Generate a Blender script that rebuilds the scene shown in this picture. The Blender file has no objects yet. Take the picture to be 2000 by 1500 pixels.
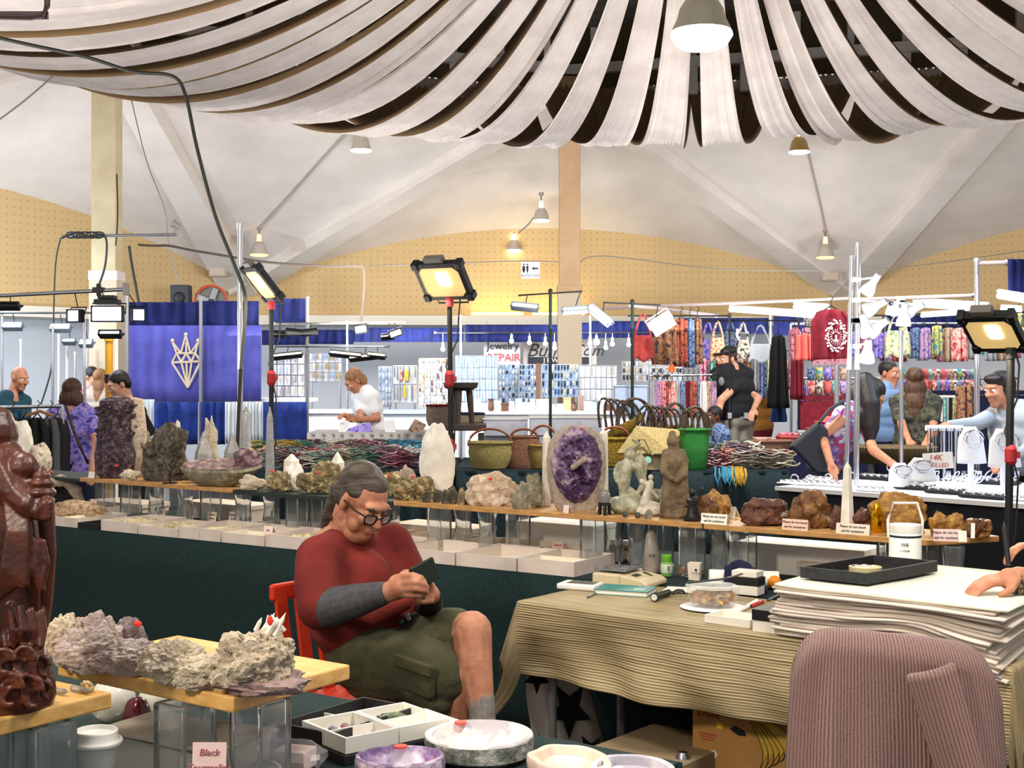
import bpy, bmesh, math, random
from mathutils import Vector, Matrix, noise

sc = bpy.context.scene
C = sc.collection
R = math.radians
random.seed(7)
FO = 2600.0; HZ = 730.0; CH = 1.57          # focal length in px of the 2000 px frame, horizon row, eye height
# ---------------------------------------------------------------- camera, world, lights, exposure
cam = bpy.data.objects.new('camera', bpy.data.cameras.new('camera')); C.objects.link(cam)
cam.location = (0, 0, CH); cam.rotation_euler = (R(90), 0, 0)
cam.data.sensor_width = 36; cam.data.lens = 36*FO/2000; cam.data.shift_y = (HZ-750)/2000
cam.data.clip_start = .05; cam.data.clip_end = 200
sc.camera = cam
sc.view_settings.view_transform = 'Standard'; sc.view_settings.look = 'None'
sc.view_settings.gamma = 1; sc.view_settings.exposure = 0.0
w = bpy.data.worlds.new('world'); sc.world = w; w.use_nodes = True
w.node_tree.nodes['Background'].inputs[0].default_value = (.97, .93, .90, 1)
w.node_tree.nodes['Background'].inputs[1].default_value = 0.62
def light(kind, loc, power, col, size=1.0, rot=(0, 0, 0), name='light', **k):
    l = bpy.data.lights.new(name, kind); l.energy = power; l.color = col
    if kind == 'AREA': l.shape = 'DISK'; l.size = size
    elif kind in ('POINT', 'SPOT'): l.shadow_soft_size = size
    for a, b in k.items(): setattr(l, a, b)
    o = bpy.data.objects.new(name, l); C.objects.link(o); o.location = loc; o.rotation_euler = rot
    return o
WARM = (1, .86, .68); NEUT = (1, .93, .84); COOL = (.72, .86, 1)
light('AREA', (1.5, 2.4, 4.5), 150, NEUT, 1.4, name='ceiling_light')           # house lights over the seller's stand
light('AREA', (-2.2, 3.4, 4.4), 110, NEUT, 1.2, name='ceiling_light')
light('AREA', (-2.4, .4, 3.2), 115, WARM, .5, rot=(R(38), R(-22), 0), name='flood_light')
light('AREA', (1.4, 10, 3.85), 200, NEUT, .5, name='pendant_light')
light('AREA', (-6.5, 14.5, 3.4), 150, COOL, 2.0, name='booth_light')
light('AREA', (4.5, 13.5, 3.2), 55, (.9, .94, 1), 2.5, name='booth_light')
light('AREA', (3.6, 9.3, 2.35), 34, (.66, .8, 1), .8, name='booth_light')
for x_, y_, p_, c_ in ((-1.6, 14.6, 200, (1, .96, .93)), (.6, 14.6, 200, (.93, .97, 1)), (3.2, 11, 60, (1, .97, .95)), (6, 11, 55, (.95, .97, 1)), (-7, 13, 240, (.8, .9, 1)), (-3.6, 12, 120, (.9, .93, 1))):
    light('AREA', (x_, y_, 2.75), p_*.5, c_, .6, rot=(R(62), 0, 0), name='booth_fill')      # added fill aimed at the back walls, standing in for the booths' lamps
for x_, y_, p_, c_ in ((-8.5, 15, 260, (.72, .86, 1)), (-1.5, 19.3, 60, (.93, .96, 1)), (1, 19.3, 60, (.93, .96, 1)), (4, 18.3, 70, (.95, .96, 1)), (7.5, 16.5, 70, (.95, .96, 1))):
    light('AREA', (x_, y_, 2.15), p_, c_, .5, rot=(R(70), 0, 0), name='booth_fill')  # added fill to brighten the lower walls
for x_, y_, p_, c_ in ((-6, 17, 60, (.95, .93, 1)), (-9, 12, 60, (1, .92, .95)), (-2, 15, 90, (1, .93, .90)), (2.2, 15, 90, (.98, .96, .95)), (7.5, 15, 90, (1, .95, .92)), (-1.5, 19.5, 45, (.95, .97, 1)), (4.5, 19.5, 45, (1, .97, .94)), (1.4, 12, 80, (1, .95, .92)), (1.4, 9, 150, (1, .95, .92)), (-4, 7.5, 170, (1, .95, .92)), (-6.5, 9.5, 140, (1, .95, .93)), (-1.5, 8, 70, (1, .95, .92)), (5.5, 8.5, 110, (1, .93, .88))):
    light('AREA', (x_, y_, 2.0 if y_ > 10 else 1.6), p_*.72, c_, 2.4, rot=(R(180), 0, 0), name='ceiling_fill')     # added upward fill that brightens ceiling and drapes, not actual lamps
# ---------------------------------------------------------------- helpers
def at(px, py, d): return Vector(((px-1000)*d/FO, d, CH+(HZ-py)*d/FO))
def G(px, py, z):                      # point of the horizontal plane z seen at a pixel
    d = FO*(CH-z)/(py-HZ); return Vector(((px-1000)*d/FO, d, z))
def S(d): return FO/d
def lin(h):
    if isinstance(h, str):
        h = h.lstrip('#'); c = [int(h[i:i+2], 16)/255 for i in (0, 2, 4)]
    else: c = [x/255 for x in h]
    return tuple(x/12.92 if x <= .04045 else ((x+.055)/1.055)**2.4 for x in c)+(1,)
MATS = {}
def mat(name, col, rough=.6, metal=0, col2=None, scale=6, bump=0, bscale=None, emit=0, trans=0, ior=1.45,
        tex='noise', ramp=(.4, .6), col3=None, spec=.5, sub=0, coat=0, uv=False, stretch=None, alpha=1, back=None, sheen=0):
    if name in MATS: return MATS[name]
    m = bpy.data.materials.new(name); m.use_nodes = True; MATS[name] = m
    nt = m.node_tree; N = nt.nodes; L = nt.links; b = N['Principled BSDF']
    b.inputs['Base Color'].default_value = lin(col); b.inputs['Roughness'].default_value = rough
    b.inputs['Metallic'].default_value = metal; b.inputs['IOR'].default_value = ior
    b.inputs['Transmission Weight'].default_value = trans; b.inputs['Specular IOR Level'].default_value = spec
    b.inputs['Coat Weight'].default_value = coat; b.inputs['Alpha'].default_value = alpha
    b.inputs['Sheen Weight'].default_value = sheen
    if sub: b.inputs['Subsurface Weight'].default_value = sub; b.inputs['Subsurface Radius'].default_value = (.05, .03, .02)
    if emit: b.inputs['Emission Color'].default_value = lin(col); b.inputs['Emission Strength'].default_value = emit
    out = None
    if col2 or bump or back:
        tc = N.new('ShaderNodeTexCoord'); mp = N.new('ShaderNodeMapping')
        L.new(tc.outputs['UV' if uv else 'Object'], mp.inputs[0])
        if stretch: mp.inputs['Scale'].default_value = stretch
        def T(sca):
            if tex == 'voronoi': t = N.new('ShaderNodeTexVoronoi'); t.inputs['Scale'].default_value = sca; L.new(mp.outputs[0], t.inputs[0]); return t, t.outputs['Distance'], t.outputs['Color']
            if tex == 'wave':
                t = N.new('ShaderNodeTexWave'); t.inputs['Scale'].default_value = sca; t.inputs['Distortion'].default_value = 1.2
                t.inputs['Detail'].default_value = 3; t.inputs['Detail Scale'].default_value = 2; L.new(mp.outputs[0], t.inputs[0]); return t, t.outputs['Fac'], t.outputs['Fac']
            t = N.new('ShaderNodeTexNoise'); t.inputs['Scale'].default_value = sca; t.inputs['Detail'].default_value = 6; t.inputs['Roughness'].default_value = .62
            L.new(mp.outputs[0], t.inputs[0]); return t, t.outputs['Fac'], t.outputs['Fac']
        if col2:
            t, f, c = T(scale); r = N.new('ShaderNodeValToRGB'); L.new(f, r.inputs[0])
            e = r.color_ramp.elements; e[0].position = ramp[0]; e[1].position = ramp[1]; e[0].color = lin(col); e[1].color = lin(col2)
            if col3: x = e.new((ramp[0]+ramp[1])/2); x.color = lin(col3)
            L.new(r.outputs[0], b.inputs['Base Color']); out = r.outputs[0]
        if bump:
            t, f, c = T(bscale or scale); bp = N.new('ShaderNodeBump'); bp.inputs['Strength'].default_value = bump
            bp.inputs['Distance'].default_value = .02; L.new(f, bp.inputs['Height']); L.new(bp.outputs[0], b.inputs['Normal'])
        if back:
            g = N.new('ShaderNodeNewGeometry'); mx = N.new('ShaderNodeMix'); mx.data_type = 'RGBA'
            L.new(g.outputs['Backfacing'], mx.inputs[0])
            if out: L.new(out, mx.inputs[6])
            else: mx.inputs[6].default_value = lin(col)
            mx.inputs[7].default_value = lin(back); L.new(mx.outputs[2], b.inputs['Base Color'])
    return m
class MB:
    def __init__(s): s.v = []; s.f = []; s.uv = {}
    def add(s, vs, fs):
        n = len(s.v); s.v += [Vector(x) for x in vs]; s.f += [[i+n for i in f] for f in fs]; return s
    def box(s, c, d, ang=0, M=None):
        c = Vector(c); hx, hy, hz = d[0]/2, d[1]/2, d[2]/2
        M = M or Matrix.Rotation(ang, 3, 'Z')
        vs = [c+M@Vector((x*hx, y*hy, z*hz)) for z in (-1, 1) for x, y in ((-1, -1), (1, -1), (1, 1), (-1, 1))]
        return s.add(vs, [[3, 2, 1, 0], [4, 5, 6, 7], [0, 1, 5, 4], [1, 2, 6, 5], [2, 3, 7, 6], [3, 0, 4, 7]])
    def ring(s, a, t, r, n, ph=0):
        t = Vector(t).normalized(); x = t.orthogonal().normalized()
        if abs(t.z) < .9: x = t.cross(Vector((0, 0, 1))).normalized()
        y = t.cross(x)
        return [Vector(a)+x*(r*math.cos(2*math.pi*i/n+ph))+y*(r*math.sin(2*math.pi*i/n+ph)) for i in range(n)]
    def cyl(s, a, b, ra, rb=None, n=12, cap=True, ph=0):
        a = Vector(a); b = Vector(b); rb = ra if rb is None else rb
        t = b-a; vs = s.ring(a, t, ra, n, ph)+s.ring(b, t, rb, n, ph)
        fs = [[i, (i+1) % n, n+(i+1) % n, n+i] for i in range(n)]
        if cap: fs += [list(range(n))[::-1], list(range(n, 2*n))]
        return s.add(vs, fs)
    def tube(s, pts, r, n=6, closed=False):
        pts = [Vector(p) for p in pts]; rr = r if isinstance(r, (list, tuple)) else [r]*len(pts)
        m = len(pts); vs = []
        for i, p in enumerate(pts):
            if closed: t = pts[(i+1) % m]-pts[i-1]
            else: t = pts[min(i+1, m-1)]-pts[max(i-1, 0)]
            vs += s.ring(p, t, rr[i], n)
        fs = []
        for i in range(m if closed else m-1):
            j = (i+1) % m
            fs += [[i*n+k, i*n+(k+1) % n, j*n+(k+1) % n, j*n+k] for k in range(n)]
        if not closed: fs += [list(range(n))[::-1], [(m-1)*n+k for k in range(n)]]
        return s.add(vs, fs)
    def lathe(s, c, prof, n=20, sx=1, sy=1, M=None, wob=None, top=True, bot=True):
        c = Vector(c); vs = []; M = M or Matrix.Identity(3)
        for r, z in prof:
            for i in range(n):
                a = 2*math.pi*i/n; q = r*(wob(a, z) if wob else 1)
                vs.append(c+M@Vector((q*math.cos(a)*sx, q*math.sin(a)*sy, z)))
        m = len(prof)
        fs = [[j*n+i, j*n+(i+1) % n, (j+1)*n+(i+1) % n, (j+1)*n+i] for j in range(m-1) for i in range(n)]
        fs += ([list(range(n))[::-1]] if bot else [])+([[(m-1)*n+i for i in range(n)]] if top else [])
        return s.add(vs, fs)
    def ell(s, c, r, M=None, n=12, m=8):
        if not isinstance(r, (tuple, list)): r = (r, r, r)
        M = M or Matrix.Identity(3); c = Vector(c); vs = [c+M@Vector((0, 0, -r[2]))]
        for j in range(1, m):
            p = -math.pi/2+math.pi*j/m
            for i in range(n):
                a = 2*math.pi*i/n; vs.append(c+M@Vector((r[0]*math.cos(p)*math.cos(a), r[1]*math.cos(p)*math.sin(a), r[2]*math.sin(p))))
        vs.append(c+M@Vector((0, 0, r[2]))); k = len(vs)-1
        fs = [[0, 1+(i+1) % n, 1+i] for i in range(n)]
        for j in range(m-2):
            fs += [[1+j*n+i, 1+j*n+(i+1) % n, 1+(j+1)*n+(i+1) % n, 1+(j+1)*n+i] for i in range(n)]
        fs += [[k, 1+(m-2)*n+i, 1+(m-2)*n+(i+1) % n] for i in range(n)]
        return s.add(vs, fs)
    def cap(s, a, b, ra, rb=None, n=12):
        rb = ra if rb is None else rb
        s.cyl(a, b, ra, rb, n); s.ell(a, ra, n=n); s.ell(b, rb, n=n); return s
    def chain(s, pts, rs, n=10):
        for i in range(len(pts)-1): s.cap(pts[i], pts[i+1], rs[i], rs[i+1], n)
        return s
    def grid(s, fn, nu, nv, uvs=False):
        n0 = len(s.v)
        vs = [fn(i/nu, j/nv) for j in range(nv+1) for i in range(nu+1)]
        if uvs:
            for j in range(nv+1):
                for i in range(nu+1): s.uv[n0+j*(nu+1)+i] = (i/nu, j/nv)
        return s.add(vs, [[j*(nu+1)+i, j*(nu+1)+i+1, (j+1)*(nu+1)+i+1, (j+1)*(nu+1)+i] for j in range(nv) for i in range(nu)])
    def prism(s, pts, off):
        n = len(pts); off = Vector(off)
        vs = [Vector(p) for p in pts]+[Vector(p)+off for p in pts]
        return s.add(vs, [list(range(n))[::-1], list(range(n, 2*n))]+[[i, (i+1) % n, n+(i+1) % n, n+i] for i in range(n)])
    def xtal(s, a, b, r, n=6, tip=.25, ph=0, sq=1):     # a pointed crystal
        a = Vector(a); b = Vector(b); q = a.lerp(b, 1-tip)
        vs = s.ring(a, b-a, r, n, ph)+s.ring(q, b-a, r*.86, n, ph)+[b]
        fs = [[i, (i+1) % n, n+(i+1) % n, n+i] for i in range(n)]+[[n+i, n+(i+1) % n, 2*n] for i in range(n)]+[list(range(n))[::-1]]
        return s.add(vs, fs)
OR = {}
def finish(me, smooth, ang=40):
    if smooth:
        me.polygons.foreach_set('use_smooth', [True]*len(me.polygons))
        if ang: me.set_sharp_from_angle(angle=R(ang))
def build(name, mb, m, parent=None, smooth=False, bevel=0, remesh=0, smit=4, thick=0, sub=0, ang=40, label=None, kind=None, fix=True):
    if parent is not None: o0 = OR[parent.name]
    else:
        xs = [p.x for p in mb.v]; ys = [p.y for p in mb.v]; zs = [p.z for p in mb.v]
        o0 = Vector(((min(xs)+max(xs))/2, (min(ys)+max(ys))/2, min(zs)))
    me = bpy.data.meshes.new(name); me.from_pydata([p-o0 for p in mb.v], [], mb.f)
    if mb.uv:
        ul = me.uv_layers.new(name='uv')
        for lp in me.loops: ul.data[lp.index].uv = mb.uv.get(lp.vertex_index, (0, 0))
    if fix and not remesh:
        bm = bmesh.new(); bm.from_mesh(me); bmesh.ops.recalc_face_normals(bm, faces=bm.faces); bm.to_mesh(me); bm.free()
    o = bpy.data.objects.new(name, me); C.objects.link(o); OR[o.name] = o0
    if parent is not None: o.parent = parent
    else: o.location = o0
    if isinstance(m, (list, tuple)):
        for q in m: me.materials.append(q)
    else: me.materials.append(m)
    finish(me, smooth, ang if not remesh else 0)
    if remesh:
        d = o.modifiers.new('r', 'REMESH'); d.mode = 'VOXEL'; d.voxel_size = remesh; d.use_smooth_shade = True
        if smit: d = o.modifiers.new('s', 'SMOOTH'); d.iterations = smit; d.factor = .6
    if thick: d = o.modifiers.new('t', 'SOLIDIFY'); d.thickness = thick; d.offset = 0
    if bevel: d = o.modifiers.new('b', 'BEVEL'); d.width = bevel; d.segments = 2; d.limit_method = 'ANGLE'
    if sub: d = o.modifiers.new('u', 'SUBSURF'); d.levels = sub; d.render_levels = sub
    if label: o['label'] = label
    if kind: o['kind'] = kind
    return o
def tag(o, label, cat, group=None, kind=None):
    o['label'] = label; o['category'] = cat
    if group: o['group'] = group
    if kind: o['kind'] = kind
    return o
def thing(name, label, cat, loc, group=None):
    o = bpy.data.objects.new(name, None); C.objects.link(o); o.location = loc; OR[o.name] = Vector(loc)
    o.empty_display_size = .1
    return tag(o, label, cat, group)
def one(name, mb, m, label, cat, group=None, kind=None, **k):
    return tag(build(name, mb, m, **k), label, cat, group, kind)
def struct(name, mb, m, **k):
    o = build(name, mb, m, **k); o['kind'] = 'structure'; return o
def text(body, loc, size, m, parent, ang=0, tilt=90, name='lettering', align='CENTER', ext=.0006, font=None, roll=0, shear=0):
    cu = bpy.data.curves.new(name, 'FONT'); cu.body = body; cu.size = size; cu.align_x = align; cu.align_y = 'CENTER'
    cu.extrude = ext; cu.shear = shear; cu.resolution_u = 2; cu.materials.append(m)
    t_ = bpy.data.objects.new(name, cu); C.objects.link(t_); me = bpy.data.meshes.new_from_object(t_); bpy.data.objects.remove(t_); bpy.data.curves.remove(cu)
    o = bpy.data.objects.new(name, me); C.objects.link(o)
    o.parent = parent; o.location = Vector(loc)-OR[parent.name]; OR[o.name] = OR[parent.name]
    o.rotation_euler = (Matrix.Rotation(ang, 3, 'Z')@Matrix.Rotation(R(tilt), 3, 'X')@Matrix.Rotation(roll, 3, 'Z')).to_euler()
    return o
def ordn(i): return ['first', 'second', 'third', 'fourth', 'fifth', 'sixth', 'seventh', 'eighth', 'ninth', 'tenth', 'eleventh', 'twelfth', 'thirteenth', 'fourteenth', 'fifteenth', 'sixteenth', 'seventeenth', 'eighteenth', 'nineteenth', 'twentieth', 'twenty-first', 'twenty-second', 'twenty-third', 'twenty-fourth', 'twenty-fifth', 'twenty-sixth', 'twenty-seventh', 'twenty-eighth', 'twenty-ninth', 'thirtieth', 'thirty-first', 'thirty-second'][i]
def fb(p, s, seed=0): return noise.fractal(Vector(p)*s+Vector((seed*7.3, seed*3.1, seed)), 1, 2, 4)
def rockmesh(mb, c, r, seed, sub=4, rough=.3, sc_=2.2, jag=0, M=None, flat=.75, lump=0):
    bm = bmesh.new(); bmesh.ops.create_icosphere(bm, subdivisions=sub, radius=1)
    vs = []; M = M or Matrix.Identity(3); r = Vector(r)
    for v in bm.verts:
        p = v.co.copy(); k = 1+rough*fb(p, sc_*.5, seed)
        if jag:
            dd = noise.voronoi(p*jag+Vector((seed, 0, 0)))[0]; k += .16*(dd[1]-dd[0])
        if lump:
            dd = noise.voronoi(p*lump+Vector((0, seed, 0)))[0]; k -= .20*dd[0]; k -= .09*noise.voronoi(p*lump*2.8+Vector((seed, 0, 3)))[0][0]
        q = p*k
        if q.z < -flat: q.z = -flat
        vs.append(Vector(c)+M@Vector((q.x*r.x, q.y*r.y, (q.z+flat)*r.z)))
    fs = [[v.index for v in f.verts] for f in bm.faces]; bm.free(); mb.add(vs, fs); return mb
TH = math.atan2(-.575, .818); U = Vector((.818, -.575, 0)); V = Vector((.575, .818, 0)); Z = Vector((0, 0, 1))
# ---------------------------------------------------------------- materials
M_white = mat('white_plaster', '#d8cfc6', .85, col2='#c9c0b6', scale=1.2, ramp=(.35, .7))
M_peg = mat('pegboard', '#c9a56c', .8)
nt = M_peg.node_tree; tc = nt.nodes.new('ShaderNodeTexCoord'); vo = nt.nodes.new('ShaderNodeTexVoronoi'); vo.inputs['Randomness'].default_value = 0
vo.inputs['Scale'].default_value = 9; nt.links.new(tc.outputs['UV'], vo.inputs[0]); rp = nt.nodes.new('ShaderNodeValToRGB'); nt.links.new(vo.outputs[0], rp.inputs[0])
rp.color_ramp.elements[0].position = .07; rp.color_ramp.elements[0].color = lin('#a07f52'); rp.color_ramp.elements[1].position = .13; rp.color_ramp.elements[1].color = lin('#c6a876')
nt.links.new(rp.outputs[0], nt.nodes['Principled BSDF'].inputs['Base Color'])
M_col = mat('column_paint', '#c4a27e', .7, col2='#b8966f', scale=2)
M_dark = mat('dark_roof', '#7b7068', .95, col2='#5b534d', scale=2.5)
M_floor = mat('carpet_floor', '#2b2a2c', .95, col2='#3a3436', scale=12)
M_drape = mat('drape', '#ded5ce', .8, col2='#cfc5bf', scale=2.5, back='#a3845c')  # brown back colour paints in the shade of the swags' unlit rear
M_metal = mat('metal', '#9fa2a6', .35, 1); M_chrome = mat('chrome', '#e2e5ea', .22, 1)
M_black = mat('black_metal', '#121314', .5); M_cable = mat('cable', '#26261f', .6); M_grey = mat('grey_metal', '#8a8884', .5, .3)
M_blue = mat('blue_cloth', '#142060', .9, col2='#0f184a', scale=5); M_royal = mat('royal_cloth', '#5f5fb8', .9, col2='#4f50a6', scale=3)
M_paper = mat('paper', '#ece9dd', .8); M_ink = mat('ink', '#20242c', .7); M_redink = mat('red_ink', '#c23a3a', .7)
M_led = mat('led_light', '#dcecff', emit=9); M_warmled = mat('lamp_light', '#ffe9b8', emit=16); M_tubel = mat('tube_light', '#e8fff4', emit=4.5)
M_bulb = mat('bulb', '#fff3dc', emit=9); M_orange = mat('orange_bulb', '#ffb070', emit=3)
M_glass = mat('clear_glass', '#f2f6f7', .05, trans=.95, ior=1.42); M_whitepl = mat('white_plastic', '#e9e8e3', .4)
# ---------------------------------------------------------------- hall: ring of columns, folded shell, arched walls
CX, CY = 1.4, 10.0
def pol(az, r, z): a = R(az); return Vector((CX+r*math.sin(a), CY+r*math.cos(a), z))
RP, RL, ZP, ZL = 9.15, 14.0, 5.62, 3.0
PK = {k: pol(-3.6+41*k, RP, ZP) for k in range(-2, 4)}       # column heads, 0 = middle one
LK = {k: pol(-25.5+44*k, RL, ZL) for k in range(-1, 4)}      # low corners, 0 = left one in view, 1 = right one
LK[-1] = pol(-76, RL, ZL)
struct('floor', MB().box((0, 14, -.05), (60, 60, .1)), M_floor)
def arch(a, b, t, rise=1.08, pw=2): 
    p = a.lerp(b, t); p = p.copy(); p.z += rise*(1-abs(2*t-1)**pw); return p
mb = MB()
def panel(P, k, rise):
    def fn(u, v):
        q = arch(LK[k-1], LK[k], u, rise); p = P.lerp(q, v); p.z -= .35*math.sin(math.pi*v)*(1-abs(2*u-1))*0; return p
    mb.grid(fn, 28, 12)
panel(PK[-1], 0, 1.35); panel(PK[0], 1, 1.08); panel(PK[1], 2, 1.08); panel(PK[-2], -1, 1.0) if -2 in LK else None
for k in (-2, -1, 0, 1, 2):
    L_ = LK.get(k+1)
    if L_ is not None: mb.add([PK[k], PK[k+1], L_], [[0, 1, 2]])
struct('ceiling', mb, M_white, smooth=True, ang=30, fix=False)
# inner roof above the drapes, ring beam and its short posts
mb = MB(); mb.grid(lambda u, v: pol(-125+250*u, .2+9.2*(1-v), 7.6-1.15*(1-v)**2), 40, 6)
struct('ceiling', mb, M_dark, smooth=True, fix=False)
mb = MB()
for k in (-2, -1, 0, 1, 2):
    a, b = PK[k], PK[k+1]; d = b-a; mb.box((a+b)/2+Vector((0, 0, .30)), (d.length, .22, .14), math.atan2(d.y, d.x))
struct('trim_1', mb, M_white)
mb = MB()
for k in (-2, -1, 0, 1, 2):
    for i in range(9):
        p = PK[k].lerp(PK[k+1], (i+.5)/9); mb.box(p+Vector((0, 0, .62)), (.09, .09, .55))
        mb.box(p+Vector((0, 0, .1)), (.12, .12, .5))
struct('trim_2', mb, M_white, kind='structure')
mb = MB()
for k in (-2, -1, 0, 1, 2):
    a, b = PK[k], PK[k+1]; mb.add([a+Z*.02, b+Z*.02, b+Z*1.0, a+Z*1.0], [[0, 1, 2, 3]])
struct('wall_upper', mb, mat('brown_frieze', '#5c4a30', .9, col2='#3d3122', scale=14, tex='wave', stretch=(1, 1, .05)), fix=False)
# ribs of the shell
n = 3
for k, l in ((-1, 0), (0, 0), (0, 1), (1, 1), (-1, -1), (1, 2)):
    a = PK[k]; b = LK[l]; d = (b-a).normalized(); sd = d.cross(Z).normalized(); up = sd.cross(d)
    q = [a-sd*.26, a+sd*.26, b+sd*.30, b-sd*.30]
    lo = [x-up*.12 for x in q]; q = [x+up*.1 for x in q]
    lo[0] = lo[0].lerp(lo[1], .16); lo[1] = lo[1].lerp(lo[0], .16); 
    mb = MB().add(q+lo, [[0, 1, 2, 3], [7, 6, 5, 4], [0, 4, 5, 1], [1, 5, 6, 2], [2, 6, 7, 3], [3, 7, 4, 0]])
    struct('trim_%d' % n, mb, M_white); n += 1
# arched pegboard walls, ledge, soffit, lower wall
for i, (k, rise, nm) in enumerate(((0, 1.35, 'wall_left'), (1, 1.08, 'wall_back'), (2, 1.08, 'wall_right'))):
    a, b = LK[k-1], LK[k]; Lh = (b-a).length; mb = MB()
    def fn(u, v):
        q = arch(a, b, u, rise); return Vector((q.x, q.y, 2.5+(q.z-2.5)*v))
    nu, nv = 40, 6; mb.grid(fn, nu, nv)
    for j in range(nv+1):
        for ii in range(nu+1):
            q = mb.v[j*(nu+1)+ii]; mb.uv[j*(nu+1)+ii] = (ii/nu*Lh, q.z)
    struct(nm, mb, M_peg, fix=False)
    dr = (b-a).normalized(); out = Vector((-dr.y, dr.x, 0)); c = (a+b)/2; c.z = 2.5
    struct('trim_%d' % n, MB().box(c-out*.06+Vector((0, 0, -.02)), (Lh+.1, .3, .16), math.atan2(dr.y, dr.x)), mat('ledge_paint', '#e4dccb', .7)); n += 1
    struct('trim_%d' % n, MB().box(c+out*.9+Vector((0, 0, -.03)), (Lh+2, 1.9, .05), math.atan2(dr.y, dr.x)), mat('soffit_paint', '#e4dccb', .7)); n += 1
    struct('wall_%s' % ('left', 'back', 'right')[i], MB().box(c+out*1.8+Vector((0, 0, -1.25)), (Lh+4, .1, 2.5), math.atan2(dr.y, dr.x)), mat('lower_wall', '#dcdfe4', .8))
# cove tubes on the ledge
a, b = LK[0], LK[1]; dr = (b-a).normalized(); out = Vector((-dr.y, dr.x, 0))
for t0, t1, wh in ((.375, .46, 'left'), (.475, .56, 'right')):
    p = a.lerp(b, t0)-out*.12; q = a.lerp(b, t1)-out*.12; p.z = q.z = 2.60
    one('cove_tube', MB().cyl(p, q, .022, n=8), mat('cove_lamp', '#ffdf7a', emit=6), 'warm glowing tube light on the %s part of the ledge below the pegboard' % wh, 'light', 'warm tubes on the ledge')
    m_ = (p+q)/2; light('AREA', m_+Vector((0, -.05, .05)), 9, (1, .72, .25), .9, rot=(R(180), 0, 0), name='cove_light')
# columns
for k, px in ((-1, 228), (0, 1113)):
    p = PK[k]; x, y = p.x, p.y
    o = thing('column', ('cream painted square column at the left carrying cable brackets', 'tan painted square column at the centre beside the restrooms sign')[k+1], 'column', (x, y, 0))
    build('shaft', MB().box((x, y, (ZP+.2)/2), (.30, .30, ZP+.2)), mat('cream_paint', '#cbbd9a', .7, col2='#bfae88', scale=3) if k == -1 else M_col, o, bevel=.01)
    build('collar', MB().box((x, y, 2.78), (.36, .36, .12)), M_white if k == -1 else M_col, o, bevel=.01)
    build('cladding', MB().box((x, y, 1.36), (.34, .34, 2.72)), mat('pale_clad', '#c0ae94', .7), o)
# restrooms sign
d = 22.0; p = at(1036, 528, 21.9); o = thing('restroom_sign', 'white restrooms sign with two figures and an arrow on the pegboard', 'sign', p)
build('board', MB().box(p, (.31, .02, .27)), M_whitepl, o)
for s_ in (-.11, -.05):
    mb = MB().ell(p+Vector((s_, -.02, .095)), (.014, .004, .014)); mb.prism([p+Vector((s_+x, -.012, z)) for x, z in ((-.02, .07), (.02, .07), (.026 if s_ < -.1 else .014, 0), (.008, -.04), (-.008, -.04), (-.026 if s_ < -.1 else -.014, 0))], (0, -.006, 0))
    build('figure', mb, M_ink, o)
build('arrow', MB().prism([p+Vector((x, -.012, z)) for x, z in ((.02, .03), (.06, .06), (.06, .042), (.13, .042), (.13, .018), (.06, .018), (.06, 0))], (0, -.006, 0)), M_ink, o)
text('RESTROOMS', p+Vector((0, -.014, -.09)), .055, M_ink, o)
# ---------------------------------------------------------------- ceiling drapes
na = 0; prev = None
azs = [-104+7.2*i for i in range(29)]
for i, az in enumerate(azs):
    mb = MB(); rnd = random.Random(i*13+5); npl = 26; off = [rnd.uniform(-1, 1) for _ in range(npl+1)]; sg = 1.74+rnd.uniform(-.05, .05)
    wd = .50+rnd.uniform(-.05, .05); aj = az+rnd.uniform(-.4, .4)
    a = R(aj); dr = Vector((math.sin(a), math.cos(a), 0)); sd = Vector((math.cos(a), -math.sin(a), 0))
    def fn(u, v):
        t = v; r = .45+8.7*t; z = 6.30-.55*t-sg*(4*t*(1-t))**1.05
        ww = .05+.072*min(r, 5.8)*wd/.5+max(0, r-5.8)*.21
        k = int(round(u*npl)); f = ((k % 2)-.5)*.055+off[k]*.018
        p = Vector((CX, CY, z))+dr*r-sd*((u-.5)*ww+off[k]*.006)
        p.z += f*(.4+t)+(abs(u-.5)*2)**2*.05*(off[(k+3) % npl])+.02*math.sin(t*9+off[3]*5)*(u-.5)
        return p
    mb.grid(fn, npl, 34)
    if i > 13: lab = 'white pleated drape swag, %s to the right of the pendant lamp' % ordn(i-15) if i > 14 else 'white pleated ceiling drape swag hanging straight behind the big pendant lamp'
    else: lab = 'white pleated drape swag, %s to the left of the pendant lamp' % ordn(13-i)
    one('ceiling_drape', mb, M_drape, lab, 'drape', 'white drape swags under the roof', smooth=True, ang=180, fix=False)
# ---------------------------------------------------------------- lamps
def lampshade(o, c, r, rim, body, bulbm):
    build('lamp_shade', MB().lathe(c, [(r*.22, r*1.45), (r*.42, r*1.35), (r*.72, r*.9), (r*.85, r*.35), (r, 0), (r*.97, -.0), (r*.8, r*.3), (r*.2, r*1.3)], 24), body, o, smooth=True)
    build('bulb_face', MB().lathe(c, [(r*.96, .005), (r*.95, -rim), (r*.7, -rim*1.6), (.01, -rim*1.7)], 24), bulbm, o, smooth=True)
c = at(1370, 62, 10.0); r = .225
o = thing('pendant_lamp', 'big bright dome pendant lamp hanging in front of the drapes', 'lamp', (c.x, c.y, c.z-.1))
build('lamp_shade', MB().lathe(c, [(.05, .34), (.07, .26), (.12, .24), (.165, .17), (.185, .09), (.215, .03), (.225, .0), (.2, 0), (.15, .15)], 28), mat('lamp_metal', '#a9a291', .45, .4), o, smooth=True)
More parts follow.
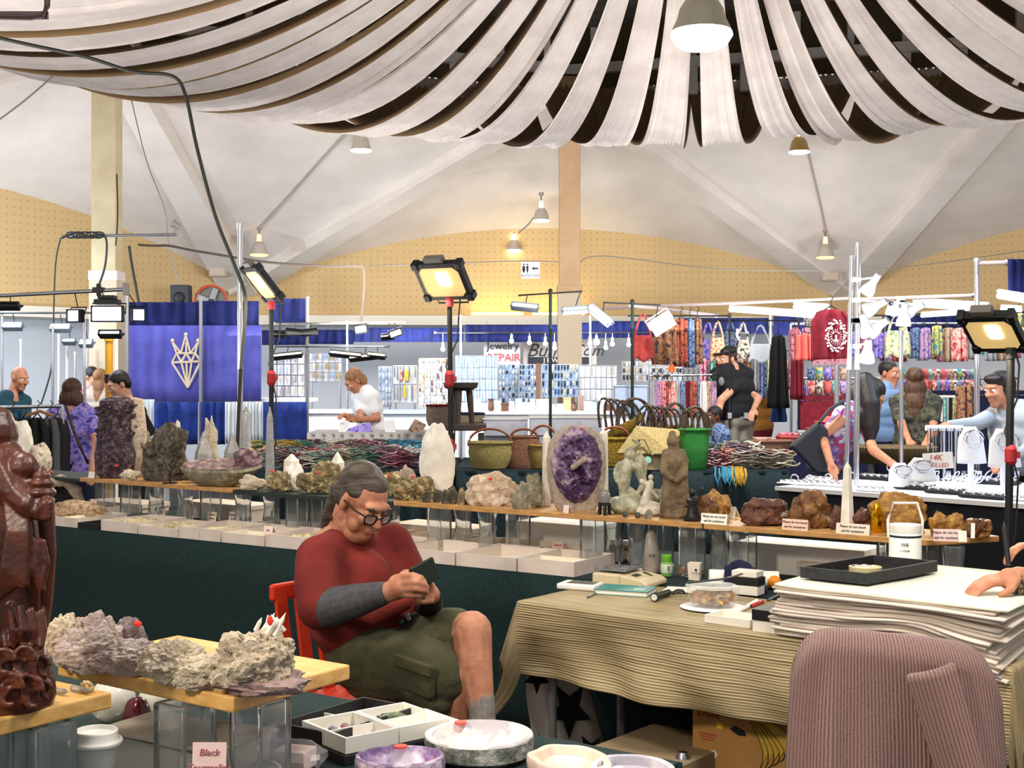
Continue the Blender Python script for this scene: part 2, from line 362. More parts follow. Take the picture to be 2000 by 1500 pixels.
build('bulb_face', MB().lathe(c, [(.226, 0), (.235, -.03), (.19, -.1), (.15, -.12), (.01, -.125)], 28), mat('big_bulb', '#fffaf0', emit=7), o, smooth=True)
build('rod', MB().cyl(c+Z*.3, c+Z*2.4, .022), M_grey, o); build('socket', MB().cyl(c+Z*.25, c+Z*.42, .06), M_grey, o, bevel=.01)
def hitplane(px, py, a, b, c_):
    o_ = Vector((0, 0, CH)); d = at(px, py, 1)-o_; nn = (b-a).cross(c_-a); return o_+d*((a-o_).dot(nn)/d.dot(nn))
tris = {'A': (PK[-1], PK[0], LK[0]), 'B': (PK[0], PK[1], LK[1]), 'M': (PK[0], LK[0].lerp(LK[1], .4)+Z*1.04, LK[0].lerp(LK[1], .55)+Z*1.07)}
for px, py, pl, wpx, ornge, lab in ((705, 243, 'A', 42, 0, 'lit dome lamp on the white ceiling just under the drape edge at the left'), (506, 447, 'A', 36, 1, 'dome lamp with orange glow low on the left ceiling panel above the silver pole'),
        (1057, 380, 'M', 34, 0, 'lit dome lamp on the ceiling just left of the central column'), (1004, 452, 'M', 28, 0, 'small lit dome lamp hanging above the restrooms sign'),
        (1612, 452, 'B', 36, 1, 'dome lamp with orange glow low on the right ceiling panel'), (1561, 246, 'B', 42, 0, 'dome lamp with brass coloured shade half hidden by the right drapes')):
    q = hitplane(px, py, *tris[pl]); d = q.y-.1; s = S(d); r = wpx/s/2; low = 35/s if py != 246 else 42/s
    c = at(px, py+ (50 if wpx > 30 else 36), d); o = thing('ceiling_lamp', lab, 'lamp', (c.x, c.y, c.z-.02), 'dome lamps on the white shell ceiling')
    lampshade(o, c, r, .018, mat('shade_alu', '#b7aea2', .45, .3) if py != 246 else mat('shade_brass', '#a58a57', .35, .7), M_orange if ornge else M_bulb)
    build('socket', MB().cyl(c+Z*r*1.35, c+Z*r*2.2, r*.28, r*.2), M_orange if ornge else M_bulb, o)
    build('ceiling_mount', MB().cyl(c+Z*r*2.1, q+Vector((0, .05, .02)), .012, n=6).lathe(q-Z*.02, [(.03, 0), (.05, .04), (.03, .06)], 10), M_grey, o)
    if py != 246:
        for aa in (-75, -10, 70):
            tgt = Vector((math.sin(R(aa)), -.2, .95 if py > 300 else 1.0))
            rot = (-tgt).to_track_quat('Z', 'Y').to_euler()
            light('SPOT', c+Z*r*2.0, 16 if ornge else 9, (1, .42, .16) if ornge else (1, .72, .42), .01, rot=rot, name='glow_light', spot_size=R(44), spot_blend=.5)
# ---------------------------------------------------------------- back zone: booths, drapes, racks
def floral(name, c1, c2, c3, sca=14):
    m = mat(name, c1, .85, col2=c3, col3=c2, scale=sca, tex='noise', ramp=(.40, .60)); return m
F = {'red': floral('red_print', '#8e2a2c', '#c46b52', '#3b1c22', 16), 'brown': floral('brown_print', '#7d4a35', '#b98a62', '#3a2a3c', 18), 'blue': floral('blue_print', '#2b4a86', '#8aa3c9', '#1b2550', 22),
     'pink': floral('pink_print', '#c4567a', '#e7a3b0', '#8a2f4e', 18), 'teal': floral('teal_print', '#1f9ab0', '#e6d660', '#2b6ea8', 14), 'coral': floral('coral_print', '#e04a4a', '#f2dbd0', '#c92e3c', 12),
     'maroon': mat('maroon_cloth', '#7b1226', .85, col2='#640d20', scale=20), 'lilac': floral('lilac_print', '#8f86c0', '#d9a8c4', '#5b66b0', 22), 'yellow': floral('yellow_print', '#d9cf82', '#e9e6cf', '#7aa06a', 26),
     'leopard': floral('spotted_print', '#e8e2d2', '#e8e2d2', '#2c2724', 26), 'salmon': mat('salmon_cloth', '#dd6a62', .85), 'blk': mat('black_cloth', '#0d0e12', .9), 'grey': mat('grey_cloth', '#b0b1b6', .9, col2='#9b9ca2', scale=8),
     'white': mat('white_cloth', '#e6e6e8', .9), 'navy': mat('navy_cloth', '#14183a', .9), 'tan': floral('tan_print', '#b38f78', '#d8bda6', '#8a6554', 26), 'mint': floral('mint_print', '#63c2a2', '#a6e0cb', '#3f8a9c', 20), 'purple': floral('purple_print', '#5f5cc8', '#b79fe0', '#3f3fa4', 16)}
def cloth_panel(mb, p0, p1, z0, z1, nf, amp, seed=0, nv=4, flare=0):
    p0 = Vector((p0[0], p0[1], 0)); p1 = Vector((p1[0], p1[1], 0)); d = p1-p0; nn = Vector((d.y, -d.x, 0)).normalized()
    n_ = nf*6
    def fn(u, v):
        q = p0+d*u; q.z = z0+(z1-z0)*v if not callable(z1) else z0+(z1(u)-z0)*v
        return q+nn*(amp*math.sin(u*nf*2*math.pi+2*noise.noise(Vector((u*6, seed, v*.5))))*(1+.4*(1-v)*flare)+amp*.8*noise.noise(Vector((u*nf*1.7, seed+4, v*.7))))
    return mb.grid(fn, n_, nv)
def curtain(name, px0, px1, y0, y1, d, m, label, cat='curtain', nf=None, amp=.02, group=None, seed=1, d1=None):
    a = at(px0, y1, d); b = at(px1, y1, d1 or d); nf = nf or max(3, int((b-a).length/.13))
    mb = MB(); cloth_panel(mb, a, b, CH+(HZ-y1)*d/FO, CH+(HZ-y0)*d/FO, nf, amp, seed)
    return one(name, mb, m, label, cat, group, smooth=True, ang=180, thick=.008, fix=False)
def pole(name, px, y0, y1, d, r, m, label, px1=None, floor=False, group=None, cat='pole'):
    a = at(px if px1 is None else px1, y1, d); b = at(px, y0, d)
    if floor: a.z = 0.01
    o = thing(name, label, cat, (a.x, a.y, 0 if floor else a.z), group)
    build('tube', MB().cyl(a, b, r, n=10), m, o, smooth=True); build('cap', MB().cyl(b-Z*.01, b+Z*.015, r*1.25, n=10), m, o)
    if floor: build('foot', MB().box((a.x, a.y, .012), (.4, .4, .02)), M_grey, o, bevel=.003)
    return o
D0 = 15.0
# blue booth at the left with the crowned diamond banner
curtain('booth_valance', 246, 391, 590, 640, D0, M_blue, 'dark blue gathered valance across the banner booth, left bay', 'valance', amp=.025, seed=3)
curtain('booth_valance', 393, 505, 588, 640, D0, M_blue, 'dark blue gathered valance across the banner booth, right bay behind silver pole', 'valance', amp=.025, seed=5)
curtain('booth_valance', 530, 598, 583, 632, D0-.2, M_blue, 'dark blue valance end flap beside the grey booth upright', 'valance', amp=.012, seed=8)
ban = thing('banner', 'royal blue cloth banner with cream crowned diamond emblem', 'banner', at(375, 785, D0-.05))
mb = MB(); cloth_panel(mb, at(244, 785, D0-.05), at(510, 785, D0-.05), at(0, 783, D0).z, at(0, 636, D0).z, 9, .012, 2)
build('cloth', mb, M_royal, ban, smooth=True, ang=180, thick=.006, fix=False)
e = lambda x, y: at(x, y, D0-.13)
cream = mat('cream_print', '#d9c7a8', .8); mb = MB()
for pts in ([(337, 668), (345, 690), (336, 708), (367, 757), (392, 706), (381, 690), (387, 668), (372, 690), (363, 655), (353, 690), (337, 668)], [(336, 708), (392, 706)], [(345, 690), (381, 690)], [(345, 690), (354, 707), (364, 690), (374, 707), (381, 690)],
            [(354, 707), (367, 757)], [(374, 707), (367, 757)], [(364, 690), (364, 668)], [(364, 707), (366, 750)]):
    for p, q in zip(pts, pts[1:]): mb.cyl(e(*p), e(*q), .012, n=5)
for p in ((337, 665), (363, 653), (387, 665)): mb.ell(e(*p), .022)
build('emblem', mb, cream, ban)
curtain('table_skirt', 301, 386, 785, 868, D0-.3, mat('bright_blue', '#173488', .85, col2='#122a6c', scale=8), 'bright blue gathered table skirt under the banner, left of booth upright', 'table skirt', amp=.03, seed=11)
curtain('table_skirt', 392, 440, 785, 868, D0-.3, MATS['bright_blue'], 'bright blue gathered table skirt right of the thin booth upright', 'table skirt', amp=.03, seed=12)
curtain('table_skirt', 440, 513, 785, 866, D0-.35, mat('white_pleat', '#d9dfe2', .85), 'white pleated table skirt behind the clear crystal towers', 'table skirt', nf=11, amp=.03, seed=13)
curtain('table_skirt', 514, 599, 785, 870, D0-.5, MATS['bright_blue'], 'blue table skirt beside the tall grey booth upright', 'table skirt', amp=.015, seed=14)
curtain('table_skirt', 262, 301, 780, 850, D0-.25, MATS['white_pleat'], 'white cloth strip hanging left of the blue skirts', 'table skirt', nf=5, amp=.02, seed=15)
one('booth_table', MB().box(at(440, 782, D0)+Vector((0, .35, 0)), (1.9, .6, .04)).box(at(300, 782, D0).xy.to_3d()+Vector((0, .35, .62)), (.05, .5, 1.25)).box(at(580, 782, D0).xy.to_3d()+Vector((-.1, .35, .62)), (.05, .5, 1.25)), mat('white_top', '#dcdde0', .6), 'white table top behind the gathered skirts of the banner booth', 'table')
for px, y0, lab in ((392, 583, 'thin grey booth upright splitting the blue banner booth'), (600, 582, 'tall grey booth upright at the right end of the blue booth')):
    pole('booth_upright', px, y0, 0, D0-.25, .019, M_grey, lab, floor=True)
pole('booth_upright', 248, 562, 0, 13.6, .02, M_grey, 'grey upright at the right end of the light rig', floor=True)
# long blue valances of the middle booths
for i, (x0, x1, ya, yb) in enumerate(((512, 598, 645, 674), (602, 690, 644, 672), (690, 905, 640, 668), (909, 1092, 634, 668), (1094, 1150, 630, 662), (1156, 1330, 627, 660), (1332, 1500, 621, 652), (1510, 1570, 618, 655), (1730, 1885, 612, 650), (1900, 2010, 608, 645))):
    curtain('booth_valance', x0, x1, ya, yb, 20.3, M_blue, 'blue pleated valance above the far booths, %s from the left' % ordn(i), 'valance', amp=.02, seed=20+i, group='blue valances over the far booths')
for i, px in enumerate((678, 900, 1153, 1505)):
    pole('booth_upright', px, 618+(i == 0)*10, 0, 20.1, .022, M_chrome, 'thin silver upright of the far jewelry booths, %s from the left' % ordn(i), floor=True, group='far booth uprights')
# light rig left
a = at(-10, 578, 11); b = at(246, 565, 11)
o = thing('light_rig', 'long grey rail carrying lamps at the upper left', 'rail', a); build('rail', MB().cyl(a, b, .016), M_metal, o, smooth=True)
build('clamp', MB().box(at(193, 566, 11), (.10, .05, .04), R(10)).box(at(193, 566, 11), (.03, .05, .10)), M_black, o, bevel=.006)
build('joint', MB().box(b, (.04, .05, .10)), M_grey, o)
def worklight(px, py, w, h, d, label, fm=M_led, ax=0, ay=0, az=0, stem=None, hm=M_black, rim=.012, group=None, dark=False):
    c = at(px, py, d); s = S(d); W, H = w/s, h/s; M = Matrix.Rotation(R(az), 3, 'Z')@Matrix.Rotation(R(ax), 3, 'X')@Matrix.Rotation(R(ay), 3, 'Y')
    o = thing('work_light', label, 'light', c, group)
    build('housing', MB().box(c+M@Vector((0, .02, 0)), (W, .05, H), M=M), hm, o, bevel=.008)
    build('lens', MB().box(c+M@Vector((0, -.008, 0)), (W-rim*2, .012, H-rim*2), M=M), fm, o, bevel=.003)
    fr = MB()
    for x, z, sx, sz in ((0, H/2-rim/2, W, rim), (0, -H/2+rim/2, W, rim), (W/2-rim/2, 0, rim, H), (-W/2+rim/2, 0, rim, H)): fr.box(c+M@Vector((x, -.012, z)), (sx, .03, sz), M=M)
    build('frame', fr, hm, o)
    build('bracket', MB().tube([c+M@Vector((-W/2-.01, .02, 0)), c+M@Vector((-W/2-.01, .05, H*.65)), c+M@Vector((W/2+.01, .05, H*.65)), c+M@Vector((W/2+.01, .02, 0))], .006, 5), hm, o)
    if stem: build('cord', MB().tube([c+M@Vector((0, .04, H*.6)), at(stem[0], stem[1], d+.05)], .005, 5), M_cable, o)
    return o
def wl(*a, **k): return worklight(*a, **k)
wl(210, 613, 62, 32, 11, 'large bright rectangular lamp in the middle of the three lamp cluster', M_led, stem=(196, 566))
wl(146, 617, 32, 26, 11, 'left bright lamp of the three lamp cluster', M_led, az=-22, stem=(146, 571))
wl(270, 615, 26, 26, 11, 'right bright lamp of the three lamp cluster', M_led, az=25, stem=(247, 567))
wl(215, 652, 44, 12, 10.9, 'dark lamp with a lit strip under the three lamp cluster', M_led, ax=-30)
c = at(210, 590, 11); o = thing('lamp_driver', 'dark ribbed lamp driver housing above the big rig lamp', 'lamp housing', c)
mb = MB().box(c, (.20, .12, .045)); build('case', mb, M_black, o, bevel=.01); build('fin', MB().box(c+Z*.04, (.14, .1, .03)), M_black, o, bevel=.005)
for i, (x, y, w, h, ww) in enumerate(((25, 637, 38, 14, 'leftmost flat white booth lamp'), (118, 640, 40, 14, 'flat white booth lamp left of the three lamp cluster'), (135, 667, 26, 9, 'small flat lamp below the left cluster lamp'), (168, 670, 26, 14, 'small framed lamp hanging left of the yellow post'))):
    wl(x, y, w, h, 14, ww+' glowing cold', M_led, ax=-35, hm=mat('led_housing', '#7f8a98', .5), rim=.008, stem=(x, y-26))
wl(16, 597, 44, 12, 10.8, 'dark lamp at the far left end of the rail', M_black, ax=-30, stem=(20, 577))
for i, (x, y0, dd) in enumerate(((4, 609, 14.1), (41, 665, 15.0), (103, 640, 13), (131, 670, 14.3), (165, 620, 11.5), (228, 655, 13.5), (170, 680, 16.2), (115, 655, 15.5), (147, 690, 16))):
    pole('booth_post', x, y0, 0, dd, .014, M_chrome if i % 2 == 0 else M_whitepl, 'thin pale booth post at the left, %s from the left edge' % ordn((0, 1, 2, 4, 6, 8, 7, 3, 5)[i]), floor=True, group='thin posts of the left booth')
o = pole('yellow_post', 213, 664, 0, 12.2, .035, mat('yellow_paint', '#e3a31f', .6), 'yellow padded post behind the amethyst tower', floor=True)
c = at(213, 740, 12.15); build('outlet_box', MB().box(c, (.06, .06, .08)), M_black, o)
# speaker and wall fan at the left low corner
c = at(354, 576, 20.6); o = thing('speaker', 'small dark grey speaker on top of the blue booth drapes', 'speaker', (c.x, c.y, c.z-.15)); build('cabinet', MB().box(c, (.28, .25, .30)), mat('dark_grey', '#3a3e42', .7), o, bevel=.01); build('cone', MB().lathe(c+Vector((0, -.13, -.05)), [(.09, 0), (.07, .02), (.01, .03)], 16, M=Matrix.Rotation(R(90), 3, 'X')), M_black, o)
c = at(412, 590, 20.4); o = thing('wall_fan', 'round orange framed fan behind the blue drapes', 'fan', c)
MX = Matrix.Rotation(R(90), 3, 'X')
build('rim', MB().tube([c+Vector((.25*math.cos(t), 0, .25*math.sin(t))) for t in [i*math.pi/16 for i in range(32)]], .022, 6, True), mat('orange_frame', '#b5492c', .6), o, smooth=True)
mb = MB()
for i in range(4): mb.box(c+Matrix.Rotation(R(90*i+20), 3, 'Y')@Vector((.12, 0, 0)), (.2, .01, .09), M=Matrix.Rotation(R(90*i+20), 3, 'Y'))
build('blades', mb, M_grey, o); build('hub', MB().cyl(c-Vector((0, .03, 0)), c+Vector((0, .03, 0)), .05), M_black, o)
build('backplate', MB().cyl(c+Vector((0, .05, 0)), c+Vector((0, .07, 0)), .24, n=24), mat('fan_back', '#77706a', .8), o)
# speaker boxes on the ceiling corners
for px, py, d_, wh in ((427, 531, 21.8, 'left'), (1620, 540, 22.6, 'right')):
    c = at(px, py, d_); one('junction_box', MB().box(c, (.28, .2, .16)).box(c+Vector((0, -.11, 0)), (.24, .03, .12)), mat('beige_box', '#b9aa98', .8), 'beige box mounted at the %s low corner of the ceiling' % wh, 'box', bevel=.01)
# signs of the far jewelers
def signboard(x0, x1, y0, y1, d, m, label):
    a = at(x0, y1, d); b = at(x1, y0, d); o = thing('shop_sign', label, 'sign', a)
    build('board', MB().box((a+b)/2, (b.x-a.x, .02, b.z-a.z)), m, o)
    for q in (a.x+.05, b.x-.05): build('hanging_wire', MB().cyl((q, d, b.z), (q, d, 2.42), .004, n=4), M_grey, o)
    return o
o = signboard(945, 1016, 664, 716, 21, mat('sign_white', '#d8d6dc', .8), 'pale shop sign with jewelry repair lettering behind the racks')
text('Jewelry', at(982, 676, 20.97), .17, M_ink, o); text('REPAIR', at(984, 699, 20.96), .17, M_redink, o)
o = signboard(1022, 1165, 662, 712, 21.2, mat('sign_grey', '#c4bcb8', .8), 'pale grey shop sign with dark script and white letters on a bar')
text('Bunn', at(1066, 685, 21.15), .3, M_ink, o, shear=.4); text('Com', at(1146, 685, 21.15), .26, M_ink, o, shear=.4)
build('bar', MB().box(at(1092, 704, 21.16), (.98, .01, .11)), M_ink, o); text('J E W E L S', at(1090, 704, 21.14), .1, M_paper, o)
# gridwall racks full of small jewelry
RC = [mat('bead_'+c, c, .3) for c in ('#e8eef6', '#9fb6d4', '#2a3340', '#b8a27a', '#c8cbd2', '#6b4a3a', '#d8d0b0', '#3a5a90')]
def rack(x0, x1, y0, y1, d, cols, rows, label, kind='pendant', cs=(0, 1, 2, 4), bg=None, seed=0, fill=.9):
    a = at(x0, y1, d); b = at(x1, y0, d); W, H = b.x-a.x, b.z-a.z; rnd = random.Random(seed)
    o = thing('jewelry_rack', label, 'rack', (a.x, a.y, a.z))
    if bg: build('backboard', MB().box((a+b)/2+Vector((0, .03, 0)), (W, .02, H)), bg, o)
    mb = MB()
    for i in range(cols+1): mb.box((a.x+W*i/cols, d, (a.z+b.z)/2), (.008, .008, H))
    for j in range(rows+1): mb.box(((a.x+b.x)/2, d, a.z+H*j/rows), (W, .008, .008))
    build('wire_grid', mb, M_chrome, o)
    for q in (a.x+.03, b.x-.03): build('stand_leg', MB().cyl((q, d+.05, .0), (q, d+.05, a.z+.05), .012, n=6), M_chrome, o)
    mbs = {}
    for i in range(cols*2):
        for j in range(rows):
            if rnd.random() > fill: continue
            c = rnd.choice(cs); mb = mbs.setdefault(c, MB()); x = a.x+W*(i+.5)/cols/2; z = a.z+H*(j+.95)/rows; h = H/rows*rnd.uniform(.55, .9); w_ = W/cols/2*.32
            if kind == 'pendant':
                mb.add([(x-w_, d-.03, z), (x+w_, d-.03, z), (x+w_, d-.03, z-h*.7), (x, d-.05, z-h), (x-w_, d-.03, z-h*.7)], [[0, 1, 2, 3, 4]]); mb.ell((x, d-.04, z-h*.5), w_*.7, n=6, m=4)
            else:
                for q in (-.6, 0, .6): mb.cyl((x+w_*q, d-.03-.02*abs(q), z), (x+w_*q*1.1, d-.035, z-h), w_*.22, n=4)
    for c, mb in mbs.items(): build('jewelry_strands' if kind != 'pendant' else 'jewelry_pieces', mb, RC[c], o, kind='stuff')
    return o
BGb = mat('rack_blue', '#a9c6e8', .8); BGw = mat('rack_white', '#dfe3ea', .8)
rack(528, 595, 690, 795, 17.2, 5, 5, 'silver jewelry rack between the black light stand and grey upright', 'strand', (0, 4, 3, 1, 5), BGw, 1)
rack(604, 668, 690, 745, 18.5, 5, 3, 'jewelry rack above the curly haired woman in white', 'pendant', (0, 4, 3, 1), BGw, 2)
rack(740, 765, 716, 795, 18.0, 2, 6, 'narrow jewelry rack right of the woman in white', 'pendant', (0, 1, 4), BGb, 3)
o = rack(768, 814, 714, 786, 17.6, 4, 2, 'rack of black, red and yellow cord bracelets', 'strand', (2, 2, 2, 6), BGw, 4)
mb = MB(); mb.box(at(783, 733, 17.55), (.04, .02, .14)); build('red_cords', mb, F['coral'], o)
mb = MB(); mb.box(at(794, 733, 17.55), (.05, .02, .14)).box(at(790, 765, 17.55), (.03, .02, .16)); build('yellow_cords', mb, mat('yellow_cord', '#d6c22a', .7), o)
rack(818, 876, 700, 800, 17.0, 5, 7, 'crowded silver earring rack left of the central flood light pole', 'pendant', (0, 3, 4, 4, 5), BGw, 5)
rack(890, 972, 695, 806, 17.2, 7, 5, 'silver necklace rack right of the central flood light pole', 'strand', (0, 1, 4, 0), BGb, 6)
rack(974, 1012, 712, 800, 18.4, 3, 8, 'pale blue rack of hook cards under the jewelry repair sign', 'pendant', (0, 1, 2, 4), BGb, 7)
rack(1014, 1048, 712, 800, 18.0, 3, 8, 'pale blue rack of hook cards beside the brown wooden strip', 'pendant', (0, 1, 2, 7), BGb, 8)
rack(1058, 1130, 712, 775, 18.0, 6, 4, 'blue rack of dark and yellow pendants on cards', 'pendant', (2, 7, 6, 0), BGb, 9)
rack(1132, 1205, 714, 782, 17.6, 7, 3, 'white rack with long strands and bracelets', 'strand', (0, 4, 0, 3), BGw, 10)
rack(1215, 1332, 706, 745, 19.0, 9, 3, 'far grid of small coloured cards behind the hanging clothes', 'pendant', (0, 3, 6, 5, 2), BGw, 11)
one('wooden_strip', MB().box(at(1051, 757, 17.9), (.05, .05, .62)).box(at(1051, 712, 17.9), (.07, .06, .03)), mat('brown_wood', '#8c5a3a', .6), 'narrow brown wooden strip between two blue racks', 'post')
for i, (x0, x1, d_, lab) in enumerate(((520, 735, 16.4, 'white display counter before the left jewelry racks'), (740, 900, 16.2, 'pale blue counter before the cord bracelet rack'), (905, 1245, 16.0, 'white display counter below the blue pendant racks'))):
    a = at(x0, 800, d_); b = at(x1, 800, d_); o = thing('display_counter', lab, 'table', ((a.x+b.x)/2, d_, 0))
    build('top', MB().box(((a.x+b.x)/2, d_+.3, 1.1), (b.x-a.x, .7, .04)), BGb if i == 1 else BGw, o, bevel=.005); build('front', MB().box(((a.x+b.x)/2, d_+.02, .55), (b.x-a.x-.05, .05, 1.08)), BGw, o)
# things on the far counters
rnd = random.Random(3)
for i in range(26):
    px = 905+i*13.5; d_ = (16.0, 16.25)[i % 2]; z = 1.12; x = (px-1000)*d_/FO; hh = rnd.uniform(.06, .16)
    mb = MB(); k = i % 3
    if k == 0: mb.box((x, d_, z+hh/2), (.09, .1, hh)).box((x, d_, z+hh+.01), (.1, .11, .02))
    elif k == 1: mb.lathe((x, d_, z), [(.03, 0), (.04, hh*.3), (.03, hh*.8), (.04, hh)], 10)
    else: mb.prism([(x-.04, d_, z), (x+.04, d_, z), (x+.04, d_+.05, z+hh*1.4), (x-.04, d_+.05, z+hh*1.4)], (0, .02, 0))
    one('jewelry_display', mb, rnd.choice([BGw, BGb, RC[3], RC[5], RC[0]]), 'small %s on the far white counter, %s from the left' % (('box display', 'turned stand', 'leaning display card')[k], ordn(i)), 'display', 'small displays on the far counter')
# LED lights on black stands in the middle
for i, (x, yt, x0, x1, ya, yb, lab) in enumerate(((1075, 568, 1012, 1137, 577, 569, 'black T stand with two white LED lamps at the centre'), (1235, 589, 1178, 1290, 591, 596, 'black T stand with two white LED lamps left of the red bag'))):
    d_ = 12.6; a = at(x, yt, d_); o = thing('light_stand', lab, 'light stand', (a.x, a.y, 0))
    build('pole', MB().cyl((a.x, a.y, .76), a, .015), mat('dark_green_metal', '#14261f', .5), o, smooth=True); build('crossbar', MB().cyl(at(x0, ya, d_), at(x1, yb, d_), .008, n=8), M_black, o)
    build('finial', MB().ell(a, .022), M_black, o); build('foot', MB().cyl((a.x, a.y, .745), (a.x, a.y, .77), .09), M_black, o)
wl(1025, 599, 54, 13, 12.5, 'slim white LED lamp left on the central T stand', M_led, ay=7, ax=-30, hm=mat('led_housing', '#7f8a98', .5), rim=.014, stem=(1030, 576))
wl(1123, 605, 52, 11, 12.5, 'slim white LED lamp right on the central T stand', M_led, ay=-5, ax=-30, hm=mat('led_housing', '#7f8a98', .5), rim=.014, stem=(1134, 570))
wl(1171, 615, 56, 16, 12.5, 'tilted white LED lamp left on the second T stand', M_led, ay=42, ax=-20, hm=mat('led_housing', '#7f8a98', .5), rim=.014, stem=(1180, 592))
wl(1293, 632, 46, 32, 12.5, 'square framed white LED lamp tilted on the second T stand', mat('led_grey', '#b9c4d0', emit=.6), ay=-33, hm=mat('led_rim', '#e8f4ff', emit=2.5), rim=.018, stem=(1285, 597))
wl(705, 643, 26, 17, 14.6, 'bright white lamp above the curly haired woman, left of the pair', M_led, ay=-8, stem=(704, 631))
wl(773, 651, 26, 14, 14.6, 'bright white lamp above the cord rack, right of the pair', M_led, ay=-20, stem=(772, 631))
for i, (x, y) in enumerate(((999, 666), (1034, 669), (1065, 671), (865, 682), (1083, 680), (1152, 671), (1165, 668), (1196, 672), (1183, 679), (1228, 673), (1110, 670), (1440, 655), (1312, 655))):
    c = at(x, y, 20.1); o = thing('spot_bulb', 'tiny bright bulb below the blue valances, %s of the row' % ordn(i), 'bulb', c, 'tiny bulbs below the blue valances'); build('glass', MB().ell(c, .034 if i != 6 else .05), M_bulb, o, smooth=True); build('holder', MB().cyl(c+Z*.03, c+Z*.1, .02).cyl(c+Z*.1, Vector((c.x, c.y, 2.19)), .006, n=5), M_whitepl, o)
# flying dark lamp wings in the left middle booth
for i, (x, y, w_) in enumerate(((575, 568+80, 34), (605, 648, 30), (545, 652, 26), (560, 694, 60), (675, 692, 64), (712, 697, 60), (735, 694, 36), (757, 657, 26))):
    wl(x, y, w_, 9, 14.66, 'dark bar lamp in the left jewelry booth, %s' % ('middle of the top three', 'right of the top three', 'left of the top three', 'long one left of the upright', 'long one above the woman in white', 'second long one above the woman in white', 'short one at the right end', 'thin one under the right bright lamp')[i], mat('lamp_off', '#f0e3c8', emit=1.2) if 3 <= i <= 6 else M_black, ax=-40, ay=(-1)**i*8, rim=.004, stem=(x+3, 631 if y < 670 else 677))

for i, (x0, x1, y0, y1, dd, r, lab) in enumerate(((850, 1460, 0, 0, 20.1, .012, 'thin wire rail carrying the tiny bulbs below the blue valances'), (-10, 245, 611, 611, 14.05, .012, 'thin pale rail carrying the flat left booth lamps'), (535, 790, 632, 630, 14.72, .012, 'upper thin rail of the left jewelry booth'), (540, 760, 677, 677, 14.72, .010, 'lower thin rail of the left jewelry booth'))):
    a, b = at(x0, y0, dd), at(x1, y1, dd)
    if i == 0: a.z = b.z = 2.19
    o = thing('lamp_rail', lab, 'rail', (a+b)/2); build('pipe', MB().cyl(a, b, r, n=6), M_metal, o, smooth=True); e_ = MB()
    for q in (a, b): e_.box(q, (.03, .03, .03))
    build('end_caps', e_, M_grey, o, kind='stuff')
# ---------------------------------------------------------------- clothes booth at the right
def W(px, py, d): return at(px, py, d)
def tubelight(p, q, r, label):
    o = thing('tube_light', label, 'light', (Vector(p)+Vector(q))/2, 'fluorescent tubes of the clothes booth')
    build('tube', MB().cyl(p, q, r, n=8), M_tubel, o, smooth=True); build('batten', MB().cyl(Vector(p)+Z*r*1.6, Vector(q)+Z*r*1.6, r*.9, n=4), M_whitepl, o); return o
for i, (x0, y0, x1, y1, d0, d1, r, lab) in enumerate(((1426, 605, 1598, 618, 13.2, 12.2, .02, 'long tube light above the navy bag and black dress'), (1552, 600, 1618, 605, 12.6, 12.2, .022, 'short tube light just left of the lion print garment'),
      (1785, 594, 1932, 604, 12.2, 11.4, .024, 'long tube light right of the white lamp cluster'), (1730, 612, 1786, 612, 13, 13, .016, 'short lower tube light right of the white lamp cluster'), (1800, 617, 1905, 610, 13, 12.4, .016, 'lower tube light above the teal and tan shirts'), (1950, 578, 2010, 588, 9.5, 9.2, .02, 'tube light at the right edge beside the blue cloth'), (1955, 604, 1995, 606, 12.4, 12.4, .018, 'small tube light behind the right flood light'))):
    tubelight(at(x0, y0, d0), at(x1, y1, d1), r, lab)
for i, (x0, y0, x1, y1, d0, d1, lab) in enumerate(((1180, 602, 1668, 583, 14, 12.3, 'long pale pipe above the hanging bags'), (1230, 596, 1400, 616, 13, 14, 'thin white arm reaching right from the square lamp'), (1680, 585, 1910, 577, 12, 10.8, 'pale pipe right of the white lamp cluster'), (1912, 514, 1975, 512, 10.4, 10.2, 'short pale pipe under the blue cloth corner'))):
    a, b = at(x0, y0, d0), at(x1, y1, d1); o = thing('rail_pipe', lab, 'rail', (a+b)/2); build('pipe', MB().cyl(a, b, .017, n=8), mat('pale_pipe', '#c9b9b8', .4, .4), o, smooth=True); build('joint', MB().cyl(b-(b-a).normalized()*.04, b, .026, n=8), M_metal, o)
pole('booth_upright', 1908, 508, 0, 10.4, .022, M_chrome, 'white booth upright right of centre holding the blue cloth pipe', floor=True)
pole('booth_upright', 1634, 700, 0, 11.6, .022, M_chrome, 'short silver upright under the lion print garment', floor=True)
curtain('cloth_corner', 1970, 2015, 506, 577, 10.1, M_blue, 'dark blue cloth hanging from the pipe at the right edge', 'curtain', amp=.02, seed=51)
HG = mat('hanger_black', '#1b1a1c', .5)
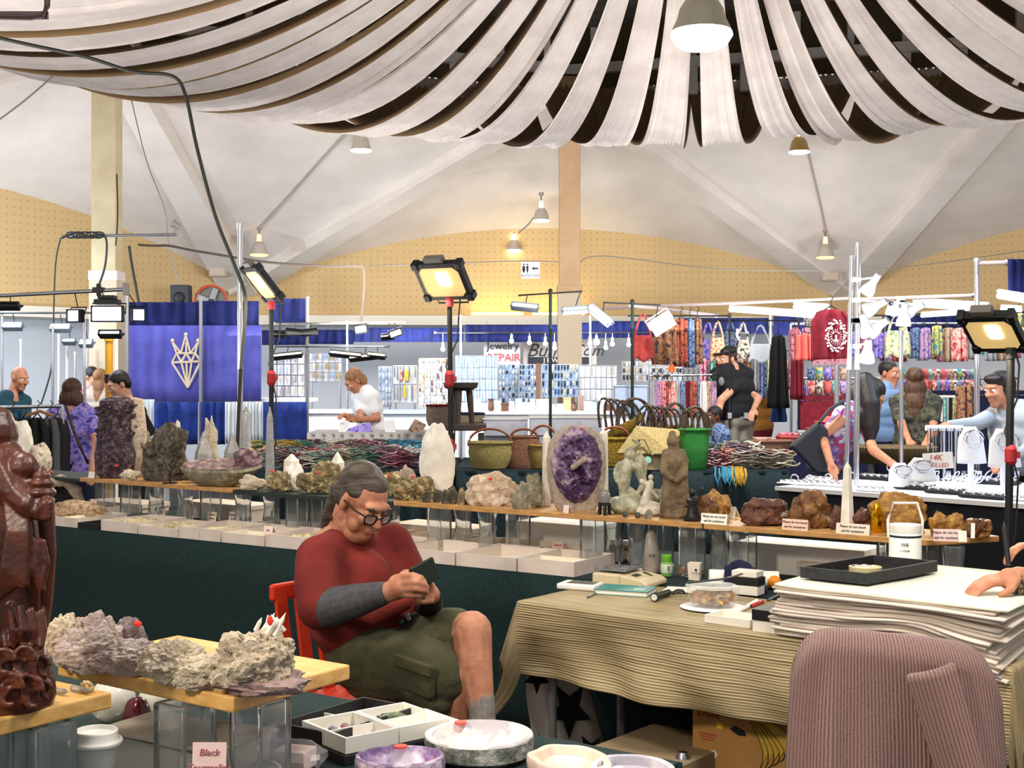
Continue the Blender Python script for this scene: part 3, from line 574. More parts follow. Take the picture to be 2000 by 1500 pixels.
def hang(kind, x0, x1, y0, y1, d, m, label, cat=None, group=None, seed=0, yt=None):
    a = at(x0, y1, d); b = at(x1, y0, d); Wd, H = b.x-a.x, b.z-a.z; cx = (a.x+b.x)/2
    o = thing({'bag': 'hanging_bag', 'dress': 'hanging_dress', 'shirt': 'hanging_shirt', 'top': 'hanging_garment'}[kind], label, cat or {'bag': 'bag', 'dress': 'dress', 'shirt': 'shirt', 'top': 'garment'}[kind], (cx, d, a.z), group)
    if kind == 'bag':
        def fn(u, v):
            wv = 1-.25*v+.10*math.sin(math.pi*v); s_ = math.sin(math.pi*u)**.5 if 0 < u < 1 else 0
            side = -1
            return Vector((cx+(u-.5)*Wd*wv, d+side*.05*s_*(1-.6*v)-.01*math.sin(u*17+seed), a.z+H*v+.02*math.sin(u*9+seed)*(1-v)-.12*H*(1-v)*(0 if .12 < u < .88 else 1)))
        mb = MB(); mb.grid(fn, 14, 8); build('pouch', mb, m, o, smooth=True, ang=180, thick=.02, fix=False)
        top = (at(0, yt, d).z if yt else b.z+H*.8); mb = MB()
        for off in (-.015, .015): mb.tube([Vector((cx+Wd*.36*s, d+off, b.z-.02+(top-b.z)*t)) for s, t in ((-1, 0), (-.75, .45), (-.25, .92), (0, 1), (.25, .92), (.75, .45), (1, 0))], .010, 5)
        build('strap', mb, m, o, smooth=True)
    else:
        sl = kind == 'shirt'
        def fn(u, v):
            if kind == 'dress': wv = .62+.38*(1-v)**1.3 if v < .85 else .62-.6*(v-.85)
            elif sl: wv = 1 if v < .8 else 1-1.6*(v-.8)
            else: wv = .8+.2*(1-v)+.05*math.sin(v*7+seed)
            return Vector((cx+(u-.5)*Wd*wv, d+.03*math.sin(u*math.pi*5+seed+v*.6)-.04*math.sin(math.pi*u), a.z+H*v-.05*H*(abs(u-.5)*2)**2*v))
        mb = MB(); mb.grid(fn, 26, 10); build('cloth', mb, m, o, smooth=True, ang=180, thick=.02, fix=False)
        hz = b.z+.0; mb = MB().tube([Vector((cx-Wd*.3, d, hz-.03)), Vector((cx, d, hz+.03)), Vector((cx+Wd*.3, d, hz-.03))], .007, 5)
        mb.tube([Vector((cx, d, hz+.02)), Vector((cx, d, hz+.07)), Vector((cx+.02, d, hz+.10)), Vector((cx, d, hz+.12))], .004, 5); build('hanger', mb, HG, o)
    return o
hang('bag', 1234, 1277, 655, 703, 12.8, mat('rust_cloth', '#b5423c', .85, col2='#9c3430', scale=30), 'rust red tote bag hanging beside the square LED lamp', yt=608)
hang('top', 1274, 1324, 632, 712, 13.0, F['brown'], 'brown patterned garment hanging under the square LED lamp', seed=1)
hang('top', 1318, 1342, 622, 716, 13.1, F['red'], 'narrow dark red patterned garment, second of the hanging group', seed=2)
hang('top', 1338, 1356, 622, 718, 13.15, F['blue'], 'narrow blue patterned garment between two red ones', seed=3)
hang('top', 1352, 1372, 622, 712, 13.2, F['brown'], 'brown patterned garment at the right end of the hanging group', seed=4)
hang('bag', 1368, 1398, 664, 700, 13.42, F['purple'], 'violet blue patterned bag behind the spotted orange bag', yt=625)
hang('bag', 1388, 1416, 660, 704, 13.3, mat('orange_spots', '#d9704f', .85, col2='#f0d9b8', scale=40, tex='voronoi', ramp=(.3, .45)), 'orange spotted bag hanging left above the officer', yt=624)
hang('bag', 1412, 1442, 662, 696, 13.42, F['blue'], 'light blue patterned bag above the officer cap', yt=625)
hang('bag', 1438, 1464, 664, 698, 13.3, F['leopard'], 'black and white spotted bag hanging right of the officer cap', yt=626)
hang('bag', 1460, 1510, 672, 706, 13.3, mat('navy_dots', '#1e3263', .85, col2='#c4ccd8', scale=46, tex='voronoi', ramp=(.14, .2)), 'wide navy bag with pale dots left of the black dress', yt=632)
hang('dress', 1499, 1541, 655, 797, 13.0, F['blk'], 'long black sleeveless dress on a hanger')
hang('top', 1506, 1536, 790, 824, 13.3, mat('jeans', '#2d4a86', .9), 'blue denim garment showing under the black dress', seed=6)
hang('top', 1541, 1562, 640, 760, 12.9, F['pink'], 'pink patterned garment right of the black dress', seed=7)
hang('top', 1546, 1568, 700, 775, 12.6, F['maroon'], 'maroon garment hanging behind the white wire grid', seed=8)
hang('top', 1553, 1588, 652, 704, 12.3, F['salmon'], 'salmon pink folded cloth hanging left of the lion print', seed=9)
hang('top', 1565, 1582, 640, 690, 12.6, F['pink'], 'small pink garment behind the salmon cloth', seed=10)
# lion print garment
o = hang('shirt', 1586, 1660, 604, 706, 11.6, F['maroon'], 'dark red poncho with white lion face print', 'garment')
mb = MB(); pr = mat('white_print', '#cfc0c8', .85); ce = at(1633, 656, 11.53)
for k in range(36):
    t = k/36*2*math.pi; r = 1+.13*math.sin(k*2.1); p = ce+Vector((.082*math.cos(t)*r, 0, .125*math.sin(t)*r)); mb.ell(p, (.012, .004, .010), n=6, m=4)
mb.tube([ce+Vector((.068*math.cos(t), 0, .108*math.sin(t))) for t in [i*math.pi/14 for i in range(28)]], .004, 4, True)
for sx in (-1, 1):
    mb.ell(ce+Vector((sx*.022, 0, .025)), (.010, .004, .006), n=6, m=4); mb.ell(ce+Vector((sx*.04, 0, .066)), (.014, .004, .014), n=6, m=4)
    for k in range(9):
        t = R(-80+k*20); p = ce+Vector((sx*.036*math.cos(t), 0, .036*math.sin(t)-.005)); q = ce+Vector((sx*.058*math.cos(t), 0, .075*math.sin(t)-.012)); mb.cyl(p, q, .004, .002, 4)
mb.ell(ce+Vector((0, 0, -.01)), (.010, .005, .022), n=6, m=4).ell(ce+Vector((0, 0, -.04)), (.022, .005, .012), n=8, m=4)
build('lion_print', mb, pr, o)
mb = MB(); a = at(1588, 703, 11.5); b = at(1660, 700, 11.5)
for k in range(26):
    p = a.lerp(b, (k+.5)/26); mb.cyl(p, p-Z*.05, .006, .003, 4)
build('fringe', mb, F['pink'], o)
# hanging shirts at the right and clothes on the rack rail
for i, (x0, x1, y0, y1, m, t, lab) in enumerate(((1728, 1778, 646, 696, 'yellow', 'bag', 'pale yellow tote bag with ring pattern'), (1705, 1726, 650, 700, 'purple', 'top', 'dark violet garment behind the white lamps'), (1780, 1796, 640, 700, 'blue', 'top', 'narrow blue patterned dress left of the lilac one'), (1797, 1816, 640, 702, 'lilac', 'top', 'lilac patterned cloth between blue and teal ones'), (1817, 1840, 636, 694, 'teal', 'top', 'teal and yellow patterned cloth'),
       (1839, 1864, 640, 706, 'tan', 'top', 'tan speckled garment beside the teal cloth'), (1860, 1890, 640, 706, 'coral', 'top', 'red and white patterned garment'), (1889, 1906, 648, 700, 'grey', 'top', 'grey white garment behind the white upright'), (1973, 2004, 612, 668, 'teal', 'top', 'green pink floral garment at the right edge'), (1985, 2006, 640, 690, 'coral', 'top', 'red floral cloth at the right edge'), (1755, 1765, 640, 660, 'yellow', 'top', 'small green yellow cloth above the tote bag'))):
    hang(t, x0, x1, y0, y1, 13.0+.05*(i % 3), F[m], lab+' in the right clothes booth', seed=i, yt=606 if t == 'bag' else None)
hang('top', 1865, 1903, 752, 822, 12.2, F['brown'], 'floral brown scarf hanging beside the woman in grey', seed=31)
o = thing('clothes_rack', 'silver rail with a row of small patterned dresses', 'rack', at(1310, 738, 13.1)); a, b = at(1268, 734, 13.1), at(1398, 732, 13.1)
build('rail', MB().cyl(a, b, .012, n=8), M_chrome, o); mb = MB()
for q in (a, b): mb.cyl((q.x, q.y, 0.02), q, .012, n=8)
build('stand', mb, M_chrome, o)
for i in range(13):
    x = 1268+i*10; m = ('grey', 'lilac', 'pink', 'red', 'coral', 'grey', 'blue', 'maroon', 'red', 'blue', 'white', 'tan', 'lilac')[i]
    hang('top', x-2, x+12, 744, 815, 13.1+.03*(i % 2), F[m], '%s patterned dress on the low silver rail, %s from the left' % (('grey', 'lilac', 'pink', 'red', 'coral', 'grey', 'blue', 'maroon', 'red', 'blue', 'white', 'tan', 'lilac')[i], ordn(i)), 'dress', 'dresses on the low silver rail', seed=i)
one('white_box', MB().box(at(1231, 782, 12.9), (.31, .15, .27)).box(at(1231, 754, 12.9), (.33, .17, .015)), mat('pale_blue_white', '#bcd0f2', .7), 'plain pale blue white box standing behind the basket handles', 'box', bevel=.004)
one('orange_tag', MB().cyl(at(1312, 720, 12.9), at(1312, 720, 12.86), .035, n=12).box(at(1312, 712, 12.88), (.01, .02, .06)), mat('orange_plastic', '#f26a22', .5), 'round orange tag hanging below the brown garments', 'tag')
# tables with folded cloth, beanies and plush balls
def counter(x0, x1, d, z, dep, m, label, name='display_table'):
    a = at(x0, 800, d); b = at(x1, 800, d); o = thing(name, label, 'table', ((a.x+b.x)/2, d, 0))
    build('top', MB().box(((a.x+b.x)/2, d+dep/2, z-.02), (b.x-a.x, dep, .04)), m, o, bevel=.004); build('front', MB().box(((a.x+b.x)/2, d+.03, (z-.04)/2), (b.x-a.x-.04, .04, z-.05)), m, o); return o
counter(1512, 1700, 12.0, .92, .8, F['navy'], 'dark table carrying folded cloth under the pink garments')
counter(1770, 2080, 13.3, 1.40, .5, F['navy'], 'dark shelf carrying colourful beanies')
counter(1560, 1680, 12.6, 1.36, .4, F['maroon'], 'dark red shelf with plush heads below the lion print')
rnd = random.Random(9); kk = ['coral', 'leopard', 'salmon', 'mint', 'lilac', 'blue', 'teal', 'purple', 'pink', 'tan', 'red']
for i in range(34):
    x = 1766+(i % 17)*8.2; y = 742 if i < 17 else 716; d_ = 13.4+.2*(i//17); c = at(x, y, d_)
    c.z = 1.40+.055+.11*(i//17)
    mb = MB().ell(c, (.044, .06, .055), n=10, m=6); mb.lathe(c+Z*-.05, [(.043, 0), (.045, .022)], 10); m = rnd.choice(kk)
    one('beanie', mb, F[m], '%s knit beanie in the %s row of the beanie shelf, %s from the left' % (m, ('lower', 'upper')[i//17], ordn(i % 17)), 'hat', 'beanies on the shelf', smooth=True)
for i in range(10):
    x = 1584+(i % 5)*16; c = at(x, 742-22*(i//5), 12.7+.1*(i//5)); c.z = 1.36+.068+.13*(i//5); m = kk[i]
    mb = MB().ell(c, (.038, .06, .068), n=10, m=6).ell(c+Vector((.02, 0, .058)), .02, n=6, m=4).ell(c+Vector((-.02, 0, .058)), .02, n=6, m=4)
    one('plush_head', mb, F[m], 'small %s plush head in the %s row below the lion print, %s from left' % (m, ('lower', 'upper')[i//5], ordn(i % 5)), 'plush toy', 'plush heads below the lion print', smooth=True)
def foldstack(x0, x1, y, n_, d, ms, lab, h=.022):
    a = at(x0, y, d); b = at(x1, y, d)
    for i in range(n_):
        mb = MB(); c = Vector(((a.x+b.x)/2+rnd.uniform(-.02, .02), d+.12, a.z+h*(i+.5))); mb.box(c, ((b.x-a.x)*rnd.uniform(.88, 1), .22, h*.95), rnd.uniform(-.1, .1))
        one('folded_cloth', mb, F[ms[i % len(ms)]], 'folded %s cloth, %s from the bottom of %s' % (ms[i % len(ms)], ordn(i), lab), 'cloth', 'folded cloth piles', bevel=h*.3)
T0 = 730+(1.57-.92)*FO/12.1
foldstack(1478, 1520, T0, 3, 12.1, ['pink', 'salmon', 'tan'], 'the pile left under the salmon cloth')
foldstack(1522, 1562, T0, 5, 12.1, ['salmon', 'pink', 'maroon'], 'the pile under the salmon cloth')
foldstack(1560, 1602, T0, 6, 12.3, ['leopard', 'grey', 'tan', 'white'], 'the grey pile')
foldstack(1606, 1650, T0, 7, 12.3, ['salmon', 'maroon', 'pink', 'grey'], 'the pile behind the leaning woman')
for i, (x, y) in enumerate(((1602, 785), (1632, 792), (1618, 778))):
    c = at(x, y, 12.42); c.z = .92+.135+.03*i
    one('pink_hat', MB().lathe(c, [(.12, 0), (.13, .01), (.07, .02), (.06, .05), (.01, .06)], 16, wob=lambda a, z: 1+.05*math.sin(3*a)), F['salmon'], 'flat salmon sun hat on the cloth piles, %s of three' % ('left', 'right', 'middle')[i], 'hat', smooth=True)
# small rack of hair ties right of the long haired woman
o = thing('belt_rack', 'low white rack of pale belts beside the long haired woman', 'rack', at(1845, 815, 12.4)); mb = MB()
a, b = at(1812, 775, 12.4), at(1865, 775, 12.4); mb.cyl(a, b, .012).cyl(a, Vector((a.x, a.y, .01)), .01).cyl(b, Vector((b.x, b.y, .01)), .01); build('frame', mb, M_whitepl, o)
for i in range(9):
    p = a.lerp(b, (i+.5)/9); build('belt', MB().box(p-Z*.12, (.018, .03, .22)), F[('mint', 'grey', 'blk', 'teal', 'white')[i % 5]], o)
# ---------------------------------------------------------------- middle tables: beads, baskets
TZ = .76
def clothtable(name, x0, x1, d0, d1, z, label, m, drop=.72):
    a = Vector(((x0-1000)*d0/FO, d0, z)); b = Vector(((x1-1000)*d0/FO, d0, z)); cx = (a.x+b.x)/2
    o = thing(name, label, 'table', (cx, (d0+d1)/2, 0)); build('table_top', MB().box((cx, (d0+d1)/2, z-.015), (b.x-a.x, d1-d0, .03)), m, o, bevel=.004)
    mb = MB(); cloth_panel(mb, a, b, .02, z-.01, 14, .015, 5); build('table_skirt', mb, m, o, smooth=True, ang=180, thick=.006, fix=False)
    mb = MB(); cloth_panel(mb, (b.x, d0), (b.x, d1), .02, z-.01, 8, .015, 6); build('side_skirt', mb, m, o, smooth=True, ang=180, thick=.006, fix=False); return o
M_dkc = mat('dark_teal_cloth', '#0e1f24', .95, col2='#152a30', scale=30)
clothtable('bead_table', 470, 884, 11.2, 12.9, TZ, 'dark cloth table heaped with coloured bead strands', M_dkc)
clothtable('basket_table', 890, 1540, 11.2, 12.9, TZ, 'dark cloth table carrying woven baskets and cord bundles', M_dkc)
bcol = ['#50705f', '#3c5750', '#3a7f9c', '#9c6478', '#66303c', '#9a907c', '#c4c0b2', '#a2604a', '#46524a', '#6a8c86', '#b08c2a', '#54404e', '#6b6258', '#34705a']
bead = [mat('beads_%d' % i, c, .35) for i, c in enumerate(bcol)]
def strand(c, r, n_, m, label, h=.03, seed=0, group='bead strands on the dark table', el=1.6, tr=.0065):
    rn = random.Random(seed); mb = MB()
    for k in range(n_):
        q = rn.uniform(.5, 1); cc = c+Vector((rn.uniform(-.3, .3)*r, rn.uniform(-.3, .3)*r, .012+h*k)); ph = rn.uniform(0, 6)
        mb.tube([cc+Vector((r*q*el*math.cos(t), r*q*.6*math.sin(t), .012*math.sin(3*t+ph)+.008)) for t in [i*math.pi/8 for i in range(16)]], tr, 5, True)
    return one('bead_strand', mb, m, label, 'beads', group, smooth=True)
k = 0
for row in range(5):
    for i in range(13):
        d_ = 11.35+row*.33; x = 525+i*26+rnd.uniform(-5, 5)+row*5; y0 = 0; c = Vector(((x-1000)*d_/FO, d_, TZ))
        if row == 0 and False: continue
        ci = (8, 0, 9, 1, 12, 7, 4, 5, 3, 11, 6)[(i*3+row*5+rnd.randint(0, 2)) % 11] if i < 9 else (2, 9, 3, 4, 11, 6, 2)[(i+row) % 7]
        strand(c, .085, 8 if row < 4 else 10, bead[ci], 'bundle of bead strands, %s in the %s row of the dark table' % (ordn(i), ordn(row)), .017, k); k += 1
for i, (x, y) in enumerate(((497, 872), (512, 868), (560, 866), (590, 860))):
    d_ = 12.2; c = Vector(((x-1000)*d_/FO, d_, TZ)); strand(c, .09, 8, bead[(10, 13, 10, 13)[i]], '%s cord heap at the left end of the bead table, %s' % (('yellow', 'green')[i % 2], ('front', 'front', 'rear', 'rear')[i]), .024, 90+i, 'cord heaps at the left end')
# ---- woven baskets
def woven(name, c1, c2, sca=60):
    return mat(name, c1, .8, col2=c2, scale=sca*1.3, tex='noise', stretch=(1, 1, 3.2), ramp=(.38, .62), bump=.7, bscale=sca*2.5)
WY = woven('woven_yellow', '#a89a58', '#7e7140', 34); WB = woven('woven_brown', '#8c5f42', '#5f4538', 22); WG = woven('woven_greenbrown', '#7a7440', '#a8813f', 22); WT = woven('woven_tan', '#c9b98c', '#a3946c', 34)
WO = woven('woven_olive', '#b08c1c', '#5c4a1c', 26); LE = mat('leather', '#7b4326', .55); BH = mat('black_handle', '#1a1714', .6, col2='#5a4630', scale=60)
def basket(name, x0, x1, yb, yt, d, m, label, prof, handle=None, hm=LE, sy=.7, rim=None, hr=.012, nh=1, cat='basket', lid=None, group=None):
    c = at((x0+x1)/2, yb, d); Wd = (x1-x0)/S(d)/2; H = (yb-yt)/S(d); c.z = max(c.z, TZ+.002) if abs(c.z-TZ) < .12 else c.z; c.y += Wd*sy*.8
    o = thing(name, label, cat, c, group)
    pr = [(Wd*r, H*z) for r, z in prof]; inn = [(r*.94, max(z, .02)) for r, z in pr[::-1]]
    build('body', MB().lathe(c, pr+inn, 28, 1, sy), m, o, smooth=True)
    r, z = pr[-1]; build('rim', MB().tube([c+Vector((r*math.cos(t), r*sy*math.sin(t), z)) for t in [i*math.pi/14 for i in range(28)]], .013, 6, True), rim or m, o, smooth=True)
    if handle:
        hh = handle/S(d)
        for k in range(nh):
            f = 1 if nh == 1 else .75; yo = 0 if nh == 1 else (-1, 1, -.4, .4)[k]*sy*Wd*.7
            build('handle', MB().tube([c+Vector((-math.cos(t)*r*f, yo, z-.03+hh*math.sin(t)**.8)) for t in [i*math.pi/14 for i in range(15)]], hr, 6), hm, o, smooth=True)
    return o
bp = [(.55, 0), (.75, .03), (.93, .3), (1, .62), (.97, .9), (.99, 1)]
basket('woven_basket', 914, 1000, 920, 868, 11.2, WY, 'round yellow woven basket with a brown leather hoop handle', bp, 34)
basket('woven_basket', 986, 1062, 924, 862, 11.3, WB, 'brown and pink banded woven basket right of the yellow one', [(.9, 0), (1, .1), (.95, .5), (.75, .95), (.72, 1)], 22, group=None)
basket('woven_basket', 1033, 1090, 924, 878, 11.25, WG, 'green and tan woven basket partly behind the amethyst slab', bp, 46)
basket('woven_basket', 1172, 1232, 925, 870, 11.5, WO, 'olive woven basket just right of the amethyst slab', bp, 30)
basket('woven_basket', 1195, 1290, 926, 862, 12.2, WO, 'yellow olive woven basket under the black handles', bp, 66, BH, nh=2)
basket('woven_basket', 1290, 1352, 905, 838, 12.3, WO, 'yellow woven basket behind the green bucket bag', bp, 52, BH, nh=2)
basket('lidded_basket', 1224, 1302, 936, 888, 11.2, WT, 'tan lidded basket with a green star patch', [(1, 0), (1, .1), (.85, .85), (.8, 1)], None)
o = [x for x in bpy.data.objects if x.name.startswith('lidded_basket')][0]; c = OR[o.name]
lw = .27; mb = MB(); zz = .14
mb.add([c+Vector(p) for p in ((-.25, -.14, zz), (.22, -.16, zz-.01), (.32, .14, zz+.18), (-.02, .16, zz+.20), (-.08, -.05, zz+.22))], [[0, 1, 4], [1, 2, 4], [2, 3, 4], [3, 0, 4]])
build('lid', mb, woven('woven_straw', '#c0ae78', '#9c8a58', 30), o, thick=.02, fix=False)
build('toggle', MB().tube([c+Vector(p) for p in ((-.12, -.16, zz), (-.07, -.17, zz+.12), (-.02, -.17, zz+.12), (.04, -.19, zz-.01))], .012, 6), MATS['woven_straw'], o, smooth=True)
build('patch', MB().cyl(c+Vector((0, -.185, .09)), c+Vector((0, -.19, .09)), .03, n=8), F['mint'], o)
basket('bucket_bag', 1329, 1389, 936, 858, 11.2, mat('green_weave', '#2a7c32', .8, col2='#206a28', scale=40, stretch=(.2, .2, 1)), 'tall green woven bucket bag with black rope handles', [(.72, 0), (.8, .03), (.9, .5), (1, 1)], 52, BH, nh=2, cat='bag', hr=.01)
# nested handle loops
def loops(x0, x1, yb, yt, d, n_, label, lean=0):
    o = thing('handle_bundle', label, 'basket handles', at((x0+x1)/2, yb, d))
    for i in range(n_):
        f = i/(n_-1); xa = x0+(x1-x0)*.55*f; w_ = (x1-x0)*.42; mb = MB(); dd = d+.05*i
        mb.tube([at(xa+w_/2-w_/2*math.cos(t)+lean*math.sin(t), yb-(yb-yt)*(math.sin(t)**.8)*(1-.12*f), dd) for t in [j*math.pi/12 for j in range(13)]], .013, 6); build('handle', mb, BH, o, smooth=True)
loops(1172, 1262, 835, 778, 12.6, 5, 'five black hoop handles stacked above the flat woven baskets', -12)
loops(1243, 1335, 845, 792, 12.0, 6, 'row of black hoop handles behind the tan lidded basket')
loops(1328, 1390, 850, 800, 12.1, 4, 'tangle of black hoop handles above the green bucket bag')
for i, (x, y, aa) in enumerate(((1215, 862, -25), (1222, 848, -28))):
    c = at(x, y, 12.5-.25*i); M = Matrix.Rotation(R(aa), 3, 'Y'); one('flat_basket', MB().lathe(c, [(.12, 0), (.2, .05), (.21, .09), (.2, .09), (.12, .03)], 24, 1, .7, M=M), woven('woven_dark', '#8f7a3a', '#2c2415', 24) if i == 0 else WO, 'tilted flat basket with dark weave, %s of the leaning pair' % ('lower', 'upper')[i], 'basket', smooth=True)
# stools
DW = mat('dark_wood', '#2c221c', .55, col2='#3d2f26', scale=8)
c = at(900, 830, 12.4); o = thing('carved_stool', 'dark round wooden stool standing right behind the flood light pole', 'stool', c)
build('seat', MB().lathe(c+Z*.32, [(.10, 0), (.155, .03), (.165, .075), (.15, .075), (.12, .06)], 24), DW, o, smooth=True)
for a_ in (0, 2.1, 4.2): build('leg', MB().cyl(c+Vector((.08*math.cos(a_+.3), .08*math.sin(a_+.3), .33)), c+Vector((.11*math.cos(a_+.3), .11*math.sin(a_+.3), 0)), .032, .024), DW, o, smooth=True)
o = thing('bench', 'dark wooden bench top and legs under the carved stool', 'bench', at(915, 925, 12.4)); c = at(910, 834, 12.4)
build('seat', MB().box(c, (.38, .3, .06)), DW, o, bevel=.01)
for sx, sy in ((-.14, -.1), (.14, -.1), (-.14, .1), (.14, .1)): build('leg', MB().box((c.x+sx, c.y+sy, (c.z+TZ)/2-.03), (.05, .05, c.z-TZ-.06)), DW, o)
CO = woven('coil', '#b3a085', '#6f6455', 44)
for i, (x, y, w_, hh, dd) in enumerate(((855, 832, 46, 40, 12.8), (915, 830, 64, 22, 13.4))):
    a = at(x, y, dd); r = w_/2/S(dd); o = thing('coiled_basket', ('beige coiled basket with red rim left of the flood light pole', 'flat dark striped coiled basket behind the stool')[i], 'basket', a)
    build('body', MB().lathe(a, [(r*.8, 0), (r, .3*hh/S(dd)), (r*.97, hh/S(dd)), (r*.9, hh/S(dd)), (r*.8, .02)], 24), CO, o, smooth=True); build('rim', MB().tube([a+Vector((r*.96*math.cos(t), r*.96*math.sin(t), hh/S(dd))) for t in [j*math.pi/10 for j in range(20)]], .012, 5, True), (F['maroon'], F['navy'])[i], o, smooth=True)
# clear storage tubs behind baskets
M_tub = mat('tub_plastic', '#c9cedb', .3, alpha=.55)
for i, (x0, x1, y0, y1, dd) in enumerate(((945, 1030, 818, 850, 13.2), (1035, 1175, 815, 848, 13.3))):
    a, b = at(x0, y1, dd), at(x1, y0, dd); o = thing('storage_tub', ('clear plastic tub behind the yellow woven basket', 'long clear plastic tub behind the brown baskets')[i], 'tub', ((a.x+b.x)/2, dd, a.z)); cx = (a.x+b.x)/2; Wd, H = b.x-a.x, b.z-a.z; mb = MB()
    for p, s_ in (((cx, dd, a.z+H/2), (Wd, .01, H)), ((cx, dd+.35, a.z+H/2), (Wd, .01, H)), ((a.x, dd+.17, a.z+H/2), (.01, .35, H)), ((b.x, dd+.17, a.z+H/2), (.01, .35, H)), ((cx, dd+.17, a.z), (Wd, .35, .01))): mb.box(p, s_)
    build('body', mb, M_tub, o); build('rim', MB().box((cx, dd-.005, b.z), (Wd+.02, .03, .015)).box((cx, dd+.36, b.z), (Wd+.02, .03, .015)), M_whitepl, o)
    for j in range(5): one('wrapped_stone', rockmesh(MB(), (a.x+Wd*(j+.5)/5, dd+.17, a.z+.01), (.05, .05, .06), i*9+j, 2), RC[(0, 3, 6, 5, 0)[j]], 'small wrapped item in the %s clear tub, %s from the left' % (('short', 'long')[i], ordn(j)), 'stone', 'items in the clear tubs')
one('tub_stand', MB().box(((945+1175)/2*.0+.3, 13.5, .48), (1.25, .5, .92)), F['grey'], 'grey block carrying the clear tubs behind the baskets', 'stand')
# front items of the middle counter: mats, cards near the bead table back edge
for i, (x, y, w_, h_, m, an, lab) in enumerate(((668, 845, 14, 50, 'white', .3, 'leaning white card left of the bead photo board'), (705, 845, 44, 30, 'purple', -.3, 'leaning board of dark bead bracelets'), (762, 838, 20, 34, 'white', -.2, 'white leaning card with small print right of the bracelets'), (815, 835, 26, 26, 'tan', .5, 'bunched clear bag of pale stones'), (733, 858, 56, 14, 'white', 0, 'long white box in front of the bracelet board'), (660, 858, 60, 12, 'grey', 0, 'grey tray at the back edge of the bead table'))):
    d_ = 13.05; c = at(x, y, d_); w_, h_ = w_/S(d_), h_/S(d_); M = Matrix.Rotation(an, 3, 'Y')@Matrix.Rotation(R(-20), 3, 'X')
    one('display_card' if h_ > w_*.6 else 'display_tray', MB().box(c, (w_, .03, h_), M=M).box(c+Vector((0, .06, -.0)), (w_*.6, .02, h_*.9), M=Matrix.Rotation(R(25), 3, 'X')), F[m], lab, 'display')
clothtable('counter_back', 600, 860, 12.95, 13.6, 1.0, 'low pale counter behind the bead table', mat('pale_counter', '#b7b3ae', .8))
# right bundle piles and basket
for i, (x, y, c_, lab) in enumerate(((1415, 925, 2, 'bright blue cord bundle hanging over the table edge'), (1446, 925, 10, 'yellow cord bundle hanging over the table edge'))):
    d_ = 11.12; c = Vector(((x-1000)*d_/FO, d_, TZ)); mb = MB()
    for k in range(9):
        xx = c.x+rnd.uniform(-.08, .06); mb.tube([Vector((xx, d_+.12, TZ+.02)), Vector((xx, d_-.0, TZ+.03)), Vector((xx-.01, d_-.04, TZ-.04)), Vector((xx+.015, d_-.05, TZ-.09-rnd.random()*.05)), Vector((xx+.03, d_-.04, TZ-.04)), Vector((xx+.03, d_, TZ+.02))], .008, 5)
    one('cord_bundle', mb, bead[c_], lab, 'cord', smooth=True)
for i, (x, y, c_, el) in enumerate(((1400, 905, 4, 1.5), (1420, 895, 7, 1.5), (1440, 888, 11, 1.5), (1462, 905, 12, 2.2), (1485, 900, 12, 2.4), (1510, 905, 12, 1.8), (1530, 905, 5, 1.5), (1470, 880, 6, 1.5), (1450, 872, 8, 1.5), (1395, 885, 8, 1.5), (1425, 875, 5, 1.5))):
    d_ = 11.3+(905-y)/45; c = Vector(((x-1000)*d_/FO, d_, TZ)); strand(c, .08, 7 if y > 890 else 9, bead[c_], '%s strand heap on the cloth right of the green bag, %s' % (('red', 'orange', 'plum', 'grey beige', 'beige', 'pale beige', 'tan', 'white', 'dark green', 'olive', 'sand')[i], 'near front' if y > 890 else 'further back'), .022, 200+i, 'strand heaps right of the green bag', el)
basket('rim_basket', 1474, 1556, 918, 886, 11.3, woven('woven_cream', '#d4c9a4', '#a8a07c', 44), 'wide cream woven basket with dark red rim', [(.7, 0), (.85, .3), (1, 1)], None, sy=.5, rim=F['maroon'])
basket('rim_basket', 1470, 1552, 886, 862, 11.9, woven('woven_redcream', '#b08a74', '#7a3f38', 44), 'shallow reddish basket behind the cream one', [(.6, 0), (.8, .3), (1, 1)], None, sy=.5)
c = at(1435, 882, 11.8); one('leather_bag', MB().box(c, (.24, .12, .11), M=Matrix.Rotation(R(-12), 3, 'Y')).box(c+Vector((.03, -.065, .0)), (.12, .01, .04), M=Matrix.Rotation(R(-12), 3, 'Y')), mat('brown_leather', '#6d4a3a', .6, col2='#5b3b2e', scale=12), 'worn brown leather bag on the cord piles below the officer', 'bag', bevel=.02)

# second layer of clothes behind the right booth
rn = random.Random(21); ks = ['pink', 'tan', 'lilac', 'red', 'blue', 'mint', 'brown', 'coral', 'purple', 'yellow', 'maroon', 'grey']
for r_, (y0, y1, dd, x0, x1) in enumerate(((648, 700, 14.6, 1545, 1990), (755, 850, 14.4, 1560, 1990))):
    n_ = 20
    o = thing('garment_rail', 'long rail of hanging garments at the back of the right booth, %s one' % ('upper', 'lower')[r_], 'rail', at((x0+x1)/2, y0, dd)); build('pipe', MB().cyl(at(x0, y0-16, dd-.02), at(x1, y0-16, dd-.02), .015, n=6), M_metal, o); q = at(x0, y0-16, dd); build('upright', MB().cyl((q.x, q.y, .01), q, .015, n=6), M_metal, o)
    for i in range(n_):
        x = x0+(x1-x0)*(i+.5)/n_; m = ks[rn.randrange(12)]
        hang('top', x-13, x+13, y0, y1+rn.uniform(-8, 8), dd-.04*(i % 2), F[m], '%s garment on the %s back rail, %s from the left' % (m, ('upper', 'lower')[r_], ordn(i)), seed=i, group='garments on the back rails')
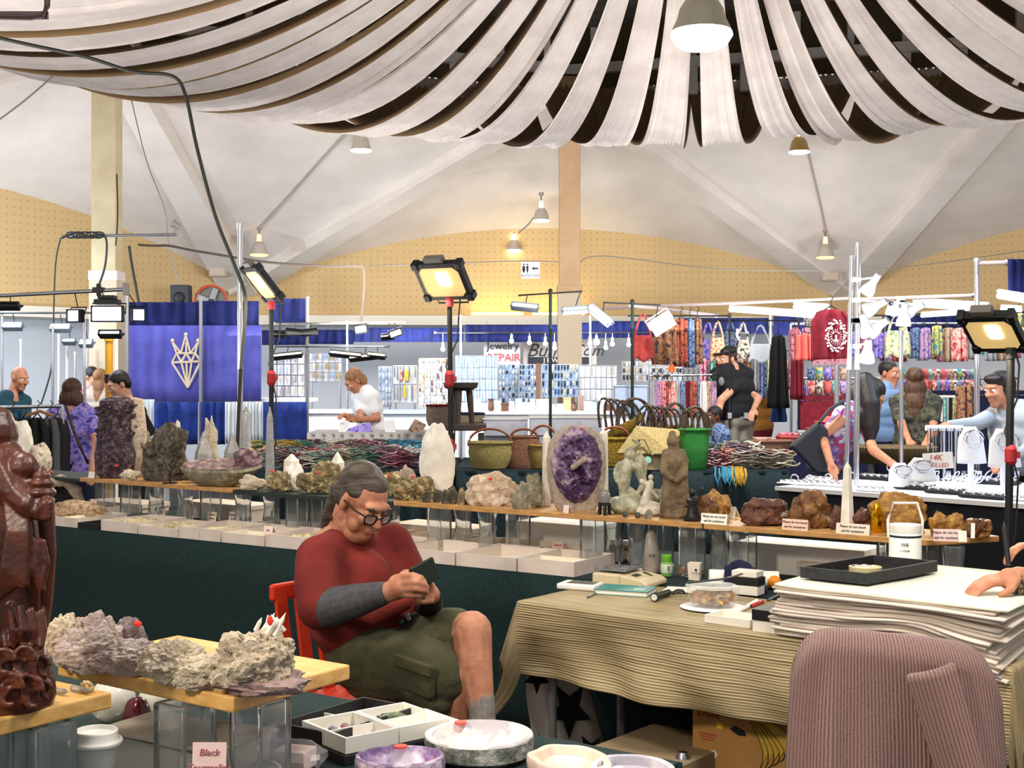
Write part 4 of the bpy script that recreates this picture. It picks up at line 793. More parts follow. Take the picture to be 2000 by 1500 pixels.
for i in range(12):
    x = 1400+(i-6)*14+60; m = ks[(i*5) % 12]
    hang('top', x-9, x+9, 700, 760+rn.uniform(-6, 20), 15.2, F[m], '%s garment far behind the officer, %s from the left' % (m, ordn(i)), seed=i+40, group='garments far behind the officer')

for i, (x0, x1, yy, dd, lab) in enumerate(((1226, 1425, 617, 13.05, 'black rail with the hooks of the brown patterned garments'), (1362, 1560, 626, 13.38, 'black rail with the hooks of the patterned bags'), (1700, 2012, 616, 13.07, 'black rail with the hooks of the right patterned cloths'))):
    a, b = at(x0, yy, dd), at(x1, yy, dd); o = thing('hanging_rail', lab, 'rail', (a+b)/2); build('pipe', MB().cyl(a, b, .010, n=6), HG, o, smooth=True); build('hook_end', MB().box(b, (.03, .04, .05)), HG, o); q = at((1425, 1560, 1725)[i], yy, dd); build('upright', MB().cyl((q.x, q.y, .01), q, .010, n=6), HG, o)

a, b = at(1385, 684, 15.2), at(1560, 684, 15.2); o = thing('garment_rail', 'rail of hanging garments far behind the officer', 'rail', (a+b)/2); build('pipe', MB().cyl(a, b, .012, n=6), M_metal, o); build('upright', MB().cyl((b.x, b.y, .01), b, .012, n=6), M_metal, o)
# ---------------------------------------------------------------- the rock seller's stand
TB = .74; SZ = .97
M_green = mat('dark_green_cloth', '#08201f', .95, col2='#0c2a2a', scale=60)
M_board = mat('shelf_wood', '#bf925a', .5, col2='#a87c48', scale=7, stretch=(1, 3, 6)); M_boardd = mat('dark_board', '#1f2a26', .6)
M_boardL = mat('blond_wood', '#dfb36c', .4, col2='#c99a55', scale=6, stretch=(2, 5, 8))
M_card = mat('box_card', '#d8cbc0', .8, col2='#cfc0b4', scale=9); M_cream = mat('box_inside', '#e4dfc8', .8)
O_ = Vector((.25, 5.42, 0)); MU = Vector((.83, -.557, 0)); MV = Vector((.557, .83, 0)); MA = math.atan2(-.557, .83)
# long back table M with its skirt
def quadbox(mb, p, u, v, z0, z1):
    q = [p, p+u, p+u+v, p+v]; n = len(mb.v)
    return mb.add([Vector((x.x, x.y, z0)) for x in q]+[Vector((x.x, x.y, z1)) for x in q], [[3, 2, 1, 0], [4, 5, 6, 7], [0, 1, 5, 4], [1, 2, 6, 5], [2, 3, 7, 6], [3, 0, 4, 7]])
o = thing('long_table', 'long table behind the seated man with a dark green floor length cloth', 'table', O_-MU*1.5+MV*.45)
build('table_top', quadbox(MB(), O_-MU*4.6, MU*6.2, MV*.95, TB-.03, TB), M_green, o, bevel=.004)
mb = MB(); cloth_panel(mb, O_-MU*4.6-MV*.012, O_+MU*1.6-MV*.012, .02, TB-.004, 8, .007, 3, flare=1); build('table_skirt', mb, M_green, o, smooth=True, ang=180, thick=.004, fix=False)
mb = MB(); cloth_panel(mb, O_+MU*1.6, O_+MU*1.6+MV*.95, .02, TB-.004, 4, .01, 4); build('end_skirt', mb, M_green, o, smooth=True, ang=180, thick=.004, fix=False)
SA, SB = Vector((-2.5, 7.69, SZ)), Vector((1.5, 4.80, SZ)); SU = (SB-SA).normalized(); SV = Vector((-SU.y, SU.x, 0)); SAng = math.atan2(SU.y, SU.x)
def SP(px, off=0, z=SZ):
    A = SA+SV*off; Bq = SB+SV*off; k = (px-1000)/FO; t = (k*A.y-A.x)/((Bq.x-A.x)-k*(Bq.y-A.y)); p = A.lerp(Bq, t); p.z = z; return p
for x0, x1, dep, m, dz, lab in ((155, 452, .30, M_board, 0, 'left pine shelf board under the amethyst tower'), (455, 765, .30, M_boardd, -.004, 'dark middle shelf board behind the seated man'), (768, 1370, .34, M_board, 0, 'pine shelf board under the big amethyst slab'), (1374, 1810, .34, M_board, 0, 'right pine shelf board under the amber rocks')):
    a, b = SP(x0), SP(x1); mb = MB(); 
    if x1 == 1810:
        q = [a, b, SP(1952, .28), SP(1900, .34), a+SV*.34]; mb.prism([p-Z*.022 for p in q], (0, 0, .022))
    else: quadbox(mb, a, b-a, SV*dep, SZ-.022+dz, SZ+dz)
    one('shelf_board', mb, m, lab+' on glass blocks', 'shelf', bevel=.003)
if True:
    a = SP(-60, .12); b = SP(150, .02); one('shelf_board', quadbox(MB(), a, b-a, SV*.3, SZ-.03, SZ-.01), M_boardd, 'dark shelf board at the far left under the pale crystal', 'shelf', bevel=.003)
def block(p, w_, h, label, kind=0, z0=TB, ang=SAng):
    mb = MB(); z1 = z0+h
    if kind == 0:
        M = Matrix.Rotation(ang, 3, 'Z'); mb.lathe((p.x, p.y, z0), [(w_*.66, 0), (w_*.7, .004), (w_*.7, h-.004), (w_*.66, h), (w_*.54, h), (w_*.54, .02)], 4, M=Matrix.Rotation(ang+R(45), 3, 'Z'))
    else: mb.lathe((p.x, p.y, z0), [(w_*.30, 0), (w_*.42, .01), (w_*.5, h*.3), (w_*.42, h*.6), (w_*.5, h-.005), (w_*.45, h), (w_*.36, h*.6), (w_*.4, h*.3), (w_*.3, .02)], 16, wob=lambda a, z: 1+.1*math.sin(4*a)+.05*math.sin(9*a+z*40))
    return one('glass_block', mb, M_glass, label, 'glass vase', 'clear glass vases under the boards', smooth=kind == 1, bevel=.003 if kind == 0 else 0)
H_ = SZ-.024-TB
bl = [(205, 0), (255, 0), (305, 1), (362, 1), (412, 0), (475, 1), (530, 1), (580, 0), (628, 0), (730, 1), (765, 1), (858, 0), (905, 1), (952, 1), (1012, 0), (1158, 0), (1200, 1), (1245, 1), (1290, 0), (1352, 0), (1405, 1), (1452, 0), (1822, 0), (1862, 1), (1740, 0)]
for i, (px, k) in enumerate(bl): block(SP(px, .10 if i % 2 else .17), .085, H_-.001, 'clear %s glass vase holding up the long shelf, %s from the left' % (('square', 'fluted')[k], ordn(sorted(x for x, _ in bl).index(px))), k)
# tall trays standing behind the vases
for i, (px, w_, off, h_, m, lab) in enumerate(((225, .5, .34, .05, 'box_card', 'left'), (420, .55, .36, .09, 'box_card', 'second from left'), (840, .5, .34, .07, 'box_card', 'third from left'), (1085, .42, .36, .13, 'white_plastic', 'behind the vases under the amethyst'), (1560, .55, .34, .12, 'white_plastic', 'under the amber rocks'), (1650, .4, .3, .06, 'box_card', 'right'))):
    p = SP(px, off, TB); mb = MB(); quadbox(mb, p-SU*w_/2, SU*w_, SV*.2, TB+.001, TB+h_); quadbox(mb, p-SU*(w_/2+.006)-SV*.006, SU*(w_+.012), SV*.212, TB+h_-.02, TB+h_+.006); one('lidded_box', mb, MATS[m], 'pale lidded box lying under the shelf, %s' % lab, 'box', bevel=.002)
def tray(p, u, v, h, m, mi, label, name='tray', cells=0, wl_=.006, z=TB, cat='tray', group=None):
    o = thing(name, label, cat, (p+(u+v)/2).xy.to_3d()+Z*z, group); un, vn = u.normalized(), v.normalized(); z += .001
    build('base', quadbox(MB(), p+un*wl_+vn*wl_, u-un*2*wl_, v-vn*2*wl_, z, z+.004), mi, o)
    for a, b, c in ((p, u, vn*wl_), (p+v-vn*wl_, u, vn*wl_), (p+vn*wl_, un*wl_, v-vn*2*wl_), (p+u-un*wl_+vn*wl_, un*wl_, v-vn*2*wl_)): build('side', quadbox(MB(), a, b, c, z, z+h), m, o)
    if cells & 1: build('divider', quadbox(MB(), p+u/2, un*.003, v, z+.003, z+h*.85), mi, o)
    if cells & 2: build('divider', quadbox(MB(), p+v/2, u, vn*.003, z+.003, z+h*.85), mi, o)
    return o
def MP(px, off=0, z=TB):
    A = O_+MV*off; k = (px-1000)/FO; t = (k*A.y-A.x)/(MU.x-k*MU.y); p = A+MU*t; p.z = z; return p
tr = [(-40, 60), (62, 150), (152, 194), (197, 267), (270, 347), (349, 430), (433, 516), (519, 612), (616, 690), (693, 768), (771, 888), (891, 1008), (1011, 1121)]
for i, (a_, b_) in enumerate(tr):
    a, b = MP(a_, .004), MP(b_, .004); dk = i == 2; h = (.045, .05, .03, .055, .045, .06, .05, .06, .055, .06, .055, .055, .06)[i]
    o = tray(a, b-a, MV*(.34 if not dk else .25), h, M_black if dk else M_card, M_black if dk else M_cream, '%s open cardboard tray on the front edge of the long table, %s from the left' % ('black' if dk else 'whitish', ordn(i)), 'display_box', (i % 3 == 0)*2+(i % 4 == 1), group='cardboard trays along the long table', cat='box')
    if i in (3, 4, 5, 7): one('fossil_plates', rockmesh(MB(), (a+b)/2+MV*.17+Z*(TB*0+.006), ((b-a).length*.42, .12, .035), 30+i, 4, .5, 5, flat=.3), mat('fossil', '#cfc4a2', .8, col2='#a8996f', scale=40), 'crumpled pale crystal pieces filling the tray, %s of four' % ordn((3, 4, 5, 7).index(i)), 'stones', smooth=True)
    elif not dk:
        for j in range(2):
            c = (a+b)/2+MV*(.1+.12*j)+Z*.012; one('paper_slip', MB().box(c+Z*.008*j, (.10, .07, .003), MA+.3*(j-.5)+i, ), M_paper, 'white paper slip lying in the %s tray from the left, %s one' % (ordn(i), ('front', 'rear')[j]), 'paper')
for i, (a_, b_, off, w_) in enumerate(((780, 905, .36, .2), (935, 1055, .37, .2), (1060, 1130, .36, .12), (640, 760, .37, .2), (500, 640, .37, .15), (100, 180, .36, .2))):
    a, b = MP(a_, off), MP(b_, off); tray(a, b-a, MV*w_, .055, M_card, M_cream, 'whitish cardboard tray in the rear row, %s' % ('behind the man arms', 'under the pink tag', 'short one right of the pink tag', 'behind the man head', 'left of the man ponytail', 'at the far left')[i], 'display_box', 0, cat='box')
# small cards
def tagcard(p, w_, h, m, label, lines=(), ang=SAng, tilt=10, size=.02, ink=None, name='price_card', group=None):
    M = Matrix.Rotation(ang, 3, 'Z')@Matrix.Rotation(R(-tilt), 3, 'X'); c = Vector(p)+M@Vector((0, 0, h/2))
    o = thing(name, label, 'card', Vector(p), group); build('card', MB().box(c, (w_, .0015, h), M=M), m, o); build('fold', MB().box(Vector(p)+M@Vector((0, .0, h))+Matrix.Rotation(ang, 3, 'Z')@Vector((0, h*.25, -h*.47)), (w_, .0015, h), M=Matrix.Rotation(ang, 3, 'Z')@Matrix.Rotation(R(30), 3, 'X')), m, o)
    for k, l in enumerate(lines): text(l, c+M@Vector((0, -.002, h*(.22-.42*k/max(1, len(lines)-1)) if len(lines) > 1 else 0)), size, ink or M_ink, o, ang=ang, tilt=90-tilt, shear=.15)
    return o
M_pinkp = mat('pink_paper', '#e2c8c4', .8); M_beigep = mat('beige_paper', '#e6d8c4', .8)
for i, (x, y, w_, h_, m, an, lab, tx) in enumerate(((180, 1000, .055, .075, M_pinkp, 0, 'blank pinkish card beside the brown crystal log', ()), (245, 1003, .07, .03, M_beigep, .2, 'low beige folded card left of the vases', ()), (315, 1006, .06, .035, M_beigep, .1, 'low beige card in front of the fluted vases', ('$ 5',)), (413, 1018, .065, .05, M_beigep, 0, 'beige price card left of the seated man, left one', ('Quartz', '$ 8 ea')), (455, 1020, .07, .055, M_beigep, 0, 'beige price card left of the seated man, right one', ('Amethyst', '$ 10')), (1088, 1080, .058, .05, M_pinkp, .05, 'pink price card with red writing behind the white trays', ('Quartz', '$ 12 kg')), (523, 1045, .06, .045, M_pinkp, 0, 'small pink card left of the man ponytail', ('$ 6',)))):
    p = G(x, y, TB+.03); tagcard(p, w_, h_, m, lab, tx, MA+an, ink=M_redink if 'red' in lab else None, size=.016)
# flat plates on far left of the long table
p = MP(150, .22, TB); one('crystal_log', rockmesh(MB(), p+Z*.03, (.17, .05, .045), 77, 4, .3, 3, jag=6, M=Matrix.Rotation(MA+.3, 3, 'Z')), mat('log_crystal', '#8a6a4e', .6, col2='#c4ab8c', scale=30), 'brown crusted crystal log on the left trays', 'crystal', smooth=True)
# ---------------------------------------------------------------- rocks
def stone(name, c1, c2, c3=None, sc_=30, bump=.5, rough=.45, bs=None, tex='noise', ramp=(.35, .65), **k):
    return mat(name, c1, rough, col2=c2, col3=c3, scale=sc_, bump=bump, bscale=bs or sc_*1.6, tex=tex, ramp=ramp, **k)
R_am = stone('amethyst_dark', '#2a1d28', '#7d6870', '#43303e', 42, 1, .25, 60); R_amp = stone('amethyst_purple', '#241430', '#c4acbe', '#5c3f6a', 14, .8, .22, 50)
R_crust = stone('crust', '#8c7d72', '#b8a99a', None, 25, .6, .8); R_druse = stone('druzy', '#f0e4d8', '#d8c6c0', '#c2aeaa', 22, 1, .45, 110, tex='noise'); R_druse2 = stone('druzy_cream', '#f6ead2', '#dcc8ac', '#ecdcc0', 26, 1, .45, 120)
R_pyr = stone('pyrite', '#6a5a40', '#cdb988', '#8c7a58', 34, 1, .3, 60, metallic=0) if False else stone('pyrite', '#6a5a40', '#d6c48e', '#8c7a58', 34, 1, .3, 60)
R_wq = mat('white_quartz', '#e9e6dc', .3, col2='#d9d3c6', scale=14, bump=.15, sub=.3); R_clear = mat('rock_crystal', '#eeefef', .08, trans=.75, col2='#cfcfcf', scale=24, bump=.25, bscale=18)
R_grey = stone('grey_rock', '#6e6a5c', '#aba38c', '#8b836c', 30, .8, .7); R_pink = stone('pinkwhite_rock', '#d9c4ad', '#efe2cf', '#b89c80', 16, .9, .6); R_amber = stone('amber_rock', '#40240f', '#94683a', '#6c451f', 22, .6, .2, 40); R_amber2 = stone('amber_rock_red', '#3b1e18', '#7c503c', '#5a3326', 30, .6, .18, 50); R_cit = stone('citrine', '#6a4414', '#bf9450', '#94682a', 30, .5, .2, 60)
R_dk = stone('dark_cluster', '#3d3830', '#857a68', '#5a5246', 34, 1, .6, 70); R_red = mat('red_sticker', '#ee3a2e', .5)
def sticker(parent, p, r=.008, d=(0, -1, 0)): build('sticker', MB().cyl(p, Vector(p)+Vector(d)*.002, r, n=10), R_red, parent)
def rock(name, x0, x1, yb, yt, m, label, seed, off=.12, dy=.7, sub=4, rough=.35, sc_=2.4, jag=3, lump=0, flat=.75, cat='rock', st=None, ang=0, place=None, top=1.0):
    px = (x0+x1)/2; p = place(px) if place else SP(px, off); s = S(p.y); W2 = (x1-x0)/2/s; z0 = p.z
    yy = HZ+(CH-z0)*s; H = (yy-yt)/s/(1+flat)
    mb = rockmesh(MB(), p, (W2, W2*dy, H), seed, sub, rough, sc_, jag, Matrix.Rotation(ang, 3, 'Z'), flat, lump)
    o = thing(name, label, cat, p); build('stone_body', mb, m, o, smooth=True, ang=25)
    if st:
        for sx, sy in st: q = at(sx, sy, p.y-W2*dy*.72); build('sticker', MB().ell(q, (.009, .004, .007), n=8, m=4), R_red, o)
    return o
def spikes(parent, c, n_, r0, L0, m, seed, spread=(.1, .1), tilt=.5, name='crystal', n=6):
    rn = random.Random(seed)
    for i in range(n_):
        p = Vector(c)+Vector((rn.uniform(-1, 1)*spread[0], rn.uniform(-1, 1)*spread[1], 0)); t = Vector((rn.uniform(-tilt, tilt), rn.uniform(-tilt, tilt), 1)).normalized(); L_ = L0*rn.uniform(.6, 1.2)
        build(name, MB().xtal(p-t*L_*.3, p+t*L_*.7, r0*rn.uniform(.7, 1.2), n, .35), m, parent)
# amethyst tower at the left
p = SP(230, .13); o = thing('amethyst_tower', 'tall dark purple amethyst tower on the left end of the shelf', 'crystal', p); s = S(p.y)
def tower(a, z): return 1+.12*noise.noise(Vector((math.cos(a)*1.2, math.sin(a)*1.2, z*9)))+.05*noise.noise(Vector((math.cos(a)*5, math.sin(a)*5, z*30)))
Hh = 158/s; build('druse_face', MB().lathe(p, [(.10, 0), (.125, .03), (.135, Hh*.3), (.118, Hh*.5), (.112, Hh*.8), (.10, Hh*.95), (.06, Hh), (.005, Hh*1.01)], 48, 1, .7, wob=tower), R_am, o, smooth=True)
build('rind', MB().lathe(p+Vector((.035, .035, 0)), [(.11, 0), (.125, .03), (.13, Hh*.3), (.115, Hh*.8), (.10, Hh*.97), (.03, Hh*1.0)], 32, 1, .75, wob=tower), R_crust, o, smooth=True)
rn = random.Random(4)
for k in range(70):
    a_ = rn.uniform(R(195), R(345)); z = rn.uniform(.02, Hh*.93); q = p+Vector((math.cos(a_)*.118, math.sin(a_)*.088, z)); t = Vector((math.cos(a_), math.sin(a_), rn.uniform(-.3, .6))).normalized()
    build('crystal_point', MB().xtal(q-t*.01, q+t*.018, .010, 5, .6), R_am, o)
build('sticker', MB().ell(at(227, 909, p.y-.10), (.009, .005, .008), n=8, m=4), R_red, o)
tagcard(SP(178, .03), .055, .035, M_whitepl, 'tiny white card at the left corner of the shelf', (), SAng)
def SPz(off): return lambda px: SP(px, off)
rock('coral_cluster', 236, 272, 930, 918, R_druse2, 'small cream crystal cluster right of the amethyst tower', 3, .05, lump=5, rough=.5)
o = rock('metal_cluster', 282, 368, 930, 836, R_dk, 'large dark bladed mineral cluster on thin black stand', 5, .16, rough=.5, jag=5, dy=.6)
spikes(o, SP(320, .13)+Z*.17, 26, .014, .12, R_dk, 8, (.10, .05), 1.1, 'blade', 4)
build('stand', MB().cyl(SP(332, .02), SP(332, .02)+Z*.07, .006).cyl(SP(332, .02)+Z*.06, SP(322, .05)+Z*.12, .005).cyl(SP(332, .02)+Z*.06, SP(345, .05)+Z*.12, .005).box(SP(332, .03)+Z*.004, (.07, .05, .006)), M_black, o)
rock('grey_rock', 273, 300, 925, 850, R_grey, 'grey rock showing behind the bladed cluster left side', 15, .26)
rock('white_cluster', 330, 362, 930, 832, R_wq, 'white fluffy crystal behind the bladed cluster', 6, .28, sub=4, lump=4)
def obelisk(px0, px1, yb, yt, m, label, off, n=6, tip=.14, cat='crystal', rot=.3, place=None, taper=.86):
    px = (px0+px1)/2; p = place(px) if place else SP(px, off); s = S(p.y); yy = HZ+(CH-p.z)*s; H = (yy-yt)/s; r = (px1-px0)/2/s
    mb = MB(); q = p+Z*H*(1-tip); vs = mb.ring(p, Z, r, n, rot)+mb.ring(q, Z, r*taper, n, rot)+[p+Z*H]
    mb.add(vs, [[i, (i+1) % n, n+(i+1) % n, n+i] for i in range(n)]+[[n+i, n+(i+1) % n, 2*n] for i in range(n)]+[list(range(n))[::-1]])
    return one('crystal_point', mb, m, label, cat, bevel=.003)
obelisk(378, 418, 925, 838, R_clear, 'clear pointed crystal behind the left end of the amethyst boat', .22, tip=.45)
obelisk(435, 472, 925, 842, R_clear, 'clear iridescent pointed crystal behind the amethyst boat', .24, tip=.4)
obelisk(470, 492, 925, 790, R_clear, 'tall clear crystal tower behind the silver pole', .26, tip=.12)
obelisk(514, 540, 925, 790, R_clear, 'slender clear obelisk beside the left flood light pole', .14, n=4, tip=.16, taper=.6)
rock('zeolite_cluster', 395, 428, 925, 818, R_druse2, 'peach crystal cluster on the grey tub behind the crystals', 21, .30, lump=5, rough=.5)
p = SP(412, .33); one('grey_tub', MB().lathe(p, [(.06, 0), (.07, .11), (.075, .11), (.06, .1)], 20, 1.4, .8), mat('tub_grey', '#4c5b66', .6), 'grey plastic tub behind the clear pointed crystals', 'tub')
# amethyst boat geode
p = SP(430, .10); s = S(p.y); o = thing('amethyst_boat', 'boat shaped amethyst geode lying open on the shelf', 'crystal', p); r = 80/s
M = Matrix.Rotation(SAng*.4, 3, 'Z')@Matrix.Rotation(R(14), 3, 'X')
wb = lambda a, z: 1+.10*noise.noise(Vector((math.cos(a)*2, math.sin(a)*2, z*8+3)))+.12*(math.cos(a) > .6)*(z > .08)
build('rind', MB().lathe(p, [(r*.35, 0), (r*.72, .025), (r*.93, .07), (r, .105), (r*.9, .12)], 40, 1, .5, M=M, wob=wb), R_grey, o, smooth=True)
R_amb = stone('amethyst_brown', '#4a3338', '#b8a2a0', '#7a5c62', 30, .9, .3, 60)
build('druse_face', MB().lathe(p+Z*.002, [(r*.92, .121), (r*.8, .108), (r*.5, .08), (.01, .07)], 40, 1, .5, M=M, wob=wb), R_amb, o, smooth=True)
mb = MB(); rockmesh(mb, p+M@Vector((r*.75, .02, .09)), (.07, .06, .06), 4, 4, .4, 3, 5); build('druse_lump', mb, R_amb, o, smooth=True)
rock('pale_cluster', 466, 520, 948, 930, R_druse2, 'low pale yellow crystal pieces in front of the boat geode', 33, .03, lump=4, rough=.5, dy=.4)
obelisk(551, 588, 945, 885, R_wq, 'white quartz block point left of the pyrite cluster', .2, n=5, tip=.2)
rock('quartz_lump', 556, 592, 950, 908, R_wq, 'white quartz lump at the foot of the left white point', 35, .13, jag=2)
rock('pyrite_rock', 520, 573, 950, 917, R_pyr, 'small pyrite rock with red dot, leftmost of the pyrites', 36, .06, st=((531, 920),), lump=4)
rock('pyrite_rock', 582, 672, 955, 908, R_pyr, 'broad pyrite rock with two red dots left of the man head', 37, .12, st=((623, 923), (650, 955)), lump=5, rough=.5, dy=.5)
obelisk(642, 676, 945, 880, R_wq, 'white quartz point showing behind the broad pyrite', .26, n=5, tip=.3)
rock('pyrite_rock', 742, 802, 968, 918, R_pyr, 'pyrite rock with red dots right of the man head', 38, .2, st=((759, 929), (806, 931)), lump=5)
rock('pyrite_rock', 766, 812, 975, 940, R_pyr, 'small golden pyrite rock in front of the larger one', 39, .05, st=((781, 956),), lump=5)
rock('pyrite_rock', 800, 850, 968, 926, R_pyr, 'pyrite rock at the foot of the white slab', 40, .14, lump=5)
rock('brown_point', 778, 812, 960, 912, R_crust, 'brown wedge rock behind the pyrites', 41, .28, jag=2)
rock('white_slab', 822, 888, 960, 828, R_wq, 'tall rounded white quartz slab behind the pyrites', 42, .24, dy=.28, rough=.16, jag=1.2, flat=.92)
for i, (x0, x1, yt) in enumerate(((824, 842, 960), (845, 862, 955), (860, 876, 958), (872, 896, 950), (894, 908, 952), (900, 918, 962))):
    rock('small_dark_stone', x0, x1, 975, yt, R_dk if i != 4 else R_pyr, 'small dark crystal stone in the row left of the pink rock, %s' % ordn(i), 50+i, .03+.03*(i % 2), sub=3, jag=3)
o = rock('pink_white_rock', 915, 1003, 985, 927, R_pink, 'pinkish white quartz rock with a red dot on top', 60, .10, rough=.45, jag=4, st=((958, 935),), dy=.5)
rock('grey_white_rock', 1000, 1052, 990, 945, R_grey, 'grey and white jagged rock left of the amethyst slab', 61, .08, rough=.6, jag=5, dy=.6)
rock('grey_spike_rock', 1030, 1056, 985, 925, R_grey, 'upright grey jagged rock beside the white obelisk', 62, .16, rough=.5, jag=5)
obelisk(1057, 1078, 985, 840, R_wq, 'thin white obelisk left of the amethyst slab', .22, n=4, tip=.1)
obelisk(1168, 1190, 985, 838, R_wq, 'white slab edge showing right behind the amethyst slab', .26, n=4, tip=.05)
# amethyst slab
p = SP(1126, .14); s = S(p.y); H = (HZ+(CH-SZ)*s-830)/s; o = thing('amethyst_slab', 'large round topped purple amethyst slab on the middle shelf', 'crystal', p)
def slabf(r0):
    def f(a, z):
        return 1+.05*noise.noise(Vector((math.cos(a)*2, math.sin(a)*2, z*7)))+.03*noise.noise(Vector((math.cos(a)*7, math.sin(a)*7, z*30)))
    return f
W2 = 59/s; pr = [(W2*.62, 0), (W2*.8, H*.1), (W2*.95, H*.35), (W2, H*.58), (W2*.92, H*.78), (W2*.7, H*.92), (W2*.35, H*.99), (.005, H)]
build('rind', MB().lathe(p, pr, 56, 1, .34, wob=slabf(1)), R_crust, o, smooth=True)
mb = MB(); c0 = p+Z*H*.52+Vector((0, -W2*.46, 0))
def fn(u, v):
    a_ = u*2*math.pi; r_ = v; x = math.cos(a_)*r_*W2*.86*(1-.15*max(0, -math.sin(a_))); z = math.sin(a_)*r_*H*.46
    y = .05*(1-r_**2)*-0+.016*noise.noise(Vector((x*60, z*60, 3)))-.004*(1-r_)+.045*r_**8
    return c0+Vector((x, y, z))
mb.grid(fn, 60, 22); build('druse_face', mb, R_amp, o, smooth=True, fix=False)
build('calcite', MB().cap(c0+Vector((-.02, -.03, -.0)), c0+Vector((.03, -.035, .035)), .012, .012), R_crust, o, smooth=True)
for k in range(60):
    a_ = rn.uniform(0, 6.28); r_ = rn.uniform(.1, .8); q = c0+Vector((math.cos(a_)*r_*W2*.8, -.006, math.sin(a_)*r_*H*.44)); build('crystal_point', MB().xtal(q+Vector((0, .01, 0)), q+Vector((rn.uniform(-.006, .006), -.016, rn.uniform(-.002, .01))), .008, 5, .6), R_amp, o)
build('sticker', MB().ell(at(1138, 838, p.y-.02), (.009, .006, .006), n=8, m=4), R_red, o)
tagcard(SP(1105, .01), .028, .035, M_pinkp, 'tiny pink card in front of the amethyst slab', (), SAng)
# crystal egg on stand, small spheres
p = SP(1181, .05); o = thing('quartz_egg', 'smoky quartz egg on a black three legged stand', 'crystal', p)
build('egg', MB().lathe(p+Z*.045, [(.005, 0), (.022, .005), (.026, .03), (.022, .05), (.012, .062), (.001, .066)], 20), mat('smoky', '#8d8a84', .15, trans=.3), o, smooth=True)
build('ring', MB().lathe(p+Z*.04, [(.022, 0), (.028, .003), (.028, .012), (.022, .014)], 18), M_black, o)
for t in (.5, 2.6, 4.7): build('leg', MB().cyl(p+Vector((.022*math.cos(t), .022*math.sin(t), .045)), p+Vector((.024*math.cos(t), .024*math.sin(t), 0)), .007, .009), M_black, o)
for i, px in enumerate((1221, 1246)): one('stone_sphere', MB().ell(SP(px, .02)+Z*.0125, .0125, n=14, m=10), mat('dark_sphere', '#2f3430', .2, col2='#5f6a62', scale=60), 'tiny dark polished sphere on the shelf edge, %s of two' % ('left', 'right')[i], 'sphere', smooth=True)
rock('small_stone', 1259, 1274, 1005, 996, R_grey, 'tiny grey pebble right of the two dark spheres', 70, .02, sub=3)
# fairy carving, carved statues
FA = stone('soapstone', '#7d7c66', '#c4c0a6', '#9a987f', 24, .4, .4)
p = SP(1225, .16); s = S(p.y); o = thing('fairy_carving', 'grey green stone carving of a winged figure with curls', 'carving', p)
mb = MB(); h0 = lambda x, y: at(x, y, p.y)
rockmesh(mb, p, (.09, .06, .045), 4, 3); mb.cap(h0(1222, 985), h0(1218, 940), .022, .028).cap(h0(1218, 940), h0(1226, 905), .03, .026).ell(h0(1230, 888), .025)
for k in range(16):
    t = k/16*6.28; mb.ell(h0(1215+13*math.cos(t), 925+20*math.sin(t)), .012, n=8, m=6)
mb.chain([h0(1226, 905), h0(1246, 915), h0(1258, 945), h0(1246, 965)], [.02, .022, .018, .01]).cap(h0(1226, 880), h0(1248, 868), .012, .008).cap(h0(1248, 868), h0(1236, 858), .01, .006).cap(h0(1230, 960), h0(1258, 985), .02, .016)
build('figure', mb, FA, o, remesh=.004, smit=2)
build('wing', MB().prism([h0(1226, 900), h0(1250, 880), h0(1266, 905), h0(1262, 935), h0(1244, 925)], (0, .012, 0)), FA, o, bevel=.004)
p = SP(1272, .14); s = S(p.y); o = thing('figure_carving', 'small pale stone kneeling figure carving right of the winged one', 'carving', p); mb = MB()
mb.cap(h0(1258, 985), h0(1270, 945), .022, .016).ell(h0(1271, 932), .012).cap(h0(1268, 950), h0(1254, 940), .008, .012).cap(h0(1268, 985), h0(1290, 990), .018, .014).cap(h0(1272, 958), h0(1285, 972), .008, .006); rockmesh(mb, p, (.06, .04, .03), 9, 3); build('figure', mb, stone('pale_stone', '#b5ab9a', '#d8d0bf', None, 30, .3, .4), o, remesh=.004, smit=2)
rock('pale_pebbles', 1246, 1300, 985, 955, R_grey, 'pale grey rock group behind the two carvings', 72, .26, lump=4)
obelisk(1287, 1300, 990, 942, R_clear, 'small leaning clear shard left of the brown statue', .12, n=4, tip=.3)
WD = mat('old_wood', '#5b4a34', .6, col2='#7d6a4c', scale=14, bump=.5, bscale=30)
p = SP(1318, .12); s = S(p.y); o = thing('robed_statue', 'tall brown carved robed statue standing on the shelf', 'statue', p); mb = MB(); h0 = lambda x, y, q=0: at(x, y, p.y-q)
mb.lathe(p, [(.055, 0), (.06, .02), (.056, .10), (.05, .18), (.056, .24), (.042, .275)], 24, 1, .7, wob=lambda a, z: 1+.10*math.sin(5*a+z*14)+.05*math.sin(11*a)).cap(h0(1315, 880), h0(1315, 868), .024, .022).ell(h0(1314, 862), (.026, .028, .033)).ell(h0(1313, 848), .016)
mb.chain([h0(1300, 885), h0(1298, 920, .03), h0(1312, 935, .05)], [.018, .02, .014]).chain([h0(1332, 885), h0(1335, 925, .02), h0(1322, 938, .05)], [.018, .022, .014])
build('figure', mb, WD, o, remesh=.004, smit=2); build('base', MB().lathe(p-Z*.0, [(.06, 0), (.064, .012), (.06, .024)], 20), WD, o)
p = SP(1352, .06); s = S(p.y); o = thing('black_statuette', 'black lacquer figurine right of the tall brown statue', 'statue', p); mb = MB()
